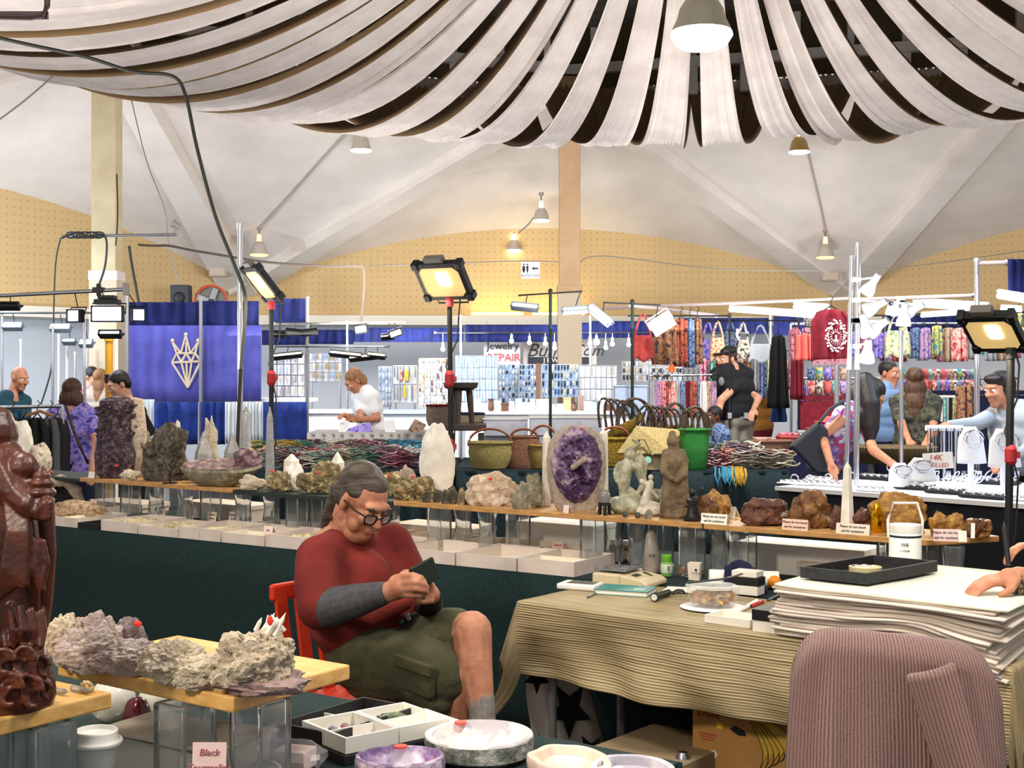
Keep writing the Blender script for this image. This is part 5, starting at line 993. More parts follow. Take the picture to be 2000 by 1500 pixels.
mb.lathe(p, [(.032, .014), (.024, .03), (.02, .06), (.026, .09)], 14, wob=lambda a, z: 1+.15*math.sin(3*a+z*40)).ell(p+Z*.115, .015).cap(p+Z*.09, p+Vector((.03, -.01, .10)), .008, .006).cap(p+Vector((.03, -.01, .10)), p+Vector((.038, -.01, .13)), .006, .01).cap(p+Z*.085, p+Vector((-.028, -.012, .06)), .009, .006)
build('figure', mb, M_black, o, remesh=.0035, smit=2); build('base', MB().lathe(p, [(.034, 0), (.036, .012), (.03, .016)], 16), M_black, o)
# amber rocks and cards
for i, (x0, x1, yt, m, sd, off, lab, kw) in enumerate(((1352, 1402, 972, R_amber, 80, .12, 'amber rock behind the first do not touch card', {}), (1378, 1428, 962, R_cit, 81, .18, 'wedge of yellow amber rock at the left end', {}), (1450, 1542, 973, R_amber2, 82, .10, 'big glossy red amber rock between two cards', {'dy': .6}), (1548, 1622, 962, R_amber, 83, .12, 'angular honey amber rock in the middle of the right board', {}), (1622, 1650, 990, R_amber2, 84, .12, 'small reddish rock left of the selenite tower', {}), (1665, 1705, 995, R_amber2, 85, .14, 'reddish rock right of the selenite tower', {}), (1700, 1808, 966, R_cit, 86, .20, 'large golden citrine coloured rock sloping right', {'dy': .45}), (1815, 1850, 1002, R_cit, 87, .17, 'small golden rock at the right end, left one', {}), (1850, 1888, 1004, R_cit, 88, .15, 'small golden rock at the right end, middle one', {}), (1885, 1935, 1012, R_amber, 89, .2, 'flat brown rock at the right end of the board', {}), (1730, 1800, 992, R_cit, 90, .07, 'yellow stone slice with pale frame behind the white jug', {'dy': .2}))):
    rock('amber_rock', x0, x1, 1030, yt, m, lab, sd, off, sub=4, rough=.4, jag=2.5, **kw)
p = SP(1713, .10); one('gold_foil', rockmesh(MB(), p, (.022, .012, .06), 95, 3, .3, 3, 4), mat('gold', '#e0a818', .2, 1), 'crumpled gold foil piece standing before the citrine rock', 'foil', smooth=False)
obelisk(1640, 1670, 1012, 900, R_wq, 'white selenite tower on the right shelf board', .10, n=4, tip=.10, rot=.78, taper=.55)
for i, (x, y, w_, h_, m, an, lab, tx) in enumerate(((1394, 1008, .115, .042, M_paper, 0, 'white please do not touch card, leftmost on the right board', 1), (1552, 1020, .105, .042, mat('peach_paper', '#e8c4ae', .8), 0, 'peach please do not touch card left of the selenite tower', 1), (1665, 1033, .13, .04, M_beigep, 0, 'beige please do not touch card below the selenite tower', 1), (1850, 1040, .095, .044, M_pinkp, 25, 'pinkish please do not touch card at the right end', 1), (1425, 972, .06, .05, M_paper, -20, 'blank white card behind the left amber rocks', 0), (1562, 985, .05, .05, M_paper, 15, 'blank white card behind the honey amber rock', 0), (1662, 990, .08, .04, M_paper, 0, 'blank beige card behind the selenite tower', 0), (1900, 995, .014, .055, M_paper, 10, 'thin curled white paper strip at the right end', 0), (1880, 1035, .03, .04, M_paper, 30, 'small bluish white card beside the right end card', 0))):
    p = SP(x, .004 if tx else .2); p = SP(x, .02 if i == 8 else (.004 if tx else .24 if i < 7 else .15))
    tagcard(p, w_, h_, m, lab, ('Please do not touch', 'ask for assistance') if tx else (), SAng+R(an), size=.0125, tilt=8)
# far left stones
LP = lambda off: (lambda px: SP(px, off, SZ-.01))
rock('pale_crystal', 20, 66, 915, 822, R_wq, 'tall pale quartz crystal at the far left', 101, dy=.5, place=LP(.2), jag=2, rough=.25)
rock('red_white_rock', 60, 100, 920, 866, stone('redwhite', '#c4b39c', '#8c4a30', '#e4dccb', 30, .6, .6), 'red speckled white rock right of the pale crystal', 102, place=LP(.22))
p = SP(115, .06, TB+.03); o = thing('amethyst_cave', 'arched grey geode with a dark hollow and red dot', 'crystal', p); s = S(p.y); r = 50/s; mb = MB()
mb.tube([p+Vector((math.cos(t)*r*.8, .02, math.sin(t)*r*1.15-.01)) for t in [R(-12+i*17) for i in range(13)]], [.035+.006*math.sin(i*2.4) for i in range(13)], 10)
build('rim', mb, R_crust, o, smooth=True); build('hollow', MB().lathe(p+Vector((0, .06, .05)), [(r*.8, 0), (r*.7, -.05), (.01, -.08)], 20, M=Matrix.Rotation(R(90), 3, 'X')), stone('hollow_dark', '#07070b', '#231a2a', None, 40, .8, .3), o, smooth=True)
build('sticker', MB().ell(at(101, 922, p.y-.03), (.01, .005, .006), n=8, m=4), R_red, o)
# ---------------------------------------------------------------- flood light stands, poles, cables
M_lens = mat('flood_lens', '#d9b878', emit=.75); M_cob = mat('flood_cob', '#fff0c8', emit=18); M_clamp = mat('red_clamp', '#a3262e', .5)
def floodstand(px, yt, yb, cx, cy, Wp, Hp, a_, psi, d, lab, px1=None, clamps=(), floor=True):
    b = at(px, yt, d); f = at(px1 or px, yb, d); f = Vector((f.x, f.y, .02)); o = thing('flood_light_stand', lab, 'flood light', (f.x, f.y, 0))
    build('pole', MB().cyl(f, b, .014 if d > 6.5 else .017, n=12), M_black, o, smooth=True)
    mb = MB()
    for t in (.3, 2.4, 4.5): build('leg', MB().cyl(f+Z*.25, f+Vector((.28*math.cos(t), .28*math.sin(t), 0)), .008), M_black, o)
    for y in clamps: q = at(px, y, d); build('clamp', MB().lathe(q-Z*.045, [(.018, 0), (.026, .015), (.026, .07), (.017, .09)], 12).box(q+Vector((.028, 0, 0)), (.02, .03, .03)), M_clamp, o, bevel=.002)
    M = Matrix.Rotation(R(psi), 3, 'Z')@Matrix.Rotation(R(a_), 3, 'X'); c = at(cx, cy, d-.02); s = S(d); W, H = Wp/s, Hp/s
    cr = .16
    pts = [(-.5+cr*.7, -.5), (.5-cr*.7, -.5), (.5, -.5+cr), (.5, .5-cr), (.5-cr*.7, .5), (-.5+cr*.7, .5), (-.5, .5-cr), (-.5, -.5+cr)]
    P3 = lambda x, y, z: c+M@Vector((x*W, y, z*H))
    hs = build('housing', MB().prism([P3(x, .0, z) for x, z in pts], M@Vector((0, .035, 0))), M_black, o, bevel=.004)
    build('lens', MB().prism([P3(x*.86, -.001, z*.82) for x, z in pts], M@Vector((0, -.004, 0))), M_lens, o)
    build('led_chip', MB().prism([P3(x*.26+.04, -.006, z*.38+.08) for x, z in pts], M@Vector((0, -.003, 0))), M_cob, o)
    fr = MB(); n = 8
    vs = [P3(x, -.006, z) for x, z in pts]+[P3(x*.84, -.010, z*.8) for x, z in pts]+[P3(x, .01, z) for x, z in pts]
    fr.add(vs, [[i, (i+1) % n, n+(i+1) % n, n+i] for i in range(n)]+[[2*n+i, 2*n+(i+1) % n, (i+1) % n, i] for i in range(n)]); build('frame', fr, M_black, o)
    for sx in (-1, 1):
        for sz in (-1, 1): build('corner_guard', MB().box(P3(sx*.46, .012, sz*.44), (W*.14, .055, H*.18), M=M), M_black, o, bevel=.006)
    build('driver', MB().box(P3(-.05, .02, .56), (W*.4, .04, H*.14), M=M), mat('mid_grey', '#6a665e', .6), o, bevel=.004)
    lo = P3(0, .02, -.5); build('bracket', MB().tube([P3(-.32, .02, -.5), P3(-.32, .02, -.66), P3(.32, .02, -.66), P3(.32, .02, -.5)], .005, 5), M_black, o)
    build('knuckle', MB().cyl(b-Z*.02, b+Z*.03, .022), M_clamp if d > 6.5 else M_black, o)
    pts = [P3(.2, .04, -.4), b+Vector((.05, .03, -.05)), b+Vector((.04, .03, -.2)), b+Vector((-.02, .02, -.34)), b+Vector((.03, -.01, -.55)), b+Vector((.025, .01, -.8)), b+Vector((-.02, .02, -1.0))]
    build('cord', MB().tube(pts, .0045, 5), M_cable, o, smooth=True)
    light('AREA', c+M@Vector((0, -.05, 0)), 14, (1, .86, .6), .12, rot=(M@Matrix.Rotation(R(-90), 3, 'X')).to_euler(), name='flood_light')
    return o
floodstand(530, 598, 900, 510, 555, 60, 82, 42, -50, 7.9, 'black tripod flood light at the left aimed down, beside the clear obelisk', clamps=(738,))
floodstand(878, 592, 940, 865, 550, 106, 86, 40, -28, 7.2, 'black tripod flood light at the centre above the white slab', px1=884, clamps=(740, 872))
floodstand(1974, 692, 1045, 1940, 652, 104, 120, 58, -38, 5.9, 'black tripod flood light at the right edge', px1=1966, clamps=(888,))
pole('silver_pole', 469, 441, 0, 8.1, .017, M_chrome, 'tall silver pole at the left with black cable running down it', floor=True)
def cable(name, pts, d, r, label, m=M_cable, ds=None, cat='cable', smooth_=True):
    P = [at(x, y, (ds[i] if ds else d)) for i, (x, y) in enumerate(pts)]; out = []
    for i in range(len(P)-1):
        p0, p1, p2, p3 = P[max(i-1, 0)], P[i], P[i+1], P[min(i+2, len(P)-1)]
        for k in range(5):
            t = k/5; out.append(.5*((2*p1)+(p2-p0)*t+(2*p0-5*p1+4*p2-p3)*t*t+(3*p1-p0-3*p2+p3)*t**3))
    out.append(P[-1]); return one(name, MB().tube(out, r, 6), m, label, cat, smooth=True)
cable('black_cable', [(-20, 70), (60, 88), (170, 112), (260, 140), (335, 148), (362, 185), (385, 290), (420, 420), (455, 510), (477, 570), (479, 620), (470, 730), (463, 880)], 8, .012, 'thick black cable along the drape edge then down the silver pole')
cable('power_cord', [(270, 478), (300, 480), (330, 480), (370, 488), (430, 498), (520, 512), (640, 520), (700, 520), (711, 530), (710, 580), (705, 632)], 15.5, .016, 'brown power cord swagged from the left column to the bright booth lamp', mat('brown_cord', '#4a4038', .7))
cable('wire', [(120, 465), (150, 455), (175, 462), (195, 458), (208, 470), (205, 520), (190, 565)], 15.2, .014, 'black wire coiled at the left of the cream column')
cable('wire', [(118, 465), (108, 520), (104, 640), (100, 720), (80, 790)], 15, .010, 'long black wire dropping at the far left booth')
cable('wire', [(252, 480), (258, 520), (272, 595)], 15.2, .018, 'short black wire right of the cream column')
cable('wire', [(228, 340), (230, 420), (226, 480)], 16.1, .010, 'thin dark wire running down the cream column face')
cable('wire', [(1130, 515), (1180, 500), (1400, 525), (1610, 528), (1780, 520), (2000, 490)], 20, .008, 'thin wire sagging across the right pegboard walls', M_grey)
cable('wire', [(1100, 512), (1000, 510), (720, 520)], 20, .008, 'thin wire across the pegboard left of the central column', M_grey)
cable('conduit', [(506, 447), (570, 378), (640, 300), (693, 245)], 0, .016, 'straight conduit between the two left ceiling lamps', mat('conduit_grey', '#a39d96', .6), ds=[hitplane(x, y, *tris['A']).y-.05 for x, y in ((506, 447), (570, 378), (640, 300), (693, 245))])
cable('conduit', [(1612, 450), (1604, 410), (1590, 350), (1578, 300)], 0, .016, 'straight conduit between the two right ceiling lamps', MATS['conduit_grey'], ds=[hitplane(x, y, *tris['B']).y-.05 for x, y in ((1612, 450), (1604, 410), (1590, 350), (1578, 300))])
cable('wire', [(1042, 425), (1030, 440), (1012, 455)], 18.6, .012, 'grey wire between the two small central lamps', M_grey)
cable('wire', [(108, 145), (50, 195), (-10, 240)], 12, .008, 'thin straight wire under the ceiling at the far left', M_grey)
cable('wire', [(250, 165), (285, 310), (322, 410), (330, 480), (350, 555)], 17, .008, 'thin wire hanging on the shell right of the cream column', M_grey)
o = thing('cable_bracket', 'metal arm on the cream column carrying coiled cables', 'bracket', at(228, 470, 16.2)); build('arm', MB().cyl(at(120, 462, 15.9), at(345, 458, 15.9), .018), M_metal, o)
mb = MB()
for k in range(5): c = at(140+k*13, 459, 15.8); mb.tube([c+Vector((.07*math.cos(t), 0, .035*math.sin(t))) for t in [i*math.pi/6 for i in range(12)]], .012, 5, True)
build('cable_coil', mb, M_cable, o, kind='stuff'); build('spot', MB().cyl(at(345, 458, 15.9), at(343, 440, 15.9), .02).cyl(at(337, 436, 15.9), at(352, 444, 15.9), .05, .03), M_grey, o)
c = at(80, 20, 9.0); o = thing('truss_corner', 'dark bent metal bracket at the top left corner of the picture', 'bracket', c)
build('bar', MB().tube([at(-40, 32, 6), at(60, 34, 6), at(84, 30, 6), at(92, 12, 6), at(93, -20, 6)], .014, 8), mat('dark_brown_metal', '#3a2d2a', .5), o, smooth=True)
build('plate', MB().box(at(40, 30, 6.02), (.25, .015, .035)), MATS['dark_brown_metal'], o)
# silver poles and white lamp cluster of the jewelry stall
for i, (x0, x1, yt, r) in enumerate(((1676, 1672, 478, .02), (1664, 1652, 503, .017))):
    pole('silver_pole', x0, yt, 960, 9.2, r, M_chrome, ('taller silver pole of the jewelry stall at the right', 'shorter silver pole just left of the taller one')[i], px1=x1)
pole('silver_pole', 1760, 650, 905, 9.6, .016, M_chrome, 'thin pale pole carrying the lamp cluster over the jewelry stall')
LM = mat('lamp_white', '#d6d8dc', .4)
for i, (x, y, ax, az, lit) in enumerate(((1700, 560, 20, 30, 0), (1706, 600, 30, 60, 0), (1712, 640, 35, 50, 1), (1692, 640, 10, -20, 0), (1694, 690, 20, 0, 0), (1765, 620, 10, 0, 1), (1782, 605, 45, 60, 1), (1745, 600, 60, -60, 0))):
    c = at(x, y, 9.15 if x < 1730 else 9.6); M = Matrix.Rotation(R(az), 3, 'Y')@Matrix.Rotation(R(ax), 3, 'X')
    o = thing('clip_lamp', 'white clip lamp of the cluster, %s' % ('topmost on the silver pole', 'second from top on the silver pole', 'lit one in the middle of the silver pole', 'left one on the silver pole', 'lowest on the silver pole', 'lit one on the thin pole', 'right tilted lit one on the thin pole', 'left tilted one on the thin pole')[i], 'lamp', c)
    build('shade', MB().lathe(c-M@Vector((0, 0, .06)), [(.055, 0), (.05, .04), (.028, .09), (.024, .15), (.02, .16), (.022, .09), (.04, .04), (.05, 0.002)], 16, M=M), LM, o, smooth=True)
    build('bulb', MB().ell(c-M@Vector((0, 0, .045)), (.035, .035, .02), M=M), M_led if lit else LM, o, smooth=True); tx = 1674 if x < 1730 else 1760
    build('clip', MB().cyl(c+M@Vector((0, 0, .08)), at(tx, y-14, 9.18 if x < 1730 else 9.6), .008).box(at(tx, y-14, 9.17 if x < 1730 else 9.6), (.05, .04, .03)), LM, o)
# ---------------------------------------------------------------- jewelry stall on the right
JA, JB = at(1515, 950, 9.1), at(2020, 987, 7.8); JA.z = JB.z = .80; JU = (JB-JA).normalized(); JV = Vector((-JU.y, JU.x, 0)); JL = (JB-JA).length; JAng = math.atan2(JU.y, JU.x)
o = thing('jewelry_table', 'brightly lit white topped jewelry table with a black cloth front', 'table', (JA+JB)/2-Z*.8)
build('table_top', MB().prism([Vector((q.x, q.y, .785)) for q in (JA, JB, JB+JV*2.0, JA+JV*.9)], (0, 0, .015)), mat('glow_white', '#e8f0ff', .4), o); build('table_edge', quadbox(MB(), JA-JV*.01, JU*JL, JV*.01, .775, .803), M_whitepl, o)
mb = MB(); cloth_panel(mb, JA+JV*.02, JB+JV*.02, .02, .775, 8, .01, 8); build('table_skirt', mb, F['blk'], o, smooth=True, ang=180, thick=.004, fix=False)
def J(px, py, z=.80): return G(px, py, z)
SV_ = mat('silver', '#dfe4ee', .15, 1); PEARL = mat('pearl', '#f4f2f4', .2); trn = 0
for i, (x, y, w_, dp, cs, dark) in enumerate(((1560, 945, .26, .16, 8, 0), (1625, 948, .24, .16, 8, 0), (1710, 936, .28, .13, 9, 1), (1700, 958, .20, .12, 7, 0), (1790, 955, .26, .14, 8, 1), (1850, 963, .24, .15, 7, 1), (1925, 972, .28, .16, 8, 1), (1985, 975, .2, .16, 6, 0), (1880, 938, .26, .16, 8, 0), (1950, 945, .26, .16, 8, 1), (1602, 938, .22, .12, 7, 0))):
    p = J(x, y, .803); o = thing('ring_tray', '%s tray of small silver pieces on the lit table, %s' % (('white', 'black')[dark], ('leftmost', 'second in front', 'behind the silver poles', 'in front of the poles', 'fifth', 'sixth', 'seventh', 'rightmost in front', 'under the white busts', 'under the right bust', 'small rear left')[i]), 'jewelry tray', p, 'ring trays on the lit table')
    build('tray', quadbox(MB(), p-JU*w_/2-JV*dp/2, JU*w_, JV*dp, .804, .822 if dark else .812), M_black if dark else F['white'], o, bevel=.002); mb = MB(); mp = MB(); zt = .824 if dark else .813
    for a_ in range(cs):
        for b_ in range(5):
            q = p+JU*w_*((a_+.5)/cs-.5)*.92+JV*dp*((b_+.5)/5-.5)*.9; q.z = zt
            (mb if (a_+b_) % 2 else mp).ell(q+Z*.008, (.009, .009, .010), n=6, m=4)
    build('silver_pieces', mb, SV_, o, kind='stuff'); build('pearl_pieces', mp, PEARL, o, kind='stuff')
for i, (x, y) in enumerate(((1552, 935), (1582, 936), (1618, 934), (1662, 930), (1740, 912), (1755, 925))):
    c = J(x, 946, .803); c = at(x, y, c.y+.05); one('bangle', MB().tube([c+Vector((.026*math.cos(t), .01*math.sin(t), .03*math.sin(t))) for t in [k*math.pi/9 for k in range(18)]], .005, 6, True), SV_, 'silver hoop bangle standing on the lit table, %s from the left' % ordn(i), 'bangle', 'hoop bangles on the lit table', smooth=True)
def bust(x, yb, yt, d, w_, lab):
    c = at(x, yb, d); H = (yb-yt)/S(d); Wd = w_/S(d)/2; o = thing('necklace_bust', lab, 'necklace display', c)
    def fn(u, v):
        t = u*2-1; wv = Wd*(1-.25*v if v < .7 else .82-.45*((v-.7)/.3)**.8); return c+Vector((t*wv, -.05*(1-t*t)*(1-.5*v)+.04*v, H*v))
    build('stand', MB().cyl(Vector((c.x, c.y+.02, .80)), c+Vector((0, .02, H*.3)), .02), F['white'], o)
    mb = MB(); mb.grid(fn, 14, 10); build('bust', mb, F['white'], o, smooth=True, ang=180, thick=.012, fix=False)
    for k in range(2): build('necklace', MB().tube([c+Vector((Wd*(.7-.2*k)*math.sin(t), -.052+.012*abs(math.sin(t)), H*(.92-(.42+.12*k)*(.5+.5*math.cos(t))))) for t in [j*math.pi/8-math.pi for j in range(17)]], .004, 5), SV_, o)
bust(1898, 905, 834, 9.0, 56, 'white necklace bust left of the right flood light pole'); bust(1962, 912, 838, 8.8, 64, 'white necklace bust behind the right flood light pole'); bust(1800, 940, 895, 8.9, 60, 'small white necklace bust left of the price sign'); bust(1760, 950, 905, 8.9, 50, 'small white necklace bust beside the thin pale pole')
o = thing('gold_sign', 'white card sign with red handwriting among the jewelry', 'sign', at(1832, 915, 8.9)); c = at(1832, 900, 8.9); M = Matrix.Rotation(R(-4), 3, 'Y'); build('card', MB().box(c, (.20, .01, .11), M=M), M_paper, o)
text('14K', c+Vector((-.02, -.008, .02)), .055, M_redink, o, shear=.2); text('FILLED', c+Vector((.01, -.008, -.03)), .04, M_redink, o, shear=.2)
o = thing('necklace_bar', 'horizontal bar stand with hanging chains beside the white busts', 'necklace display', at(1840, 900, 9.4)); a, b = at(1808, 836, 9.4), at(1880, 836, 9.4)
build('bar', MB().cyl(a, b, .02), F['white'], o, smooth=True); build('post', MB().cyl((a+b)/2, Vector(((a+b)/2).xy.to_3d())+Z*.8, .01), SV_, o); mb = MB()
for k in range(14):
    p = a.lerp(b, (k+.5)/14); build('chain', MB().cyl(p-Vector((0, .02, 0)), p-Vector((0, .02, .16+.04*(k % 3))), .004, n=5), (SV_, M_black, SV_)[k % 3], o)
rn = random.Random(5)
for i in range(26):
    x = 1780+(i % 13)*17+rn.uniform(-4, 4); y = 935+10*(i//13); c = J(x, y, .803); r = rn.uniform(.02, .032); mb = MB()
    if i % 2: mb.tube([c+Vector((r*math.cos(t), r*.6*math.sin(t), .03+r*math.sin(t+1))) for t in [k*math.pi/7 for k in range(14)]], .0045, 5, True)
    else: mb.box(c+Z*.03, (.035, .02, .055)).ell(c+Vector((0, -.012, .03)), .008, n=6, m=4)
    one('jewelry_piece', mb, (SV_, PEARL)[i % 2], 'small %s on the lit table, %s of its %s row' % (('silver cuff', 'earring card')[i % 2 == 0], ordn(i % 13), ('rear', 'front')[i//13]), 'jewelry', 'small pieces on the lit table')
one('woven_bowl', MB().lathe(at(1745, 892, 10.4), [(.25, -.05), (.33, .02), (.34, .08), (.30, .07), (.01, .05)], 28), woven('woven_dkgold', '#7a6332', '#3c3018', 40), 'dark gold woven bowl behind the lit jewelry table', 'basket', smooth=True)
# ---------------------------------------------------------------- seller's desk with the striped cloth
T0_ = Vector((.02, 4.85, 0)); TU = Vector((.777, -.629, 0)); TV = Vector((.629, .777, 0)); TA = math.atan2(TU.y, TU.x); TL, TD = 1.78, .60
M_strip = mat('striped_cloth', '#a08a5c', .7, spec=.3)
nt = M_strip.node_tree; nn = nt.nodes; ll = nt.links; tc = nn.new('ShaderNodeTexCoord'); mp = nn.new('ShaderNodeMapping'); ll.new(tc.outputs['UV'], mp.inputs[0]); mp.inputs['Scale'].default_value = (2, 70, 1)
nz = nn.new('ShaderNodeTexNoise'); nz.inputs['Scale'].default_value = 1.6; nz.inputs['Detail'].default_value = 4; ll.new(mp.outputs[0], nz.inputs[0]); wv = nn.new('ShaderNodeTexWave'); wv.bands_direction = 'Y'; wv.inputs['Scale'].default_value = .42; wv.inputs['Distortion'].default_value = 1.5; ll.new(mp.outputs[0], wv.inputs[0])
mx = nn.new('ShaderNodeMath'); mx.operation = 'MULTIPLY_ADD'; mx.inputs[1].default_value = .45; ll.new(wv.outputs[1], mx.inputs[0]); ll.new(nz.outputs[0], mx.inputs[2]); rp = nn.new('ShaderNodeValToRGB'); ll.new(mx.outputs[0], rp.inputs[0])
for i, (p_, c_) in enumerate(((.42, '#54472f'), (.64, '#8a7854'), (.9, '#b9a984'))):
    e_ = rp.color_ramp.elements[i] if i < 2 else rp.color_ramp.elements.new(p_); e_.position = p_; e_.color = lin(c_)
ll.new(rp.outputs[0], nn['Principled BSDF'].inputs['Base Color']); bp_ = nn.new('ShaderNodeBump'); bp_.inputs['Strength'].default_value = .4; bp_.inputs['Distance'].default_value = .004; ll.new(mx.outputs[0], bp_.inputs['Height']); ll.new(bp_.outputs[0], nn['Principled BSDF'].inputs['Normal'])
o = thing('desk', 'folding desk with grey metal legs under the striped cloth', 'table', T0_+TU*TL/2+TV*TD/2)
build('table_top', quadbox(MB(), T0_+TU*.01+TV*.01, TU*(TL-.02), TV*(TD-.02), .70, .73), mat('desk_grey', '#77746c', .6), o, bevel=.004)
for a_, b_ in ((.10, .08), (.10, TD-.08), (TL-.1, .08), (TL-.1, TD-.08)):
    p = T0_+TU*a_+TV*b_; build('leg', MB().cyl(p, p+Z*.70, .016), M_grey, o, smooth=True)
mb = MB(); nu_, nv_ = 150, 110; LA, LB, DR = .30, .30, .32; full = []
def cloth(u, v):
    a_ = -LA+(TL+LA+LB)*u; b_ = -DR+(TD+DR)*v
    ea = max(0, -a_)+max(0, a_-TL); eb = max(0, -b_); ac = min(max(a_, 0), TL); bc = max(b_, 0)
    t = ac/TL
    dropf = eb*.84; 
    out = eb*.05; fold = 0
    if eb > 0:
        k = eb/DR
        fold = k*(.030*math.sin(a_*7+1.2-b_*9)+.05*noise.noise(Vector((a_*2.6-b_*2.5, b_*2.5, 2)))+.012*math.sin(a_*21+b_*16))+.055*math.sin(math.pi*min(1, max(0, (t-.25)/.65)))*k*math.sin(k*2.2+.3)
    p = T0_+TU*ac+TV*bc-TV*(out+fold)+Z*.742
    if a_ < 0: p -= TU*(ea*.22+(.03*math.sin(b_*16)+.02)*ea/LA)
    if a_ > TL: p += TU*ea*.1
    p.z -= dropf
    p.z -= ea*.93*(1 if eb == 0 else .8)
    if ea == 0 and eb == 0: p.z += .0015*noise.noise(Vector((a_*6, b_*6, 0)))
    return p
mb.grid(cloth, nu_, nv_, uvs=False)
for j in range(nv_+1):
    for i in range(nu_+1): mb.uv[j*(nu_+1)+i] = (-LA+(TL+LA+LB)*i/nu_, -DR+(TD+DR)*j/nv_)
one('tablecloth', mb, M_strip, 'tan ribbed striped cloth draped over the seller desk', 'tablecloth', smooth=True, ang=180, thick=.003, fix=False)
mb = MB(); cloth_panel(mb, T0_+TU*.35+TV*(TD-.05), T0_+TU*1.3+TV*(TD-.05), .36, .72, 7, .02, 9)
one('cloth_back_fall', mb, M_strip, 'rear fall of the striped cloth seen under the desk', 'cloth', smooth=True, ang=180, thick=.003, fix=False)
TZ2 = .744
def D(px, py, z=TZ2): return G(px, py, z)
def flat(name, px, py, w_, dp, h, m, label, cat, ang=TA, z=TZ2, parts=None, bevel=.003):
    p = D(px, py, z); o = thing(name, label, cat, p); M = Matrix.Rotation(ang, 3, 'Z'); build('body', MB().box(p+Z*h/2, (w_, dp, h), ang), m, o, bevel=bevel)
    for (n_, dx, dy, w2, d2, h2, m2, zz) in (parts or ()): build(n_, MB().box(p+M@Vector((dx, dy, 0))+Z*(h+zz), (w2, d2, h2), ang), m2, o)
    return o
M_scr = mat('dark_screen', '#3c423f', .2); M_teal = mat('teal_cover', '#2f7f7c', .5); M_creamp = mat('cream_plastic', '#cfc09a', .5)
flat('card_reader', 1133, 1149, .155, .105, .022, M_whitepl, 'white tablet card reader with dark screen at the left end of the desk', 'card reader', TA+.25, parts=(('screen', .01, .005, .11, .07, .002, M_scr, 0),), bevel=.006)
o = flat('notebook', 1222, 1158, .20, .13, .018, M_paper, 'turquoise covered notebook with elastic band and sticker', 'notebook', TA+.30, bevel=0, parts=(('cover', 0, 0, .206, .136, .003, M_teal, 0), ('sticker', .06, -.02, .045, .03, .001, mat('teal_sticker', '#9fb9a8', .6), .002), ('elastic', .085, 0, .006, .137, .001, M_teal, .002)))
build('back_cover', MB().box(D(1222, 1158)+Z*.001, (.206, .136, .002), TA+.30), M_teal, o)
p = D(1230, 1140); an = TA+.12; M = Matrix.Rotation(an, 3, 'Z'); o = thing('scale', 'cream digital scale with steel weighing plate and dark display', 'scale', p)
L2 = lambda x, y, z: p+M@Vector((x, y, z))
build('body', MB().prism([L2(-.12, -.09, 0), L2(.0, -.09, 0), L2(.0, -.09, .045), L2(-.12, -.09, .045)], M@Vector((0, .18, 0))), M_creamp, o, bevel=.006)
build('console', MB().prism([L2(.0, -.09, 0), L2(.12, -.09, 0), L2(.12, -.09, .018), L2(.095, -.09, .032), L2(.0, -.09, .045)], M@Vector((0, .18, 0))), M_creamp, o, bevel=.006)
build('plate', MB().box(L2(-.055, .01, .056), (.14, .15, .006), an), mat('steel', '#8f9a9c', .25, .9), o, bevel=.003); build('plate_stem', MB().cyl(L2(-.055, .01, .04), L2(-.055, .01, .056), .03), M_black, o)
RT = Matrix.Rotation(an, 3, 'Z')@Matrix.Rotation(R(10), 3, 'Y')
build('display', MB().box(L2(.045, -.03, .041), (.022, .045, .003), M=RT), M_scr, o)
for k in range(5): build('button', MB().box(L2(.04+.012*k*.8, .05-.016*k*.3, .042-.002*k), (.012, .012, .003), M=RT), mat('dark_green_btn', '#24402c', .5), o)
# pens and small stuff
def pen(px0, py0, px1, py1, m, lab, r=.0045, z=TZ2): a, b = D(px0, py0, z+r), D(px1, py1, z+r); o = thing('pen', lab, 'pen', (a+b)/2-Z*r); build('barrel', MB().cyl(a, b, r, n=8), m, o, smooth=True); build('pen_tip', MB().cyl(b, b+(b-a).normalized()*.012, r*.8, r*.2, n=8), M_black, o); build('clip', MB().cyl(a+Z*r, a.lerp(b, .3)+Z*r, .001, n=4), M_chrome, o)
pen(1162, 1158, 1148, 1166, M_grey, 'grey pen lying between the card reader and notebook')
pen(1490, 1175, 1466, 1184, mat('red_pen', '#c22a35', .4), 'red and white marker lying behind the white box lid', .007)
pen(1525, 1160, 1500, 1172, M_grey, 'grey pen beside the red marker')
a, b = D(1280, 1166, TZ2+.016), D(1306, 1157, TZ2+.014); o = thing('flashlight', 'black metal flashlight with bright lens and coiled strap', 'flashlight', (a+b)/2-Z*.015); build('body', MB().cyl(a, b, .012, n=12), M_black, o, smooth=True); build('head', MB().cyl(a-(b-a).normalized()*.01, a+(b-a).normalized()*.015, .016, .014, n=14), M_black, o, smooth=True); build('lens', MB().cyl(a-(b-a).normalized()*.012, a-(b-a).normalized()*.009, .012, n=12), mat('lens_pale', '#cfd6cf', .1), o)
build('strap', MB().tube([b+Vector((.03*math.cos(t)+.03, .02*math.sin(t), -.004+.012*abs(math.sin(t*1.5)))) for t in [i*.7 for i in range(16)]], .004, 6), M_black, o, smooth=True)
one('napkin', MB().box(D(1335, 1152, TZ2+.008), (.13, .10, .006), TA+.5).box(D(1335, 1152, TZ2+.003), (.14, .11, .004), TA+.35), M_paper, 'white folded napkins behind the flashlight', 'napkin')
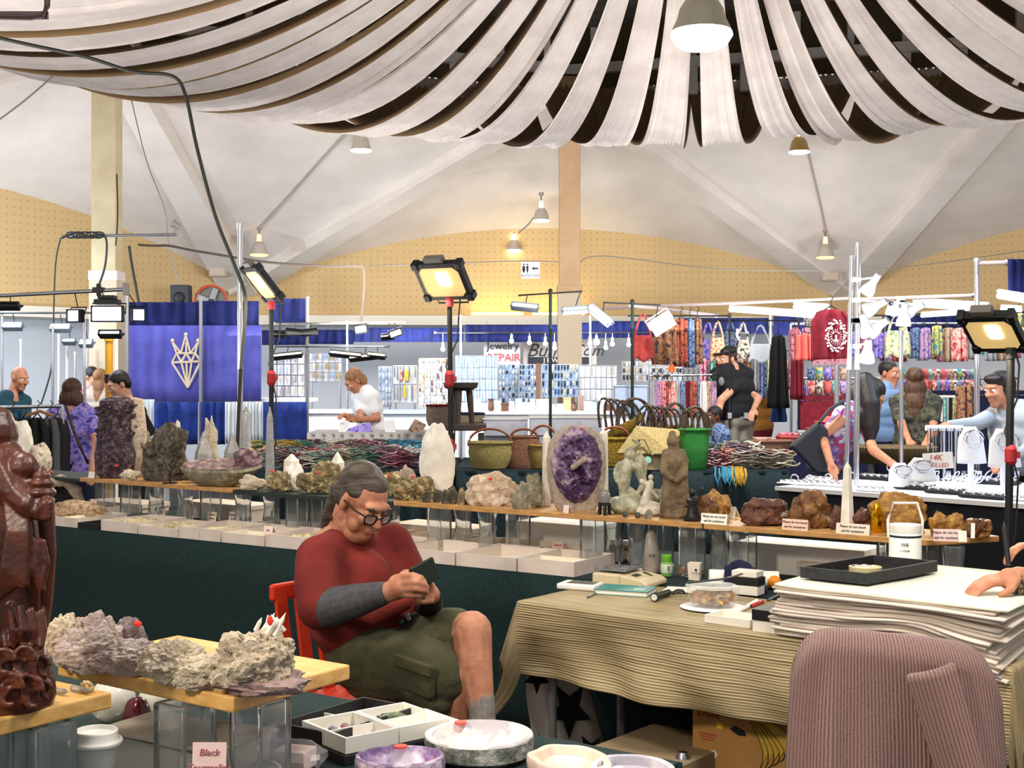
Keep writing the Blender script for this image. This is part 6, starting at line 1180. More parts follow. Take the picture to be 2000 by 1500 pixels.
# salad box
p = D(1392, 1186); o = thing('salad_box', 'clear plastic tub of mixed salad with a black fork on its lid', 'food box', p); oct_ = Matrix.Rotation(TA+R(22), 3, 'Z')
build('salad', rockmesh(MB(), p+Z*.006, (.082, .068, .036), 12, 4, .45, 6, lump=6, flat=.9, M=Matrix.Rotation(TA, 3, 'Z')), mat('salad_mix', '#5d7030', .6, col2='#d9c07a', col3='#b06a3a', scale=38, bump=.6, ramp=(.36, .62)), o, smooth=True)
build('tub', MB().lathe(p, [(.076, 0), (.096, .070), (.098, .073), (.10, .071)], 8, 1.0, .82, M=oct_), mat('clear_plastic', '#eef2ee', .08, alpha=.22), o)
build('lid', MB().lathe(p+Z*.072, [(.097, 0), (.097, .006), (.085, .010), (.08, .006), (.01, .006)], 8, 1.0, .82, M=oct_), mat('clear_lid', '#eef2ee', .08, alpha=.45), o)
one('plate', MB().lathe(D(1392, 1188, TZ2), [(.06, 0), (.10, .003), (.115, .006), (.10, .005), (.01, .002)], 30), F['white'], 'white paper plate under the salad tub', 'plate', smooth=True)
one('straw_napkin', MB().cyl(D(1440, 1196, TZ2+.006), D(1478, 1175, TZ2+.008), .006, .010, n=8), M_paper, 'rolled white napkin between the salad tub and white box lid', 'napkin')
q = p+Z*.087; fd = Matrix.Rotation(TA+.75, 3, 'Z'); o = thing('fork', 'black plastic fork lying on the salad tub lid', 'fork', q)
build('handle', MB().tube([q+fd@Vector((x, 0, z)) for x, z in ((-.09, 0), (-.03, .006), (.03, .012), (.055, .016))], .004, 6), M_black, o)
build('head', MB().box(q+fd@Vector((.065, 0, .019)), (.025, .022, .003), M=fd@Matrix.Rotation(R(-12), 3, 'Y')), M_black, o)
for k in range(4): build('tine', MB().box(q+fd@Vector((.092, -.009+.006*k, .026)), (.032, .003, .002), M=fd@Matrix.Rotation(R(-18), 3, 'Y')), M_black, o)
# boxes on the desk
o = thing('gift_boxes', 'white box lid over a black box over a grey box, stacked behind the salad', 'box', D(1462, 1160)); p = D(1462, 1160)
for k, (h, m, dx) in enumerate(((.035, 'white_card', 0), (.03, 'blk', .003), (.022, 'white_card', -.004))):
    mm = mat('white_card', '#e3ded2', .7) if m == 'white_card' else M_black
    build(('lower_box', 'middle_box', 'box_lid')[k], MB().box(p+TU*dx+Z*((.0175, .051, .078)[k]), (.10, .07, h), TA+.1), mm, o, bevel=.002)
p = D(1376, 1216); tray(p, TU*.17, TV*.12, .026, MATS['white_card'], M_cream, 'white empty box lid at the front edge of the desk', 'box_lid', 0, z=TZ2, cat='box')
o = thing('black_white_box', 'small box with white base and black lid at the stack of paper', 'box', D(1500, 1238)); p = D(1470, 1232); build('base', quadbox(MB(), p, TU*.14, TV*.11, TZ2, TZ2+.035), MATS['white_card'], o); build('lid', quadbox(MB(), p-TU*.002-TV*.002, TU*.144, TV*.114, TZ2+.036, TZ2+.07), M_black, o)
def cyl_item(name, px, py, prof, m, label, cat, z=TZ2, n=20, parts=(), **k):
    p = D(px, py, z); o = thing(name, label, cat, p); build('body', MB().lathe(p, prof, n, **k), m, o, smooth=True)
    for nm, pr, mm in parts: build(nm, MB().lathe(p, pr, n, **k), mm, o, smooth=True)
    return o
M_gcap = mat('green_cap', '#6fae2c', .5); M_amb = mat('brown_glass', '#3a2416', .1, trans=.2)
o = cyl_item('green_bottle', 1302, 1125, [(.022, 0), (.024, .003), (.024, .055), (.018, .062)], mat('green_label', '#7fa95a', .4), 'bottle with bright green cap behind the scale', 'bottle', parts=(('cap', [(.021, .06), (.022, .062), (.022, .085), (.02, .087)], M_gcap), ('label', [(.0245, .015), (.0248, .016), (.0248, .05), (.0245, .051)], mat('pale_label', '#c9d6bd', .5))))
text('LIFE', D(1302, 1125)+Vector((.006, -.0262, .033)), .014, M_ink, o, roll=R(90))
for i, (x, y, lab) in enumerate(((1197, 1090, 'dark brown bottle with white cap and purple label'), (1222, 1091, 'brown and cream bottle right of the dark one'))):
    cyl_item('supplement_bottle', x, y+4, [(.024, 0), (.026, .003), (.026, .06), (.017, .07)], M_amb if i == 0 else mat('amber_cream', '#9c7440', .4), lab+' behind the scale', 'bottle', parts=(('cap', [(.018, .068), (.02, .07), (.02, .088), (.018, .09)], M_whitepl), ('label', [(.0265, .01), (.0268, .011), (.0268, .045), (.0265, .046)], mat('purple_label', '#5a3a6a', .5) if i == 0 else M_beigep)))
M_or = mat('orange_peel', '#e8891a', .45, col2='#f09a28', scale=30, bump=.15, bscale=200)
one('orange', MB().ell(D(1512, 1150)+Z*.026, (.028, .028, .026), n=20, m=14), M_or, 'whole orange left of the paper stack', 'orange', smooth=True)
for i in range(4): one('mandarin_segment', MB().ell(D(1262+i*9, 1114+(i % 2)*3)+Z*.014, (.009, .016, .014), M=Matrix.Rotation(i*.5, 3, 'Z'), n=10, m=8), M_or, 'orange mandarin segment behind the scale, %s from the left' % ordn(i), 'fruit', 'mandarin segments behind the scale', smooth=True)
one('orange_peel', rockmesh(MB(), D(1333, 1120), (.022, .016, .016), 6, 3, .6, 3), M_or, 'piece of orange peel left of the small white box', 'peel', smooth=True)
o = thing('tissue_box', 'small upright white carton with a printed emblem', 'box', D(1357, 1132)); p = D(1357, 1132); build('carton', MB().lathe(p, [(.030, 0), (.036, .068), (.034, .068)], 4, M=Matrix.Rotation(TA+R(45)+.35, 3, 'Z')), M_beigep, o)
text('Mon Marie', p+Vector((0, -.033, .030)), .009, M_ink, o); build('emblem', MB().cyl(p+Vector((0, -.031, .043)), p+Vector((0, -.0325, .043)), .005, n=10), M_ink, o)
a, b = D(1385, 1129, TZ2+.035), D(1520, 1133, TZ2+.030); o = thing('paper_roll', 'thick roll of white paper lying behind the dark cap', 'paper roll', (a+b)/2-Z*.035)
build('roll', MB().cyl(a, b, .034, n=28), M_paper, o, smooth=True); build('core', MB().cyl(b-(b-a).normalized()*.01, b+(b-a).normalized()*.002, .015, n=16), mat('core_brown', '#8a5f44', .8), o)
p = D(1448, 1155); o = thing('cap', 'dark navy cloth cap standing in front of the paper roll', 'cap', p)
mb = MB()
def fn(u, v):
    t = u*2-1; h = .118*v; wv = .062+.012*(1-v)-.022*max(0, v-.7)/.3; return p+TU*(t*wv)+Vector((0, -.02*(1-t*t)*(1-v*.4)+.02*v, h-.010*t*t*v*4*(v > .8)*.5))
mb.grid(fn, 16, 12); build('crown', mb, F['navy'], o, smooth=True, ang=180, thick=.012, fix=False); build('brim', MB().box(p+TU*.02+Vector((0, -.01, .01)), (.16, .03, .018), TA*.4), F['navy'], o, bevel=.006)
one('black_ornament', MB().lathe(D(1552, 1120, TB), [(.02, 0), (.012, .01), (.015, .04), (.01, .06), (.018, .075), (.012, .09), (.02, .1), (.014, .118), (.001, .125)], 10, wob=lambda a, z: 1+.25*math.sin(3*a+z*60)), M_black, 'small black carved figure behind the orange', 'ornament', smooth=True)
one('small_dish', MB().lathe(D(1590, 1112, TB), [(.02, 0), (.035, .02), (.037, .02), (.02, .004)], 18), M_whitepl, 'small white dish right of the black carved figure', 'dish', smooth=True)
o = cyl_item('quartz_cone', 1272, 1118, [(.035, 0), (.036, .02), (.030, .10), (.022, .16), (.010, .175)], mat('wrapped_stone', '#8b8076', .3, col2='#a5998e', scale=10), 'tall wrapped grey stone point behind the mandarin segments', 'stone', wob=lambda a, z: 1+.05*math.sin(3*a+z*20)); text('$ 95', D(1272, 1118)+Vector((.0, -.034, .075)), .014, M_ink, o, shear=.2)
# paper stack with tray, tape, jug, bottle
ST = .91; P1, P2, P4 = Vector((.83, 4.2, 0)), Vector((1.37, 3.73, 0)), Vector((1.28, 4.77, 0)); su, sv = P2-P1, P4-P1
o = thing('paper_stack', 'tall uneven stack of large white paper sheets on the desk', 'paper stack', (P1+P2+P4)/3+Z*TZ2); rn = random.Random(11); NS = 17
for k in range(NS):
    f = k/(NS-1); z0 = TZ2+.004+(ST-TZ2-.004)*k/NS; th = (ST-TZ2)/NS; of = Vector((rn.uniform(-.02, .02), rn.uniform(-.02, .015), 0)) if k < NS-1 else Vector((0, 0, 0)); ex = rn.uniform(.96, 1.03); seed = k*3.7
    def fn(u, v):
        b = P1+of+su*(u*ex)+sv*v; e = .014*noise.noise(Vector((u*5, seed, 0)))*(1-v)+.010*noise.noise(Vector((seed, v*4, 3)))*(1 if u < .5 else -1)*(abs(u-.5)*2)**3
        z = z0+th*.5+.012*(1-v)**3*math.sin(math.pi*u)*(1-f)*0+.004*noise.noise(Vector((u*3, v*3, k)))
        hump = .028*(1-v)**4*math.exp(-((u-.62)/.2)**2)*(1-f)
        droop = -.05*max(0, u-.72)/.28*(1-f)*(1-v)**3
        return b-sv.normalized()*e+Z*(z-z0*0+hump+(droop if z+droop > 0 else 0))
    mb = MB(); mb.grid(fn, 26, 8); build('sheet', mb, mat('sheet_top', '#dfe0cd', .8) if k == NS-1 else (mat('sheet_a', '#e2d6c8', .85), mat('sheet_b', '#cdbfb2', .85))[k % 2], o, smooth=True, ang=180, thick=th*.78, fix=False)
tp = G(1563, 1130, ST+.004); a = G(1694, 1144, ST+.004); ux = (a-tp); bq = G(1831, 1118, ST+.004)-a
tray(tp, ux, bq, .035, mat('black_tray', '#1c1e20', .6, col2='#2a2c2e', scale=60), mat('black_felt', '#101214', .95), 'shallow black tray on top of the paper stack', 'black_tray', 0, wl_=.008, z=ST+.006, cat='tray')
p = G(1690, 1122, ST+.012); o = thing('tape_roll', 'roll of clear yellowish tape lying in the black tray', 'tape', p); build('roll', MB().lathe(p, [(.026, 0), (.052, 0), (.052, .026), (.026, .026), (.026, .001)], 36), mat('tape', '#c9bf86', .3), o, smooth=True); build('core', MB().lathe(p, [(.0225, 0), (.0262, 0), (.0262, .0265), (.0225, .0265), (.0225, .001)], 30), M_whitepl, o, smooth=True)
mb = MB()
for k in range(3): build('print', MB().box(p+Vector((.039*math.cos(1+k*.8), .039*math.sin(1+k*.8), .0268)), (.016, .010, .001), 2.5+k*.8), M_blue, o)
p = SP(1768, -.16, TB); s = S(p.y); r = 31/s; Hj = (HZ+(CH-TB)*s-1024)/s; o = thing('white_jug', 'white plastic canister with black printed band and wire handle', 'canister', p)
build('body', MB().lathe(p, [(r*.97, 0), (r, .005), (r, Hj*.89), (r*.95, Hj*.905), (r*.98, Hj*.915), (r*.98, Hj), (r*.9, Hj)], 32), M_whitepl, o, smooth=True); build('printed_band', MB().lathe(p, [(r*1.002, Hj*.855), (r*1.006, Hj*.856), (r*1.006, Hj*.88), (r*1.002, Hj*.881)], 32), M_ink, o, smooth=True)
text('W6', p+Vector((-.018, -r-.001, Hj*.78)), .018, M_ink, o); text('COMPLEX', p+Vector((-.018, -r-.001, Hj*.71)), .008, M_ink, o)
build('handle', MB().tube([p+Vector((x*r, 0, z+Hj*.85)) for x, z in ((-1.05, 0), (-1.1, .06), (-.75, .12), (.75, .12), (1.1, .06), (1.05, 0))], .005, 6), M_whitepl, o, smooth=True)
p = SP(1690, -.2, TB); s = S(p.y); o = thing('water_bottle', 'clear crumpled plastic water bottle left of the white canister', 'bottle', p); build('body', MB().lathe(p, [(.03, 0), (.034, .01), (.034, .09), (.028, .12), (.012, .15), (.012, .165)], 20, wob=lambda a, z: 1+.05*math.sin(4*a+z*60)), MATS['clear_plastic'], o, smooth=True); build('cap', MB().lathe(p+Z*.165, [(.013, 0), (.014, .012), (.012, .014)], 16), M_whitepl, o, smooth=True)
p = SP(1738, -.12, TB); one('orange_ornament', MB().ell(p+Z*.03, (.022, .02, .03)).ell(p+Z*.08, (.018, .016, .028)).ell(p+Z*.125, (.013, .012, .022)), mat('peach_plastic', '#f0905c', .5), 'peach coloured rounded plastic piece left of the white canister', 'ornament', smooth=True, remesh=.004)
# under the desk
p = at(1350, 1500, 4.52); bx = Vector((.615, 4.53, 0)); o = thing('banana_box', 'cardboard banana carton with yellow bananas print and red lettered band', 'box', bx+TU*.25); BC = mat('kraft', '#b98a4c', .85, col2='#ad7f43', scale=6)
build('carton', quadbox(MB(), bx, TU*.52, TV*.40, .17, .445), BC, o); build('red_band', quadbox(MB(), bx-TV*.002, TU*.52, TV*.002, .17, .235), mat('red_print', '#a8323a', .8), o)
fw = lambda u, z, q=.004: bx+TU*u-TV*q+Z*z
text('PREMIUM BANANAS', fw(.155, .212), .026, mat('pale_print', '#dcc9a6', .8), o, ang=TA); text('Dole', fw(.062, .425), .045, mat('red_logo', '#9c2f2c', .8), o, ang=TA, shear=.15)
YB = mat('banana_print', '#cba63a', .85)
for k in range(5):
    pts = []; n_ = 14
    for i in range(n_+1): t = i/n_; pts.append((.215+.10*math.sin(math.pi*t*.62+.10+k*.10)*(1+.05*k)-.0-(.115-.03*k)*t**1.5+.035*t, .43-.185*t+.018*k*t))
    mb = MB(); L_ = []
    for i, (u, z) in enumerate(pts):
        hw = .018*math.sin(math.pi*(i/n_*.92+.04))**.6; L_.append((u-hw*.6, z-hw, u+hw*.6, z+hw))
    vs = [fw(a, b, .003+.0004*k) for a, b, c, d in L_]+[fw(c, d, .003+.0004*k) for a, b, c, d in L_]; mb.add(vs, [[i, i+1, n_+2+i, n_+1+i] for i in range(n_)]); build('banana', mb, YB, o, fix=False)
    build('banana_outline', MB().tube([fw(a, b, .0045+.0004*k) for a, b, c, d in L_], .0012, 4), M_ink, o)
for u, z in ((.082, .29), (.30, .265)): build('hole', MB().cyl(fw(u, z, .0), fw(u, z, .003), .014, n=16), M_black if u > .2 else F['white'], o)
build('handle_hole', MB().prism([fw(u, z, .003) for u, z in ((.145, .385), (.16, .40), (.20, .388), (.205, .372), (.175, .37))], TV*.002), M_black, o); build('yellow_square', MB().prism([fw(u, z, .003) for u, z in ((.095, .40), (.118, .40), (.118, .38), (.095, .38))], TV*.001), mat('bright_yellow', '#e6c42a', .7), o)
for k in range(3): build('printed_line', MB().box(fw(.06, .355-.009*k, .003), (.07-.01*k, .001, .003), TA), M_redink, o)
one('floor_carton', quadbox(MB(), bx, TU*.52, TV*.40, .01, .168), BC, 'plain brown carton on the floor under the banana carton', 'box')
o = thing('flat_carton', 'large plain brown carton lid low under the desk', 'box', at(1250, 1480, 4.5)); q = Vector((.20, 4.45, 0)); build('lid', quadbox(MB(), q, TU*.36, TV*.5, .24, .30), mat('dull_kraft', '#8d7a5c', .85), o, bevel=.003); build('body', quadbox(MB(), q+TU*.01+TV*.01, TU*.34, TV*.48, .01, .24), MATS['dull_kraft'], o)
o = thing('steel_flask', 'brushed steel flask standing beside the banana carton', 'flask', Vector((.565, 4.40, .0))); build('body', MB().lathe((.565, 4.40, .01), [(.026, 0), (.028, .25), (.026, .29), (.015, .31)], 18), M_metal, o, smooth=True); build('band', MB().lathe((.565, 4.40, .24), [(.0285, 0), (.029, .01), (.0285, .02)], 18), M_grey, o)
p = at(1100, 1440, 5.0); o = thing('cow_print_bag', 'white cloth bag with black star shapes under the desk', 'bag', Vector((p.x, p.y, .02)))
mb = MB(); 
def fn(u, v): t = u*2-1; return Vector((p.x+t*(.15-.04*v)+.02*math.sin(v*6), p.y-.07*(1-t*t)+.02*math.sin(u*14), .03+.50*v))
mb.grid(fn, 16, 12); build('bag_body', mb, mat('bag_white', '#cfc9bd', .7), o, smooth=True, ang=180, thick=.01, fix=False)
for sx, sz, rr in ((-.10, .42, .05), (.02, .30, .085), (.10, .14, .06), (-.12, .16, .05)):
    pts = []
    for k in range(10): t = k*math.pi/5+.3; r_ = rr*(1 if k % 2 else .45); x_ = sx+r_*math.cos(t); pts.append(Vector((p.x+x_, p.y-.085+.0*x_, .03+sz+r_*math.sin(t)*1.3)))
    build('black_star', MB().prism(pts, (0, -.004, 0)), F['blk'], o)
# ---------------------------------------------------------------- chair with the mauve knit
c0 = Vector((.895, 3.12, 0)); KA = -.16; KM = Matrix.Rotation(KA, 3, 'Z')
o = thing('desk_chair', 'metal chair hidden under the mauve knitted cardigan', 'chair', c0+KM@Vector((0, .25, 0)))
CT = mat('chair_black', '#1a1a1c', .5)
build('seat', MB().box(c0+KM@Vector((0, .28, .44)), (.42, .42, .05), KA), CT, o, bevel=.02); build('backrest', MB().box(c0+KM@Vector((0, .0, .77)), (.40, .03, .30), KA), CT, o, bevel=.015)
for x, y in ((-.19, .08), (.19, .08), (-.19, .46), (.19, .46)): build('leg', MB().cyl(c0+KM@Vector((x, y, .42)), c0+KM@Vector((x*1.1, y, 0)), .012), M_chrome, o)
M_knit = mat('knit', '#8c5452', .95, spec=.1, sheen=.3)
nt = M_knit.node_tree; nn = nt.nodes; ll = nt.links; tc = nn.new('ShaderNodeTexCoord'); mp = nn.new('ShaderNodeMapping'); ll.new(tc.outputs['UV'], mp.inputs[0]); wv = nn.new('ShaderNodeTexWave'); wv.bands_direction = 'X'; wv.inputs['Scale'].default_value = 19; wv.inputs['Distortion'].default_value = .5; wv.inputs['Detail'].default_value = 0; ll.new(mp.outputs[0], wv.inputs[0])
w2 = nn.new('ShaderNodeTexWave'); w2.bands_direction = 'Y'; w2.inputs['Scale'].default_value = 60; w2.inputs['Distortion'].default_value = 2; ll.new(mp.outputs[0], w2.inputs[0])
nz = nn.new('ShaderNodeTexNoise'); nz.inputs['Scale'].default_value = 130; ll.new(mp.outputs[0], nz.inputs[0]); m1 = nn.new('ShaderNodeMath'); m1.operation = 'MULTIPLY_ADD'; m1.inputs[1].default_value = .35; ll.new(w2.outputs[1], m1.inputs[0]); ll.new(wv.outputs[1], m1.inputs[2])
m2 = nn.new('ShaderNodeMath'); m2.operation = 'MULTIPLY_ADD'; m2.inputs[1].default_value = .9; ll.new(nz.outputs[0], m2.inputs[0]); ll.new(m1.outputs[0], m2.inputs[2]); rp = nn.new('ShaderNodeValToRGB'); ll.new(m2.outputs[0], rp.inputs[0])
rp.color_ramp.elements[0].position = .45; rp.color_ramp.elements[0].color = lin('#5a2e31'); rp.color_ramp.elements[1].position = 1.0; rp.color_ramp.elements[1].color = lin('#d0a096'); ll.new(rp.outputs[0], nn['Principled BSDF'].inputs['Base Color'])
bp_ = nn.new('ShaderNodeBump'); bp_.inputs['Strength'].default_value = .9; bp_.inputs['Distance'].default_value = .010; ll.new(m1.outputs[0], bp_.inputs['Height']); ll.new(bp_.outputs[0], nn['Principled BSDF'].inputs['Normal'])
mb = MB(); nu_, nv_ = 90, 90
def knit(u, v):                                     # v 0..1 from front hem over the top to the rear hem
    t = u*2-1; top = .956-.05*(abs(t)**6)-.018*t
    hw = .235
    if v < .58:
        k = 1-v/.58; z = top-.05-.75*k; fl = 1+.10*k+.02*math.sin(k*5)
        y = -.045-.02*k+.034*math.sin(t*5.5+1)*k+.028*math.sin(t*12+k*3)*k*k+.02*math.exp(-((t+.75)/.08)**2)*k-.03*math.exp(-((t+.58)/.07)**2)*k+.03*math.exp(-((t-.30-.35*k)/.10)**2)*min(1, k*3)-.03*math.exp(-((t-.52-.3*k)/.16)**2)*min(1, k*3)
    elif v < .74:
        a = (v-.58)/.16*math.pi; z = top-.05+.05*math.sin(a); y = -.045*math.cos(a)*1.0; fl = 1-.05*math.sin(a)
    else: k = (v-.74)/.26; z = top-.05-.35*k; y = .045+.01*math.sin(t*6)*k; fl = 1
    edge = abs(t)**10
    return c0+KM@Vector((math.copysign(hw*fl*(abs(t)**.95), t), y*(1-edge*.55), z-.03*edge*(1 if v < .8 else .6)))
mb.grid(knit, nu_, nv_)
for j in range(nv_+1):
    for i in range(nu_+1):
        u, v = i/nu_, j/nv_; bend = max(0, .62-abs(v-.62)*1.0)
        mb.uv[j*(nu_+1)+i] = (u+.35*max(0, v-.35)**2*4*(u-.2)*.6, v*3)
one('cardigan', mb, M_knit, 'mauve chunky ribbed knit cardigan draped over the chair back', 'cardigan', smooth=True, ang=180, thick=.012, fix=False)
cf = MB()
def fn(u, v): k = v; x = .02+.17*k+u*.10*(1-.2*k)+.04*k; return c0+KM@Vector((x, -.085-.02*math.sin(math.pi*u)-.015*k, .885-.70*k+.03*u))
cf.grid(fn, 14, 40)
for j in range(41):
    for i in range(15): cf.uv[j*15+i] = (i/14*.22, j/40*2.6)
one('cardigan_sleeve', cf, M_knit, 'knitted sleeve of the mauve cardigan hanging down its right half', 'sleeve', smooth=True, ang=180, thick=.02, fix=False)
# ---------------------------------------------------------------- near table
NZ = .74; NP = Vector((.36, 2.85, 0))
o = thing('near_table', 'nearest table with a black green cloth under bowls, trays and boards', 'table', NP-U*1.2-V*.5)
build('table_top', quadbox(MB(), NP-U*3.0-V*1.3, U*3.0, V*1.3, NZ-.03, NZ), M_green, o, bevel=.003)
mb = MB(); cloth_panel(mb, NP-U*3, NP, .02, NZ-.005, 12, .012, 2); build('table_skirt', mb, M_green, o, smooth=True, ang=180, thick=.004, fix=False)
mb = MB(); cloth_panel(mb, NP-V*1.3, NP, .02, NZ-.005, 6, .012, 3); build('side_skirt', mb, M_green, o, smooth=True, ang=180, thick=.004, fix=False)
BZ = .96
a, b, c = G(456, 1362, BZ), G(684, 1298, BZ), G(112, 1291, BZ)
mb = MB(); q = [a, b, b+(c-a), c]; mb.prism([p-Z*.031 for p in q], (0, 0, .031)); one('wood_board', mb, M_boardL, 'blond wooden board on glass blocks carrying the druzy crystals', 'board', bevel=.004)
a1 = G(219, 1352, BZ); q = [a1, a1-U*.5, a1-U*.5-V*.42, a1-V*.42]; mb = MB().prism([p-Z*.031 for p in q], (0, 0, .031)); one('wood_board', mb, M_boardL, 'blond wooden board at the lower left carrying the carved statue', 'board', bevel=.004)
for i, (px, d_, k) in enumerate(((362, 2.62, 0), (508, 2.64, 0), (430, 2.86, 1), (28, 2.44, 0), (84, 2.46, 0))):
    p = Vector(((px-1000)*d_/FO, d_, 0)); block(p, .088, BZ-.033-NZ, 'thick clear glass block under the near wooden boards, %s from the left' % ordn((2, 4, 3, 0, 1)[i]), k, NZ, TH)
# big glass-like stones under the board
for i, (px, py, r, lab) in enumerate(((220, 1368, .054, 'large polished clear quartz sphere under the blond board'), (312, 1366, .050, 'second quartz sphere half hidden by the board edge'))):
    d_ = FO*(CH-(NZ+r))/(py-HZ); p = at(px, py, d_); one('quartz_sphere', MB().ell((p.x, p.y, NZ+r), r, n=32, m=20), mat('cloudy_quartz', '#dfddd2', .15, col2='#c6c4b8', scale=20, trans=.25), lab, 'sphere', smooth=True)
p = G(268, 1432, NZ); one('red_stone', rockmesh(MB(), p, (.03, .03, .05), 4, 3, .2, 2), mat('dark_red', '#4a1216', .2), 'dark red polished stone between the two quartz spheres', 'stone', smooth=True)
p = G(200, 1490, NZ); tray(G(195, 1500, NZ), U*.30, V*.20, .075, MATS['white_card'], M_cream, 'large open white carton behind the coffee cup', 'white_carton', 0, z=NZ, cat='box')
M_pap = mat('crumpled_paper', '#cfc8bb', .8, col2='#bdb5a8', scale=10, bump=.3, bscale=14)
one('paper_sheet', MB().prism([G(x, y, NZ+.085) for x, y in ((183, 1428), (300, 1392), (545, 1425), (420, 1475))], (0, 0, .004)), M_pap, 'sheet of crumpled whitish wrapping paper over the white carton', 'paper')
# coffee cup
p = Vector(((187-1000)*2.60/FO, 2.60, NZ)); o = thing('coffee_cup', 'white paper coffee cup with white plastic lid', 'cup', p)
build('cup_body', MB().lathe(p, [(.029, 0), (.030, .002), (.042, .105), (.0445, .108), (.0445, .111), (.040, .111), (.028, .004)], 40), M_whitepl, o, smooth=True, ang=60)
build('lid', MB().lathe(p+Z*.106, [(.0455, 0), (.0505, .002), (.0515, .007), (.0495, .010), (.045, .011), (.0435, .014), (.0425, .027), (.040, .029), (.0375, .0285), (.035, .021), (.01, .020)], 44), mat('lid_white', '#f1efe9', .35), o, smooth=True, ang=40)
tagcard(Vector(((408-1000)*2.36/FO, 2.36, .853)), .060, .062, M_pinkp, 'white card with handwritten black tourmaline price, lower left', ('Black', 'Tourmaline'), .0, size=.017, tilt=6, ink=mat('pinkbrown_ink', '#a8586a', .7)); one('card_stone', rockmesh(MB(), Vector(((408-1000)*2.40/FO, 2.42, NZ)), (.04, .03, .058), 8, 3, .2, 3), M_black, 'black stone propping up the handwritten card', 'stone')
# plastic wrapped box
p = G(575, 1500, NZ); o = thing('wrapped_box', 'small pale box wrapped in clear plastic beside the black tray', 'box', p); build('box_body', MB().box(p+Z*.022, (.075, .06, .04), TH+.3), M_pinkp, o, bevel=.002); build('plastic_wrap', rockmesh(MB(), p, (.062, .045, .034), 7, 3, .3, 3, jag=3), mat('film', '#f4f4f4', .1, alpha=.18), o)
# trays
tu, tv = U*.165, V*.29; L0 = G(541, 1412, NZ+.05); L0.z = 0
o = tray(L0, tu, tv, .05, mat('black_board_box', '#1b1c1f', .6), M_paper, 'black divided tray of pale green and white stones', 'black_tray', 2, z=NZ, cat='tray')
GS = [mat('stone_%d' % i, c, .3, col2=c2, scale=20, bump=.3) for i, (c, c2) in enumerate((('#c9cfb0', '#a8b894'), ('#e2dccb', '#b8c0a0'), ('#6a5a6c', '#a79aa8'), ('#b0485e', '#d9909c'), ('#3c4a3c', '#8a9a7a')))]
def scatter(L0, u, v, f0, f1, g0, g1, n_, r, ms, lab, z, seed, grp):
    rn = random.Random(seed)
    for i in range(n_):
        p = L0+u*(f0+(f1-f0)*(((i*.618) % 1)))+v*(g0+(g1-g0)*((i+.5)/n_)); p.z = z+.006; k = ms[i % len(ms)]
        one('tumbled_stone', rockmesh(MB(), p, (r*rn.uniform(.7, 1.2), r*rn.uniform(.6, 1), r*rn.uniform(.6, .9)), seed+i, 2, .3, 2.5, jag=3), GS[k], '%s, %s from the near end' % (lab, ordn(i)), 'stone', grp, smooth=True)
scatter(L0, tu, tv, .12, .88, .05, .45, 9, .022, (0, 1, 0, 1), 'pale green stone in the near half of the black tray', NZ, 11, 'stones in the black tray')
scatter(L0, tu, tv, .12, .88, .55, .93, 8, .018, (0, 1, 2, 1), 'greenish stone in the far half of the black tray', NZ, 31, 'stones in the black tray')
wu, wv_ = Vector((.62, -.78, 0)), Vector((.78, .62, 0)); L1 = G(590, 1410, NZ+.055); L1.z = 0
one('black_riser', quadbox(MB(), L1-wu*.004-wv_*.006, wu*.195, wv_*.29, NZ, NZ+.022), MATS['black_board_box'], 'black flat box under the white divided trays', 'box', bevel=.002)
for i, (f, lw) in enumerate(((0, .135), (.138, .135))):
    q = L1+wv_*f; tray(q, wu*.185, wv_*lw, .034, M_paper, mat('tray_white', '#eceadf', .7), 'white folded tray with small crystals, %s' % ('left one with pink and red chips', 'right one with a green stone')[i], 'white_tray', 2 if i == 9 else 1, z=NZ+.023, cat='tray')
scatter(L1, wu*.185, wv_*.135, .15, .45, .2, .8, 7, .011, (3, 3, 2), 'small red crystal chip in the left white tray', NZ+.023, 51, 'red chips in the white tray')
scatter(L1, wu*.185, wv_*.135, .6, .9, .2, .8, 7, .009, (3, 3), 'small pink crystal chip in the left white tray near cell', NZ+.023, 61, 'pink chips in the white tray')
p = L1+wv_*.2+wu*.06; p.z = NZ+.03; one('green_crystal', rockmesh(MB(), p, (.034, .014, .014), 71, 3, .4, 3, jag=4), GS[4], 'dark green crystal piece in the right white tray', 'stone', smooth=True)
p = L1+wv_*.275-wu*.0; one('white_card', quadbox(MB(), p, wu*.16, wv_*.06, NZ+.03, NZ+.033), M_paper, 'white card sticking out at the right end of the white trays', 'card')
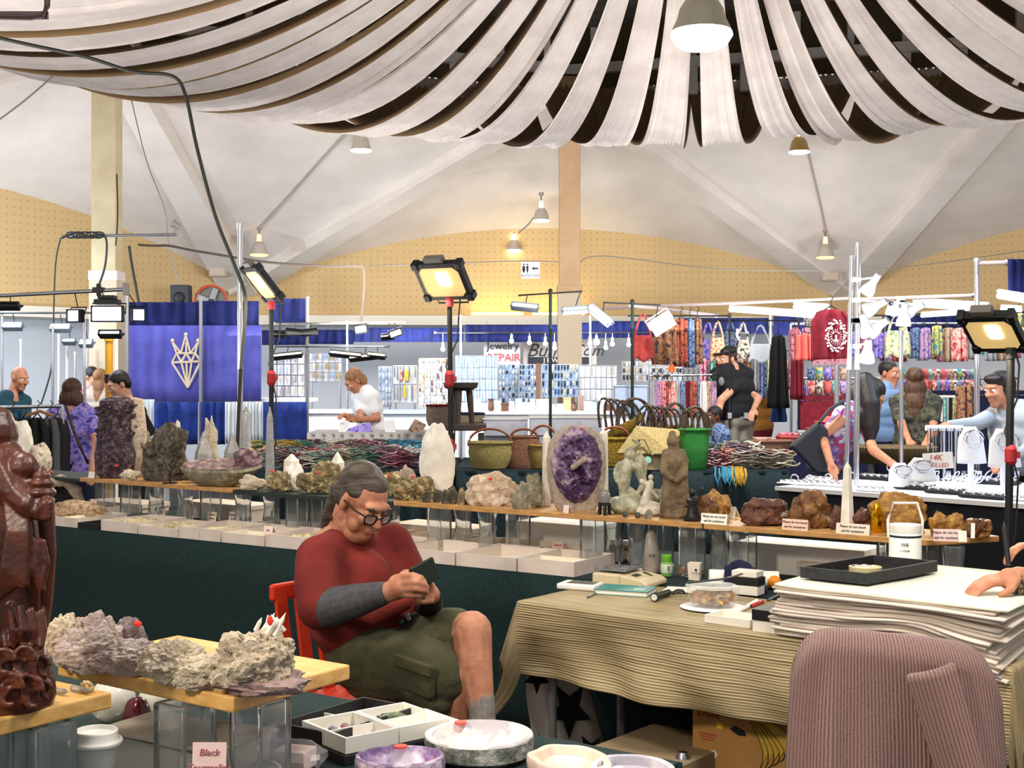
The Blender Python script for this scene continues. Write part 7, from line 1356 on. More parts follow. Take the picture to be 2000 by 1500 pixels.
# stone bowls
def bowl(px, py, rx, h, m, mo, label, sy=1, lip=.016, ang=0, z=NZ, wb=.05, sd=1, sp=None, depth=.72):
    d_ = FO*(CH-z-h)/(py-HZ); p = at(px, py, d_); p.z = z; o = thing('stone_bowl', label, 'bowl', p); M = Matrix.Rotation(ang, 3, 'Z')
    wob = lambda a, zz: 1+wb*noise.noise(Vector((math.cos(a)*1.5, math.sin(a)*1.5, sd)))
    build('outer', MB().lathe(p, [(rx*.82, 0), (rx*.97, h*.25), (rx*1.0, h*.75), (rx*.985, h*.93)], 56, 1, sy, M=M, top=False, wob=lambda a, zz: wob(a, zz)*(1+.012*noise.noise(Vector((math.cos(a)*14, math.sin(a)*14, zz*60))))), mo, o, smooth=True)
    build('polished_inside', MB().lathe(p, [(rx*.985, h*.93), (rx*.97, h), (rx-lip, h*.99), (rx*.78, h*(1-depth*.55)), (rx*.45, h*(1-depth)), (.004, h*(1-depth*1.05))], 56, 1, sy, M=M, wob=wob, bot=False), m, o, smooth=True)
    if sp: build('sticker', MB().cyl(p+Vector(sp), p+Vector(sp)+Z*.003, .014, n=12), R_red, o)
    return o
B1 = mat('pale_quartz', '#d9d6d2', .08, col2='#b9b3b8', col3='#e4e0da', scale=9, coat=.6); B1o = stone('bowl_crust', '#3e4440', '#c9ccc4', '#7d827c', 26, .6, .5); B2 = mat('amethyst_polish', '#6b5080', .08, col2='#e6e0ea', col3='#a890b4', scale=14, coat=.6); B3 = mat('pink_polish', '#e2c9b4', .1, col2='#f0e4d8', scale=6, coat=.6); B4 = mat('lilac_white', '#d8d6dc', .1, col2='#aaa6b4', scale=14, coat=.6)
B2o = mat('amethyst_outer', '#57406c', .25, col2='#ded2dc', col3='#9a80a6', scale=22, bump=.3)
bowl(937, 1432, .120, .050, B1, B1o, 'wide round pale quartz bowl with dark crusty outside', 1.0, sp=(-.045, .088, .049))
bowl(782, 1474, .092, .058, B2, B2o, 'oval purple and white amethyst bowl', .78, lip=.01, sp=(-.005, .060, .057), depth=.85)
bowl(1112, 1478, .080, .045, B3, B3, 'pinkish cream polished stone bowl, left of two at the right end', 1.25, ang=.5, sd=3, wb=.16)
bowl(1232, 1497, .088, .045, B4, B3, 'greyish cream polished stone bowl, right of two at the right end', 1.0, sd=5, wb=.12)
bowl(955, 1532, .095, .05, B4, B1o, 'lilac white polished bowl at the bottom edge below the wide bowl', 1, sd=7)
bowl(800, 1552, .09, .045, B2, B2o, 'purple bowl cut off by the bottom edge below the amethyst bowl', 1, sd=9)
one('small_white_stone', rockmesh(MB(), G(515, 1535, NZ), (.045, .04, .03), 5, 3, .2, 2), R_clear, 'pale lilac stone at the bottom edge left of the amethyst bowl', 'stone', smooth=True)
# druzy crystals on the blond board
def NB(py): return lambda px: G(px, py, BZ)
DZ = lambda x0, x1, yb, yt, m, lab, seed, **k: rock('druzy_crystal', x0, x1, yb, yt, m, lab, seed, place=NB(yb), sub=5, lump=k.pop('lump', 6), jag=0, **k)
DZ(84, 170, 1298, 1185, R_druse2, 'creamy druzy crystal at the back left of the blond board', 201, dy=.8, rough=.32)
DZ(140, 240, 1297, 1190, R_druse, 'greyish pink druzy crystal second in the rear row', 202, dy=.7, rough=.32)
o = DZ(218, 287, 1290, 1196, stone('druzy_grey', '#a09498', '#d8cccc', '#7d7078', 16, 1, .45, 80), 'round grey druzy crystal with a red dot', 203, dy=.8, rough=.25, lump=4, st=((269, 1218),))
DZ(90, 265, 1312, 1225, R_druse, 'flat pale druzy plate at the left front of the board', 204, dy=.42, rough=.34, lump=7)
DZ(170, 345, 1318, 1246, R_druse, 'lilac tinted druzy plate in the middle of the board', 205, dy=.42, rough=.34, lump=7)
DZ(268, 420, 1334, 1244, R_druse2, 'cream druzy plate left of the large crystal block', 206, dy=.5, rough=.34, lump=7)
DZ(330, 475, 1345, 1275, R_druse2, 'low rough cream druzy piece at the foot of the block', 207, dy=.5, rough=.34, lump=7)
o = DZ(412, 590, 1355, 1222, R_druse2, 'large blocky druzy crystal with a mauve base and white points', 208, dy=.6, rough=.34, lump=6)
p = G(505, 1350, BZ); build('mauve_base', rockmesh(MB(), p+Vector((.012, -.012, 0)), (.084, .052, .026), 209, 4, .3, 3, jag=3), stone('mauve_rock', '#6a4f50', '#a58c88', None, 12, .6, .6), o, smooth=True)
spikes(o, p+Vector((.02, .0, .122)), 9, .006, .045, R_wq, 6, (.03, .02), .8, 'crystal_point'); build('sticker', MB().ell(at(527, 1212, p.y-.02), (.006, .004, .010), n=8, m=4), R_red, o)
rn = random.Random(77)
for i in range(46): 
    a_ = rn.uniform(0, 6.28); q = p+Vector((math.cos(a_)*rn.uniform(.02, .07), -.05+rn.uniform(0, .03), rn.uniform(.04, .11))); build('crystal_point', MB().xtal(q, q+Vector((rn.uniform(-.01, .01), -.014, rn.uniform(0, .014))), .004, 5, .5), R_druse2, o)
for i, (x, y, aa) in enumerate(((115, 1362, .2), (160, 1360, .5))): p = G(x, y-6, BZ); one('clear_shard', MB().xtal(p+Z*.006-U*.03, p+Z*.008+U*.03, .006, 6, .2), R_clear, 'thin clear quartz shard lying beside the statue, %s' % ('left one', 'right one')[i], 'crystal')
p = G(170, 1352, BZ); one('amber_chip', rockmesh(MB(), p, (.012, .01, .012), 4, 3, .4, 3, jag=4), mat('pale_amber', '#d9b070', .2, trans=.3), 'tiny pale amber crystal on the end of the lower left board', 'crystal')
# carved rosewood statue
RW = mat('rosewood', '#35170f', .36, col2='#58291b', scale=5, bump=.15, bscale=60, coat=.1)
sx0 = Vector(((-8-1000)*2.44/FO, 2.44, BZ)); o = thing('carved_figure', 'reddish brown carved wooden robed figure on swirling clouds', 'statue', sx0); mb = MB(); S_ = lambda x, y, q=0: at(x, y, 2.44-q)
mb.lathe(sx0, [(.098, 0), (.105, .02), (.104, .05), (.098, .08), (.092, .10)], 48, 1, .8, wob=lambda a, z: 1+.035*math.sin(7*a+z*30))
for (x, y, r) in ((20, 1345, .028), (66, 1350, .026), (50, 1290, .025), (88, 1300, .016), (10, 1290, .020), (92, 1345, .014), (-30, 1320, .03)):
    dx = (x+8)/1065; yy = .082*math.sqrt(max(.02, 1-(dx/.108)**2))
    for k, rr in enumerate((r, r*.55)): c = S_(x, y, yy); mb.tube([c+Vector((rr*math.cos(t)*(1-.5*abs(dx)/.1), -.004*(1-k), rr*math.sin(t))) for t in [i*math.pi/8 for i in range(14-2*k)]], .0062, 6)
    mb.ell(S_(x, y, yy), .006, n=8, m=6)
mb.lathe(sx0, [(.085, .09), (.088, .14), (.082, .20), (.080, .27), (.078, .34), (.070, .40), (.052, .45), (.03, .475)], 56, 1, .75, wob=lambda a, z: 1+.05*math.sin(9*a+z*12)+.03*math.sin(5*a-z*20))
for k in range(6):   # heavy sash folds falling from the arm
    x = 2+k*8; mb.chain([S_(x+10, 985, .06), S_(x+18-k, 1040, .075), S_(x+8, 1110+6*k, .08), S_(x-6, 1170-6*k, .078)], [.006, .0085, .009, .006])
mb.chain([S_(10, 905, .01), S_(38, 960, .03), S_(60, 985, .06)], [.042, .04, .026]); mb.chain([S_(50, 985, .06), S_(80, 1000, .07), S_(92, 985, .075)], [.02, .017, .014])
for k in range(4): mb.chain([S_(84+k*3, 1012-9*k, .082), S_(98, 1010-9*k, .09), S_(103, 1003-9*k, .08)], [.0055, .0055, .004])
for (y, r) in ((985, .024), (968, .026), (950, .022), (936, .016), (926, .009)): mb.ell(S_(82, y-6, .06), (r, r*.9, .011), n=16)
mb.chain([S_(90, 1000, .03), S_(95, 1080, .03), S_(92, 1160, .03), S_(88, 1222, .03)], [.016, .014, .012, .007]); mb.chain([S_(74, 1060, .065), S_(70, 1110, .07), S_(82, 1150, .07)], [.010, .011, .008]); mb.chain([S_(84, 1058, .065), S_(92, 1100, .068), S_(82, 1150, .07)], [.006, .006, .006])
for k in range(5): mb.chain([S_(0+k*20, 1180+4*k, .065-.012*abs(k-2)), S_(10+k*18, 1230, .07-.012*abs(k-2)), S_(12+k*17, 1262, .06)], [.007, .010, .006])
mb.cap(S_(-8, 905), S_(-8, 880), .03, .028).ell(S_(-6, 850), (.038, .042, .05)).ell(S_(24, 852, .0), (.008, .012, .018)).ell(S_(-8, 815), (.03, .03, .02)); mb.chain([S_(25, 870, .0), S_(30, 895, .02), S_(46, 915, .03)], [.01, .02, .03])
build('figure', mb, RW, o, remesh=.0028, smit=1)
# ---------------------------------------------------------------- clothes rack at the far left
a, b = at(-40, 797, 9.6), at(122, 793, 9.6); o = thing('clothes_rack', 'chrome rail with dark jackets behind the carved figure', 'rack', (a+b)/2-Z*.01); build('rail', MB().cyl(a, b, .013), M_chrome, o, smooth=True); build('upright', MB().cyl(b, Vector((b.x, b.y, .02)), .013), M_chrome, o, smooth=True); build('upright', MB().cyl(a, Vector((a.x, a.y, .02)), .013), M_chrome, o, smooth=True)
for i, (x0, x1, m) in enumerate(((-30, 20, 'grey'), (8, 40, 'blk'), (30, 72, 'navy'), (50, 96, 'blk'), (78, 118, 'grey'), (92, 134, 'blk'))):
    hang('shirt', x0, x1, 815, 945+i*2, 9.6+.06*(i % 3)-.1, F[m] if m != 'grey' else mat('charcoal', '#4a4c50', .9), '%s jacket on the left chrome rail, %s from the left' % (m.replace('blk', 'black'), ordn(i)), 'jacket', 'jackets on the left chrome rail', seed=i)
one('wooden_hanger', MB().tube([at(52, 812, 9.4), at(78, 803, 9.4), at(104, 812, 9.4)], .012, 6), mat('hanger_wood', '#9a6a40', .5), 'wooden hanger end on the left chrome rail', 'hanger', smooth=True)
# ---------------------------------------------------------------- people
def skinm(n, c, c2): return mat(n, c, .55, col2=c2, scale=18, sub=.12, spec=.3)
SK1 = skinm('skin_tan', '#c48a68', '#b5765a'); SK2 = skinm('skin_fair', '#dba98c', '#c98f76'); SK3 = skinm('skin_dark', '#5a3a2c', '#6b4636'); SK0 = skinm('skin_man', '#bb8468', '#a86f56')
HB = mat('hair_brown', '#3b261b', .5, col2='#5c3d28', scale=60, stretch=(1, 1, .12), bump=.4, bscale=60); HK = mat('hair_black', '#14100f', .45, col2='#241b18', scale=60, stretch=(1, 1, .12), bump=.3, bscale=60); HG_ = mat('hair_grey', '#2a211b', .5, col2='#6a5e50', scale=26, stretch=(.35, 1, 3), bump=.6, bscale=60, ramp=(.35, .75))
HL = mat('hair_light', '#7d5636', .5, col2='#a2734a', scale=50, stretch=(1, 1, .15), bump=.4, bscale=60)
def headM(yaw, pitch, roll=0): return Matrix.Rotation(R(yaw), 3, 'Z')@Matrix.Rotation(R(pitch), 3, 'X')@Matrix.Rotation(R(roll), 3, 'Y')
def head(mb, c, M, k=1.0, fine=False):
    P = lambda x, y, z: c+M@Vector((x*k, y*k, z*k))
    e = lambda x, y, z, r: mb.ell(P(x, y, z), tuple(q*k for q in r), M=M, n=16 if fine else 12, m=12 if fine else 8)
    e(0, .012, .032, (.074, .094, .088)); e(0, -.028, -.02, (.060, .066, .088)); e(0, -.055, -.085, (.034, .034, .028)); e(0, -.030, -.06, (.052, .052, .045))
    e(0, -.078, .035, (.052, .022, .018)); mb.cap(P(0, -.090, .018), P(0, -.113, -.020), .009*k, .0135*k); e(-.012, -.100, -.022, (.009, .010, .008)); e(.012, -.100, -.022, (.009, .010, .008))
    e(-.034, -.074, -.015, (.022, .018, .022)); e(.034, -.074, -.015, (.022, .018, .022)); e(0, -.090, -.050, (.022, .010, .006)); e(0, -.088, -.061, (.019, .010, .006))
    for s in (-1, 1): e(s*.076, .006, -.002, (.009, .018, .032))
    return P
def eyes(o, P, M, k=1.0):
    for s in (-1, 1):
        build('eye', MB().ell(P(s*.031, -.081, .010), .0125*k, M=M), F['white'], o, smooth=True); build('pupil', MB().ell(P(s*.031, -.091, .008), .0055*k, M=M), M_ink, o, smooth=True)
def handm(mb, w_, dr, palm, k=1.0, curl=.9, side=1):
    dr = dr.normalized(); palm = palm.normalized(); sd = dr.cross(palm).normalized()*side; a = w_; b = w_+dr*.085*k
    mb.cap(a, a+dr*.03*k, .026*k, .030*k)
    for i in range(4):
        o_ = sd*(.028-.0185*i)*k; L_ = (.036, .041, .038, .030)[i]*k; p0 = w_+dr*.045*k+o_*.8; p1 = b+o_; mb.cap(p0, p1, .014*k, .0098*k, 8)
        q = p1; dd = dr.copy()
        for j in range(3):
            dd = (Matrix.Rotation(curl*(.45, .6, .5)[j]*1.0, 3, dr.cross(palm).normalized())@dd).normalized() if False else (dd*math.cos(curl*.5)+palm*math.sin(curl*.5)).normalized(); palm_ = palm
            n_ = q+dd*L_*(1, .72, .6)[j]; mb.cap(q, n_, .0092*k*(1, .92, .85)[j], .0088*k*(1, .9, .8)[j], 8); q = n_
    t0 = w_+dr*.02*k+sd*.025*k; t1 = t0+(dr*.6+sd*.6+palm*.3).normalized()*.04*k; t2 = t1+(dr*.9+palm*.4).normalized()*.034*k; mb.chain([t0, t1, t2], [.014*k, .0115*k, .009*k], 8)
def figure(label, hd, yaw, pitch, neck, hip, d, shirt, pants, skin, hair, arms, k=1.0, vx=.012, hairf=None, sh=.17, legs=True, fat=1.0, sleeve='short', name='person', bodyyaw=None, hipd=None, neckd=None, roll=0, shirtlen=.0):
    hc = at(hd[0], hd[1], hd[2] if len(hd) > 2 else d); nb = at(neck[0], neck[1], neckd or d); hp = at(hip[0], hip[1], hipd or d); M = headM(yaw, pitch, roll); by = R(yaw if bodyyaw is None else bodyyaw)
    sd = Vector((math.cos(by), math.sin(by), 0)); fw = Vector((math.sin(by), -math.cos(by), 0)); o = thing(name, label, 'person', Vector((hp.x, hp.y, 0)))
    sk = MB(); P = head(sk, hc, M, k); sk.cap(nb, hc+M@Vector((0, .03, -.05))*k, .056*k, .052*k); shm = MB(); ws = sh*k
    sl, sr = nb-sd*ws-Z*.045, nb+sd*ws-Z*.045; ch = nb.lerp(hp, .38)
    for t, w_, r in ((.0, .11, .075), (.16, .12, .105), (.4, .085, .125*fat), (.65, .07, .12*fat), (.9, .075, .135*fat)):
        c = nb.lerp(hp, t); shm.cap(c-sd*w_*k*(.7 if t == 0 else 1), c+sd*w_*k*(.7 if t == 0 else 1), r*k, r*k)
    if shirtlen: shm.cap(hp-sd*.07*k, hp-sd*.07*k-Z*shirtlen, .13*k*fat, .13*k*fat).cap(hp+sd*.07*k, hp+sd*.07*k-Z*shirtlen, .13*k*fat, .13*k*fat)
    shm.cap(nb-sd*.05*k, sl, .07*k, .066*k).cap(nb+sd*.05*k, sr, .07*k, .066*k)
    sk.cap(nb, ch, .08*k, .1*k); sk.cap(ch, sl, .06*k, .046*k).cap(ch, sr, .06*k, .046*k)
    for s, s0 in ((-1, sl), (1, sr)):
        A = arms.get(s)
        if not A: continue
        el, ha = [at(*q) for q in A[:2]]; sk.chain([s0, el], [.046*k, .038*k]); sk.cap(el, ha, .038*k, .027*k)
        if sleeve == 'short': shm.cap(s0, s0.lerp(el, .62), .064*k, .056*k)
        elif sleeve == 'long': shm.chain([s0, el, el.lerp(ha, .9)], [.062*k, .05*k, .038*k])
        elif sleeve == 'cap': shm.cap(s0, s0.lerp(el, .2), .06*k, .05*k)
        handm(sk, ha, (ha-el)+Vector((0, 0, -.001)), Vector((0, 0, -1)) if abs((ha-el).normalized().z) < .8 else fw, k*.95)
    pm = MB()
    if legs:
        for s in (-1, 1):
            h0 = hp+sd*s*.085*k; kn = Vector((h0.x, h0.y, hp.z*.52))+fw*.03; ft = Vector((h0.x, h0.y, .09)); pm.chain([h0, kn, ft], [.105*k*fat, .075*k, .058*k]); build('shoe', MB().cap(ft-Z*.045, ft+fw*.15-Z*.055, .042, .034), M_black, o, smooth=True)
        pm.cap(hp-sd*.07*k, hp+sd*.07*k, .128*k*fat, .128*k*fat)
        build('trousers', pm, pants, o, remesh=vx*1.3, smit=3)
    build('body', sk, skin, o, remesh=vx*.75, smit=2); build('shirt', shm, shirt, o, remesh=vx, smit=3); eyes(o, P, M, k)
    if hair:
        hm = MB(); E = lambda x, y, z, r: hm.ell(P(x, y, z), tuple(q*k for q in r), M=M)
        E(0, .022, .045, (.082, .098, .088))
        for f in (hairf or ()):
            if len(f) == 4: E(*f)
            else: hm.chain([at(*q) for q in f[0]], [q*k for q in f[1]])
        build('hair', hm, hair, o, remesh=vx*.8, smit=2)
    return o, P, M
# people behind
figure('bald man in a dark teal shirt at the far left', (38, 740), 60, 15, (22, 775), (15, 905), 13.2, mat('teal_shirt', '#17404a', .9), F['blk'], SK1, None, {1: ((50, 850, 12.9), (62, 900, 12.7)), -1: ((-5, 840, 13), (30, 890, 12.7))}, fat=1.1)
o, P, M = figure('woman with bobbed dark hair in purple floral top with crossbody strap', (142, 768), 170, 8, (142, 800), (145, 905), 11.3, F['purple'], mat('dark_jeans', '#161c33', .9), SK2, HB, {1: ((98, 870, 11.1), (110, 915, 10.9)), -1: ((188, 865, 11.1), (180, 915, 10.9))}, bodyyaw=178, fat=1.05, shirtlen=.05,
       hairf=((0, .035, -.03, (.095, .07, .09)), (-.06, .02, -.05, (.04, .07, .075)), (.06, .02, -.05, (.04, .07, .075))))
build('bag_strap', MB().tube([at(128, 792, 11.05), at(140, 830, 11.02), at(155, 870, 11.02), at(172, 905, 11.1)], .013, 6), mat('strap_brown', '#3a2420', .6), o, smooth=True)
figure('dark haired woman in black leaning down behind the amethyst tower', (232, 752), -50, 25, (252, 790), (262, 900), 11.9, F['blk'], F['blk'], SK2, HK, {-1: ((228, 840, 11.6), (222, 865, 11.4)), 1: ((292, 840, 11.8), (270, 870, 11.6))}, sleeve='long', hairf=((0, .05, .085, (.045, .045, .04)), (.03, .06, 0, (.05, .05, .07))))
figure('person with short dark hair and pale pink top far behind at the left', (180, 738), 60, 20, (178, 762), (178, 850), 15.5, mat('pale_pink', '#d6b3ae', .9), F['blk'], SK2, HK, {})
figure('woman with long light brown hair far behind, left of the yellow post', (197, 742), 170, 5, (197, 765), (197, 850), 15.0, mat('soft_beige', '#b5a497', .9), F['blk'], SK2, HL, {}, hairf=((0, .05, -.06, (.07, .05, .12)), (0, .055, -.17, (.06, .04, .10))))
o, P, M = figure('woman with curly brown hair in white t-shirt bending over a counter', (692, 745), -55, 40, (712, 765), (728, 850), 14.2, F['white'], mat('dark_blue_trousers', '#232a3c', .9), SK1, HL, {-1: ((705, 820, 13.9), (676, 812, 13.6)), 1: ((738, 818, 14.0), (690, 820, 13.7))}, k=1.02, sh=.15, hairf=((0, .06, .04, (.08, .07, .09)), (.05, .06, -.02, (.05, .06, .08)), (-.06, .05, -.03, (.04, .05, .07)), (0, .07, .10, (.04, .04, .03))))
o, P, M = figure('uniformed guard in black polo, khaki trousers and black cap', (1421, 703), -62, 5, (1430, 722), (1438, 815), 13.3, mat('polo_black', '#15161d', .85), mat('khaki', '#a59e92', .9), SK2, HB, {-1: ((1408, 782, 12.95), (1400, 822, 12.9)), 1: ((1482, 778, 13.3), (1472, 800, 13.1))}, k=1.06, sh=.19, fat=1.12, bodyyaw=-150)
build('cap', MB().ell(P(0, .015, .075), (.088, .105, .065), M=M).ell(P(0, -.10, .065), (.06, .07, .012), M=M), M_black, o, remesh=.01, smit=2); build('belt', MB().lathe(at(1438, 814, 13.3)-Z*.02, [(.20, 0), (.205, .0), (.205, .045), (.20, .045)], 24, 1, .72), M_black, o, smooth=True)
build('radio', MB().box(at(1396, 735, 12.95), (.05, .05, .08)), M_black, o, bevel=.01); build('shoulder_patch', MB().ell(at(1409, 745, 13.05), (.03, .02, .045)), mat('patch_grey', '#7a7f86', .8), o, smooth=True)
for x in (1425, 1457): build('belt_pouch', MB().box(at(x, 812, 13.05), (.04, .04, .06)), F['grey'], o, bevel=.006)
figure('child with short dark hair seated behind the green bucket bag', (1394, 815), -60, 5, (1398, 838), (1400, 905), 12.9, F['blue'], F['navy'], SK3, HK, {}, k=.85, legs=False)
figure('person with short dark hair far behind, left of the black dress', (1489, 728), 50, 8, (1487, 750), (1486, 840), 15.5, mat('ochre_cloth', '#a8722a', .9), F['maroon'], SK1, HK, {}, k=.9)
# leaning woman with the dark shoulder bag
o, P, M = figure('long black haired woman in floral tank top leaning over the lit jewelry', (1702, 772, 9.9), 60, 45, (1668, 800), (1612, 905), 10.0, floral('tank_print', '#e4d4d8', '#6a5ab0', '#d23a44', 16), mat('grey_jeans', '#3f4654', .9), SK1, HK, {1: ((1706, 880, 9.65), (1738, 902, 9.2)), -1: ((1606, 850, 9.75), (1622, 905, 9.6))}, k=1.0, bodyyaw=60, sleeve='none', neckd=9.95, hipd=10.1,
       hairf=((((1690, 745, 9.9), (1700, 790, 9.8), (1702, 835, 9.75), (1697, 868, 9.75)), (.075, .075, .06, .03)), (((1672, 765, 9.95), (1688, 810, 9.8), (1694, 850, 9.75)), (.07, .06, .03))))
build('shoulder_bag', MB().prism([at(x, y, 9.7) for x, y in ((1545, 872), (1600, 824), (1618, 838), (1626, 900), (1613, 928), (1600, 925))], (0, .12, 0)), mat('bag_leather', '#272a33', .45), o, bevel=.02); build('bag_strap', MB().tube([at(1600, 826, 9.7), at(1620, 800, 9.75), at(1648, 782, 9.8), at(1640, 800, 10.05)], .012, 6), MATS['bag_leather'], o, smooth=True)
figure('grey haired man in light blue shirt behind the pale lamp pole', (1737, 730), 40, 5, (1735, 758), (1732, 860), 12.6, mat('light_blue', '#7fa0cf', .9), F['navy'], SK1, HK, {}, sleeve='short')
figure('woman with long wavy brown hair seen from behind in dark patterned top', (1787, 745), 165, 5, (1788, 775), (1790, 870), 11.8, mat('dark_pattern', '#232528', .9, col2='#5a5a44', scale=24), F['blk'], SK1, HB, {1: ((1765, 840, 11.6), (1775, 860, 11.3)), -1: ((1822, 840, 11.6), (1810, 862, 11.3))}, hairf=((0, .04, -.06, (.10, .06, .11)), (0, .05, -.18, (.10, .055, .12)), (.01, .05, -.28, (.08, .05, .10))))
figure('short dark haired woman in light grey top reaching across the jewelry', (1952, 762), -65, 10, (1978, 800), (1995, 920), 9.9, mat('light_grey_knit', '#9a9ea2', .9), F['blk'], SK1, HK, {-1: ((1905, 828, 9.7), (1850, 832, 9.5)), 1: ((2010, 880, 9.7), (1960, 900, 9.4))}, k=1.12, sleeve='long', sh=.16, hairf=((0, .03, .03, (.085, .10, .10)), (0, -.04, .085, (.07, .06, .035))))
# writing person at the right edge: two hands and forearms
o = thing('person', 'person writing at the right edge, only hands and beaded wrist in view', 'person', at(2090, 1170, 4.55)); mb = MB()
w1 = at(1990, 1128, 4.0); handm(mb, w1, Vector((-1, -.1, -.10)), Vector((0, .1, -1)), 1.1, .75); mb.cap(w1, at(2090, 1150, 4.1), .034, .045)
w2 = at(2046, 1066, 4.4); handm(mb, w2, Vector((-1, -.1, .05)), Vector((-.2, -.2, -1)), 1.0, 1.1); mb.cap(w2, at(2100, 1050, 4.45), .032, .045); mb.chain([at(2090, 1150, 4.1), at(2200, 1130, 4.4)], [.045, .06]); mb.chain([at(2100, 1050, 4.45), at(2200, 1080, 4.85)], [.045, .06]); tc_ = at(2260, 1080, 4.95)
mb.cap(at(2200, 1130, 4.4), at(2230, 980, 4.9), .06, .07).cap(at(2200, 1080, 4.85), at(2250, 960, 5.05), .06, .07).cap(at(2230, 980, 4.9), at(2250, 960, 5.05), .09, .09).cap(at(2240, 970, 5.0), at(2240, 890, 5.0), .06, .055)
P = head(mb, at(2240, 850, 5.0), headM(-70, 40), 1.0); build('body', mb, SK1, o, remesh=.006, smit=2); build('shirt', MB().cap(at(2235, 985, 5.0), at(2290, 1250, 5.1), .17, .19).cap(at(2230, 975, 4.86), at(2252, 955, 5.1), .115, .115).cap(at(2200, 1125, 4.4), at(2235, 985, 4.9), .07, .09), F['navy'], o, remesh=.015)
hm = MB().ell(P(0, .022, .045), (.082, .098, .088), M=headM(-70, 40)); build('hair', hm, HK, o, smooth=True)
for k in range(2):
    for i in range(16): t = i/16*6.283; c = at(1984+k*12, 1141+k*2, 4.0); build('bracelet_bead', MB().ell(c+Vector((.006*math.sin(t), .036*math.cos(t), .036*math.sin(t))), .0085, n=8, m=6), mat('bead_dark', '#2e2a22', .3, col2='#7a7258', scale=60), o, smooth=True)
a, b = at(1962, 1030, 4.37), at(1970, 1104, 4.33); build('pen', MB().cyl(a, b, .009, .008, n=10).cyl(a, a+(a-b).normalized()*.02, .008, .002, n=10), M_black, o, smooth=True)
# ---------------------------------------------------------------- seated man and his chair
RC_ = mat('red_plastic', '#c8341a', .4)
cc = at(722, 1370, 4.62); cc.z = 0; CM = Matrix.Rotation(R(52), 3, 'Z'); Lc = lambda x, y, z: cc+CM@Vector((x, y, z))
o = thing('plastic_chair', 'orange red plastic chair with slatted back under the seated man', 'chair', cc)
build('seat', MB().box(Lc(0, 0, .435), (.44, .44, .035), M=CM), RC_, o, bevel=.015)
for k in range(5): x = -.18+.09*k; build('back_slat', MB().prism([Lc(x-.026, .19, .43), Lc(x+.026, .19, .43), Lc(x+.026, .25, .80), Lc(x-.026, .25, .80)], CM@Vector((0, .014, 0))), RC_, o, bevel=.003)
build('back_rail', MB().box(Lc(0, .262, .81), (.44, .025, .06), M=CM), RC_, o, bevel=.01)
for x, y in ((-.19, -.18), (.19, -.18), (-.19, .2), (.19, .2)): build('leg', MB().cyl(Lc(x, y, .43), Lc(x*1.12, y*1.15, 0), .02, .016), RC_, o, smooth=True)
o = thing('person', 'seated man with grey ponytail and glasses, red t-shirt and olive shorts, looking at his phone', 'person', cc+Z*0)
hc = at(708, 982, 4.52); HM = headM(42, 30, 4); sk = MB(); P = head(sk, hc, HM, 1.0, True)
nb = at(672, 1052, 4.62); sk.cap(nb, hc+HM@Vector((0, .035, -.05)), .066, .06).cap(nb+Z*.03, hc+HM@Vector((0, -.0, -.085)), .055, .05).ell(P(0, -.03, -.10), (.05, .05, .035), M=HM)
for s in (-1, 1): sk.ell(P(s*.040, -.045, -.05), (.020, .03, .032), M=HM)
sk.chain([at(655, 1075, 4.6), at(700, 1180, 4.6)], [.09, .12])
rsh, rel, rwr = at(622, 1085, 4.42), at(640, 1186, 4.30), at(752, 1158, 4.22); lsh, lel, lwr = at(765, 1062, 4.72), at(838, 1192, 4.55), at(842, 1160, 4.28)
sk.chain([rsh, rel, rwr], [.05, .045, .030]).chain([lsh, lel, lwr], [.05, .042, .028])
# right hand closing on the phone
def rh(pts, r): sk.chain([at(*q) for q in pts], r, 10)
sk.cap(at(760, 1156, 4.22), at(786, 1146, 4.18), .034, .036).cap(at(775, 1140, 4.2), at(795, 1132, 4.18), .03, .026)
rh([(788, 1128, 4.17), (806, 1124, 4.13), (822, 1129, 4.12), (829, 1136, 4.15)], [.0135, .0115, .0105, .009])
rh([(790, 1139, 4.16), (812, 1137, 4.11), (828, 1141, 4.12), (834, 1147, 4.15)], [.0135, .0115, .0105, .009])
rh([(790, 1150, 4.16), (812, 1150, 4.11), (828, 1153, 4.12), (833, 1158, 4.15)], [.0135, .0115, .0100, .009])
rh([(788, 1161, 4.17), (808, 1162, 4.13), (822, 1163, 4.13), (828, 1167, 4.16)], [.0125, .0105, .0095, .008])
rh([(775, 1136, 4.22), (790, 1120, 4.24), (808, 1116, 4.25), (820, 1118, 4.25)], [.015, .0125, .011, .009])
sk.cap(at(842, 1162, 4.29), at(832, 1150, 4.27), .030, .032)
rh([(838, 1138, 4.25), (840, 1124, 4.23), (834, 1117, 4.22)], [.012, .0105, .009])
for k in range(4): rh([(836+k*2, 1146+9*k, 4.25), (826, 1148+9*k, 4.24), (814, 1150+9*k, 4.25)], [.0115, .0105, .009])
# legs
rhp, rkn, rft = at(735, 1290, 4.52), at(893, 1316, 4.32), at(905, 1560, 4.40); lhp, lkn, lan = at(780, 1262, 4.66), at(922, 1232, 4.34), at(942, 1392, 4.26)
sk.chain([rhp, rkn], [.08, .062]); sk.chain([rkn, rkn.lerp(rft, .35), rft], [.058, .056, .036]); sk.chain([lhp, lkn], [.08, .066]); sk.chain([lkn, lkn.lerp(lan, .4)+Vector((-.006, .0, 0)), lan], [.066, .060, .041])
build('body', sk, SK0, o, remesh=.0048, smit=2)
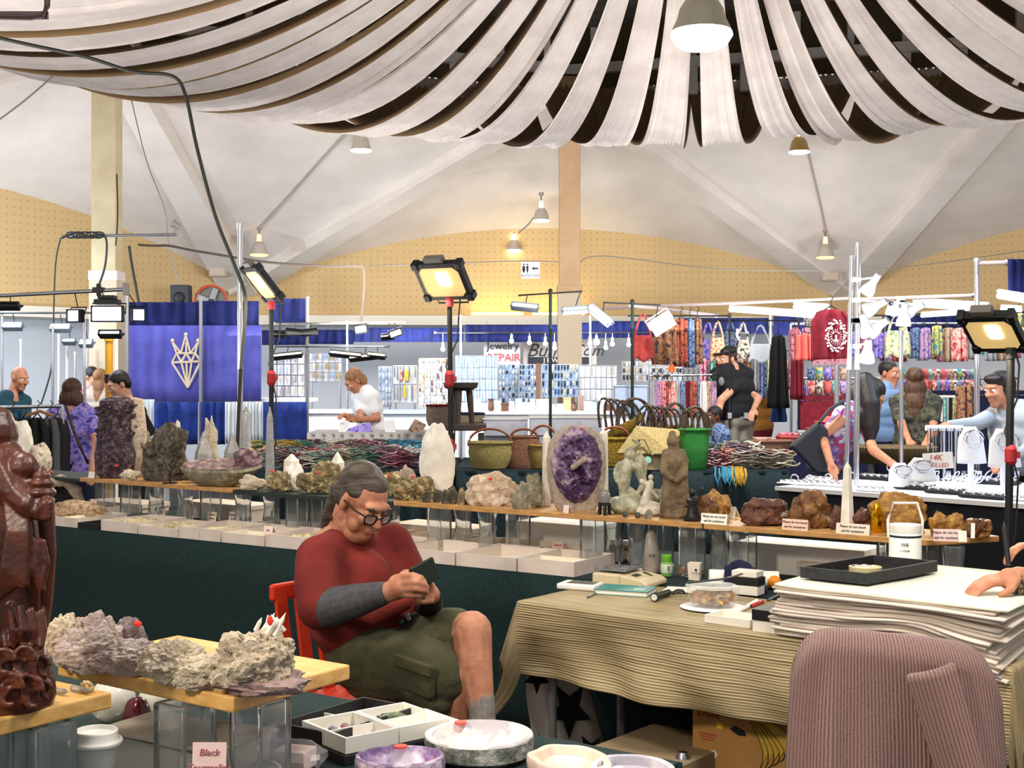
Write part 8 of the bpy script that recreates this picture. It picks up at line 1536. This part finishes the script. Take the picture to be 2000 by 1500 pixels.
# face details
for s in (-1, 1):
    build('eye', MB().ell(P(s*.031, -.079, .008), .0115, M=HM), F['white'], o, smooth=True); build('eyelid', MB().ell(P(s*.031, -.0805, .0125), (.0150, .0135, .0100), M=HM), SK0, o, smooth=True)
    build('eyebrow', MB().chain([P(s*.014, -.098, .030), P(s*.032, -.096, .036), P(s*.05, -.086, .032)], [.004, .005, .003], 8), HG_, o, smooth=True)
build('lips', MB().chain([P(-.022, -.096, -.056), P(0, -.104, -.054), P(.022, -.096, -.056)], [.0035, .0055, .0035], 8), mat('lip', '#9a4f42', .5), o, smooth=True)
GL = mat('glasses_frame', '#1a0f0e', .25); gm = MB()
for s in (-1, 1):
    pts = [(.012, .018), (.030, .023), (.052, .021), (.056, .008), (.050, -.010), (.034, -.015), (.018, -.012), (.011, .002)]; gm.tube([P(s*x, -.108+.16*abs(x)-.0*z, z-.004) for x, z in pts], .0030, 6, True); gm.tube([P(s*.056, -.099, .012), P(s*.078, -.06, .012), P(s*.082, .0, .012)], .0032, 6)
    build('lens', MB().prism([P(s*x, -.107+.16*abs(x), z-.004) for x, z in pts], HM@Vector((0, -.0008, 0))), mat('lens_glass', '#f2efe8', .05, alpha=.12), o)
gm.tube([P(-.012, -.106, .010), P(0, -.110, .014), P(.012, -.106, .010)], .003, 6); build('glasses', gm, GL, o, smooth=True)
hm = MB(); E = lambda x, y, z, r: hm.ell(P(x, y, z), r, M=HM, n=20, m=14)
E(0, .036, .052, (.078, .090, .080)); E(0, .012, .074, (.064, .078, .052)); E(-.052, .004, .052, (.026, .045, .034)); E(.052, .004, .052, (.026, .045, .034)); E(-.046, .050, .012, (.036, .052, .055)); E(.046, .050, .012, (.036, .052, .055)); E(0, .095, .0, (.045, .03, .05))
hm.chain([P(0, .105, .01), P(-.01, .125, -.03), at(640, 1010, 4.68), at(634, 1035, 4.70)], [.028, .030, .024, .014]); build('hair', hm, HG_, o, remesh=.005, smit=3)
# shirts
TS = mat('red_shirt', '#641711', .9, col2='#75211a', scale=5, bump=.7, bscale=4.5); GSL = mat('grey_sleeve', '#3b3b3e', .95, col2='#47474a', scale=50)
sm = MB(); T = lambda x, y, d_: at(x, y, d_)
for (a, b, r) in (((652, 1078, 4.54), (730, 1070, 4.70), .078), ((642, 1115, 4.50), (745, 1105, 4.70), .100), ((655, 1165, 4.50), (755, 1160, 4.62), .118), ((675, 1215, 4.50), (765, 1190, 4.60), .124), ((695, 1262, 4.52), (735, 1240, 4.62), .115)): sm.cap(T(*a), T(*b), r, r, 16)
sm.cap(T(668, 1058, 4.60), T(700, 1058, 4.60), .072, .066, 16); sm.chain([T(640, 1082, 4.50), rsh+Vector((.0, 0, -.01)), T(620, 1140, 4.36), T(627, 1184, 4.32)], [.074, .078, .078, .080], 16); sm.chain([T(735, 1070, 4.70), lsh, T(800, 1125, 4.65)], [.08, .076, .066], 16)
sm.ell(T(700, 1140, 4.54), (.125, .10, .125), n=20, m=14); sm.chain([T(660, 1196, 4.40), T(720, 1204, 4.40), T(790, 1176, 4.44)], [.035, .04, .03], 10)
build('t_shirt', sm, TS, o, remesh=.0075, smit=9)
build('collar', MB().tube([T(668, 1058, 4.60)+Vector((.058*math.cos(t)+.012, .055*math.sin(t), .058-.03*math.cos(t-.4))) for t in [i*math.pi/10 for i in range(20)]], .009, 8, True), mat('dark_collar', '#3a201a', .9), o, smooth=True)
g = MB().chain([T(624, 1160, 4.34), rel+Vector((0, 0, -.002)), rel.lerp(rwr, .5)+Vector((0, 0, -.002)), rel.lerp(rwr, .93)], [.058, .066, .055, .040], 16)
for k in range(4): g.ell(rel.lerp(rwr, .2+.18*k), (.016, .058-.004*k, .060-.005*k), M=Matrix.Rotation(-.2, 3, 'Y'))
build('grey_sleeve', g, GSL, o, remesh=.006, smit=2); build('grey_sleeve', MB().chain([T(800, 1125, 4.65), lel, lel.lerp(lwr, .85)], [.05, .05, .036], 14), F['blk'], o, remesh=.006, smit=2)
SHO = mat('olive_shorts', '#3c3c26', .9, col2='#4c4b32', scale=6, bump=.8, bscale=9); pm = MB()
pm.cap(T(712, 1275, 4.50), T(775, 1262, 4.64), .135, .12, 16); pm.chain([rhp+Vector((0, 0, -.01)), T(810, 1305, 4.40), T(862, 1318, 4.34)], [.135, .118, .105], 16); pm.chain([lhp, T(835, 1243, 4.50), T(888, 1237, 4.40)], [.11, .094, .086], 16)
pm.chain([T(800, 1250, 4.44), T(825, 1280, 4.36), T(855, 1290, 4.30)], [.03, .035, .02], 10)
pm.chain([T(825, 1340, 4.33), T(855, 1370, 4.30)], [.07, .05], 12)
build('shorts', pm, SHO, o, remesh=.008, smit=3)
pc = T(812, 1322, 4.265); PMx = Matrix.Rotation(R(-38), 3, 'Z')@Matrix.Rotation(R(8), 3, 'X')@Matrix.Rotation(R(8), 3, 'Y')
build('cargo_pocket', MB().box(pc, (.15, .03, .115), M=PMx), SHO, o, bevel=.012); build('pocket_flap', MB().box(pc+PMx@Vector((0, -.018, .045)), (.156, .012, .04), M=PMx), SHO, o, bevel=.005)
build('belt', MB().tube([T(780, 1219, 4.425), T(790, 1212, 4.44), T(803, 1204, 4.46)], .010, 8), F['blk'], o, smooth=True); build('belt_buckle', MB().box(T(797, 1205, 4.43), (.018, .008, .026), M=Matrix.Rotation(-.4, 3, 'Y')), M_metal, o, bevel=.003)
so = lan.lerp(lkn, .16); build('sock', MB().chain([so, lan, lan-Z*.05, lan+Vector((.10, -.08, -.09))], [.046, .042, .045, .036], 14), mat('sock_grey', '#77706c', .95, col2='#8a8480', scale=90), o, remesh=.006, smit=2)
ds = lan+Vector((.02, -.02, -.085)); build('shoe', MB().cap(ds, ds+Vector((.15, -.11, -.03)), .048, .040).cap(ds+Vector((-.02, .01, 0)), ds+Vector((.05, -.04, .01)), .05, .045), F['blk'], o, remesh=.008); rs = Vector((rft.x, rft.y, .055)); build('shoe', MB().cap(rs, rs+Vector((.16, -.12, 0)), .052, .045), F['blk'], o, remesh=.008)
ph = thing('phone', 'dark cased phone held in both hands by the seated man', 'phone', T(828, 1126, 4.19)); PM = Matrix.Rotation(R(40), 3, 'Z')@Matrix.Rotation(R(-50), 3, 'X')@Matrix.Rotation(R(75), 3, 'Y')
build('case', MB().box(T(829, 1120, 4.20), (.150, .012, .075), M=Matrix.Rotation(R(20), 3, 'Z')@Matrix.Rotation(R(-25), 3, 'Y')@Matrix.Rotation(R(20), 3, 'X')@Matrix.Rotation(0, 3, 'Z') if False else Matrix.Rotation(R(30), 3, 'Z')@Matrix.Rotation(R(-22), 3, 'Y')@Matrix.Scale(.6, 3, Vector((1, 0, 0)))), mat('case_green', '#18241e', .6), ph, bevel=.004)
build('screen', MB().box(T(829, 1120, 4.215), (.078, .004, .062), M=Matrix.Rotation(R(30), 3, 'Z')@Matrix.Rotation(R(-22), 3, 'Y')), M_scr, ph)
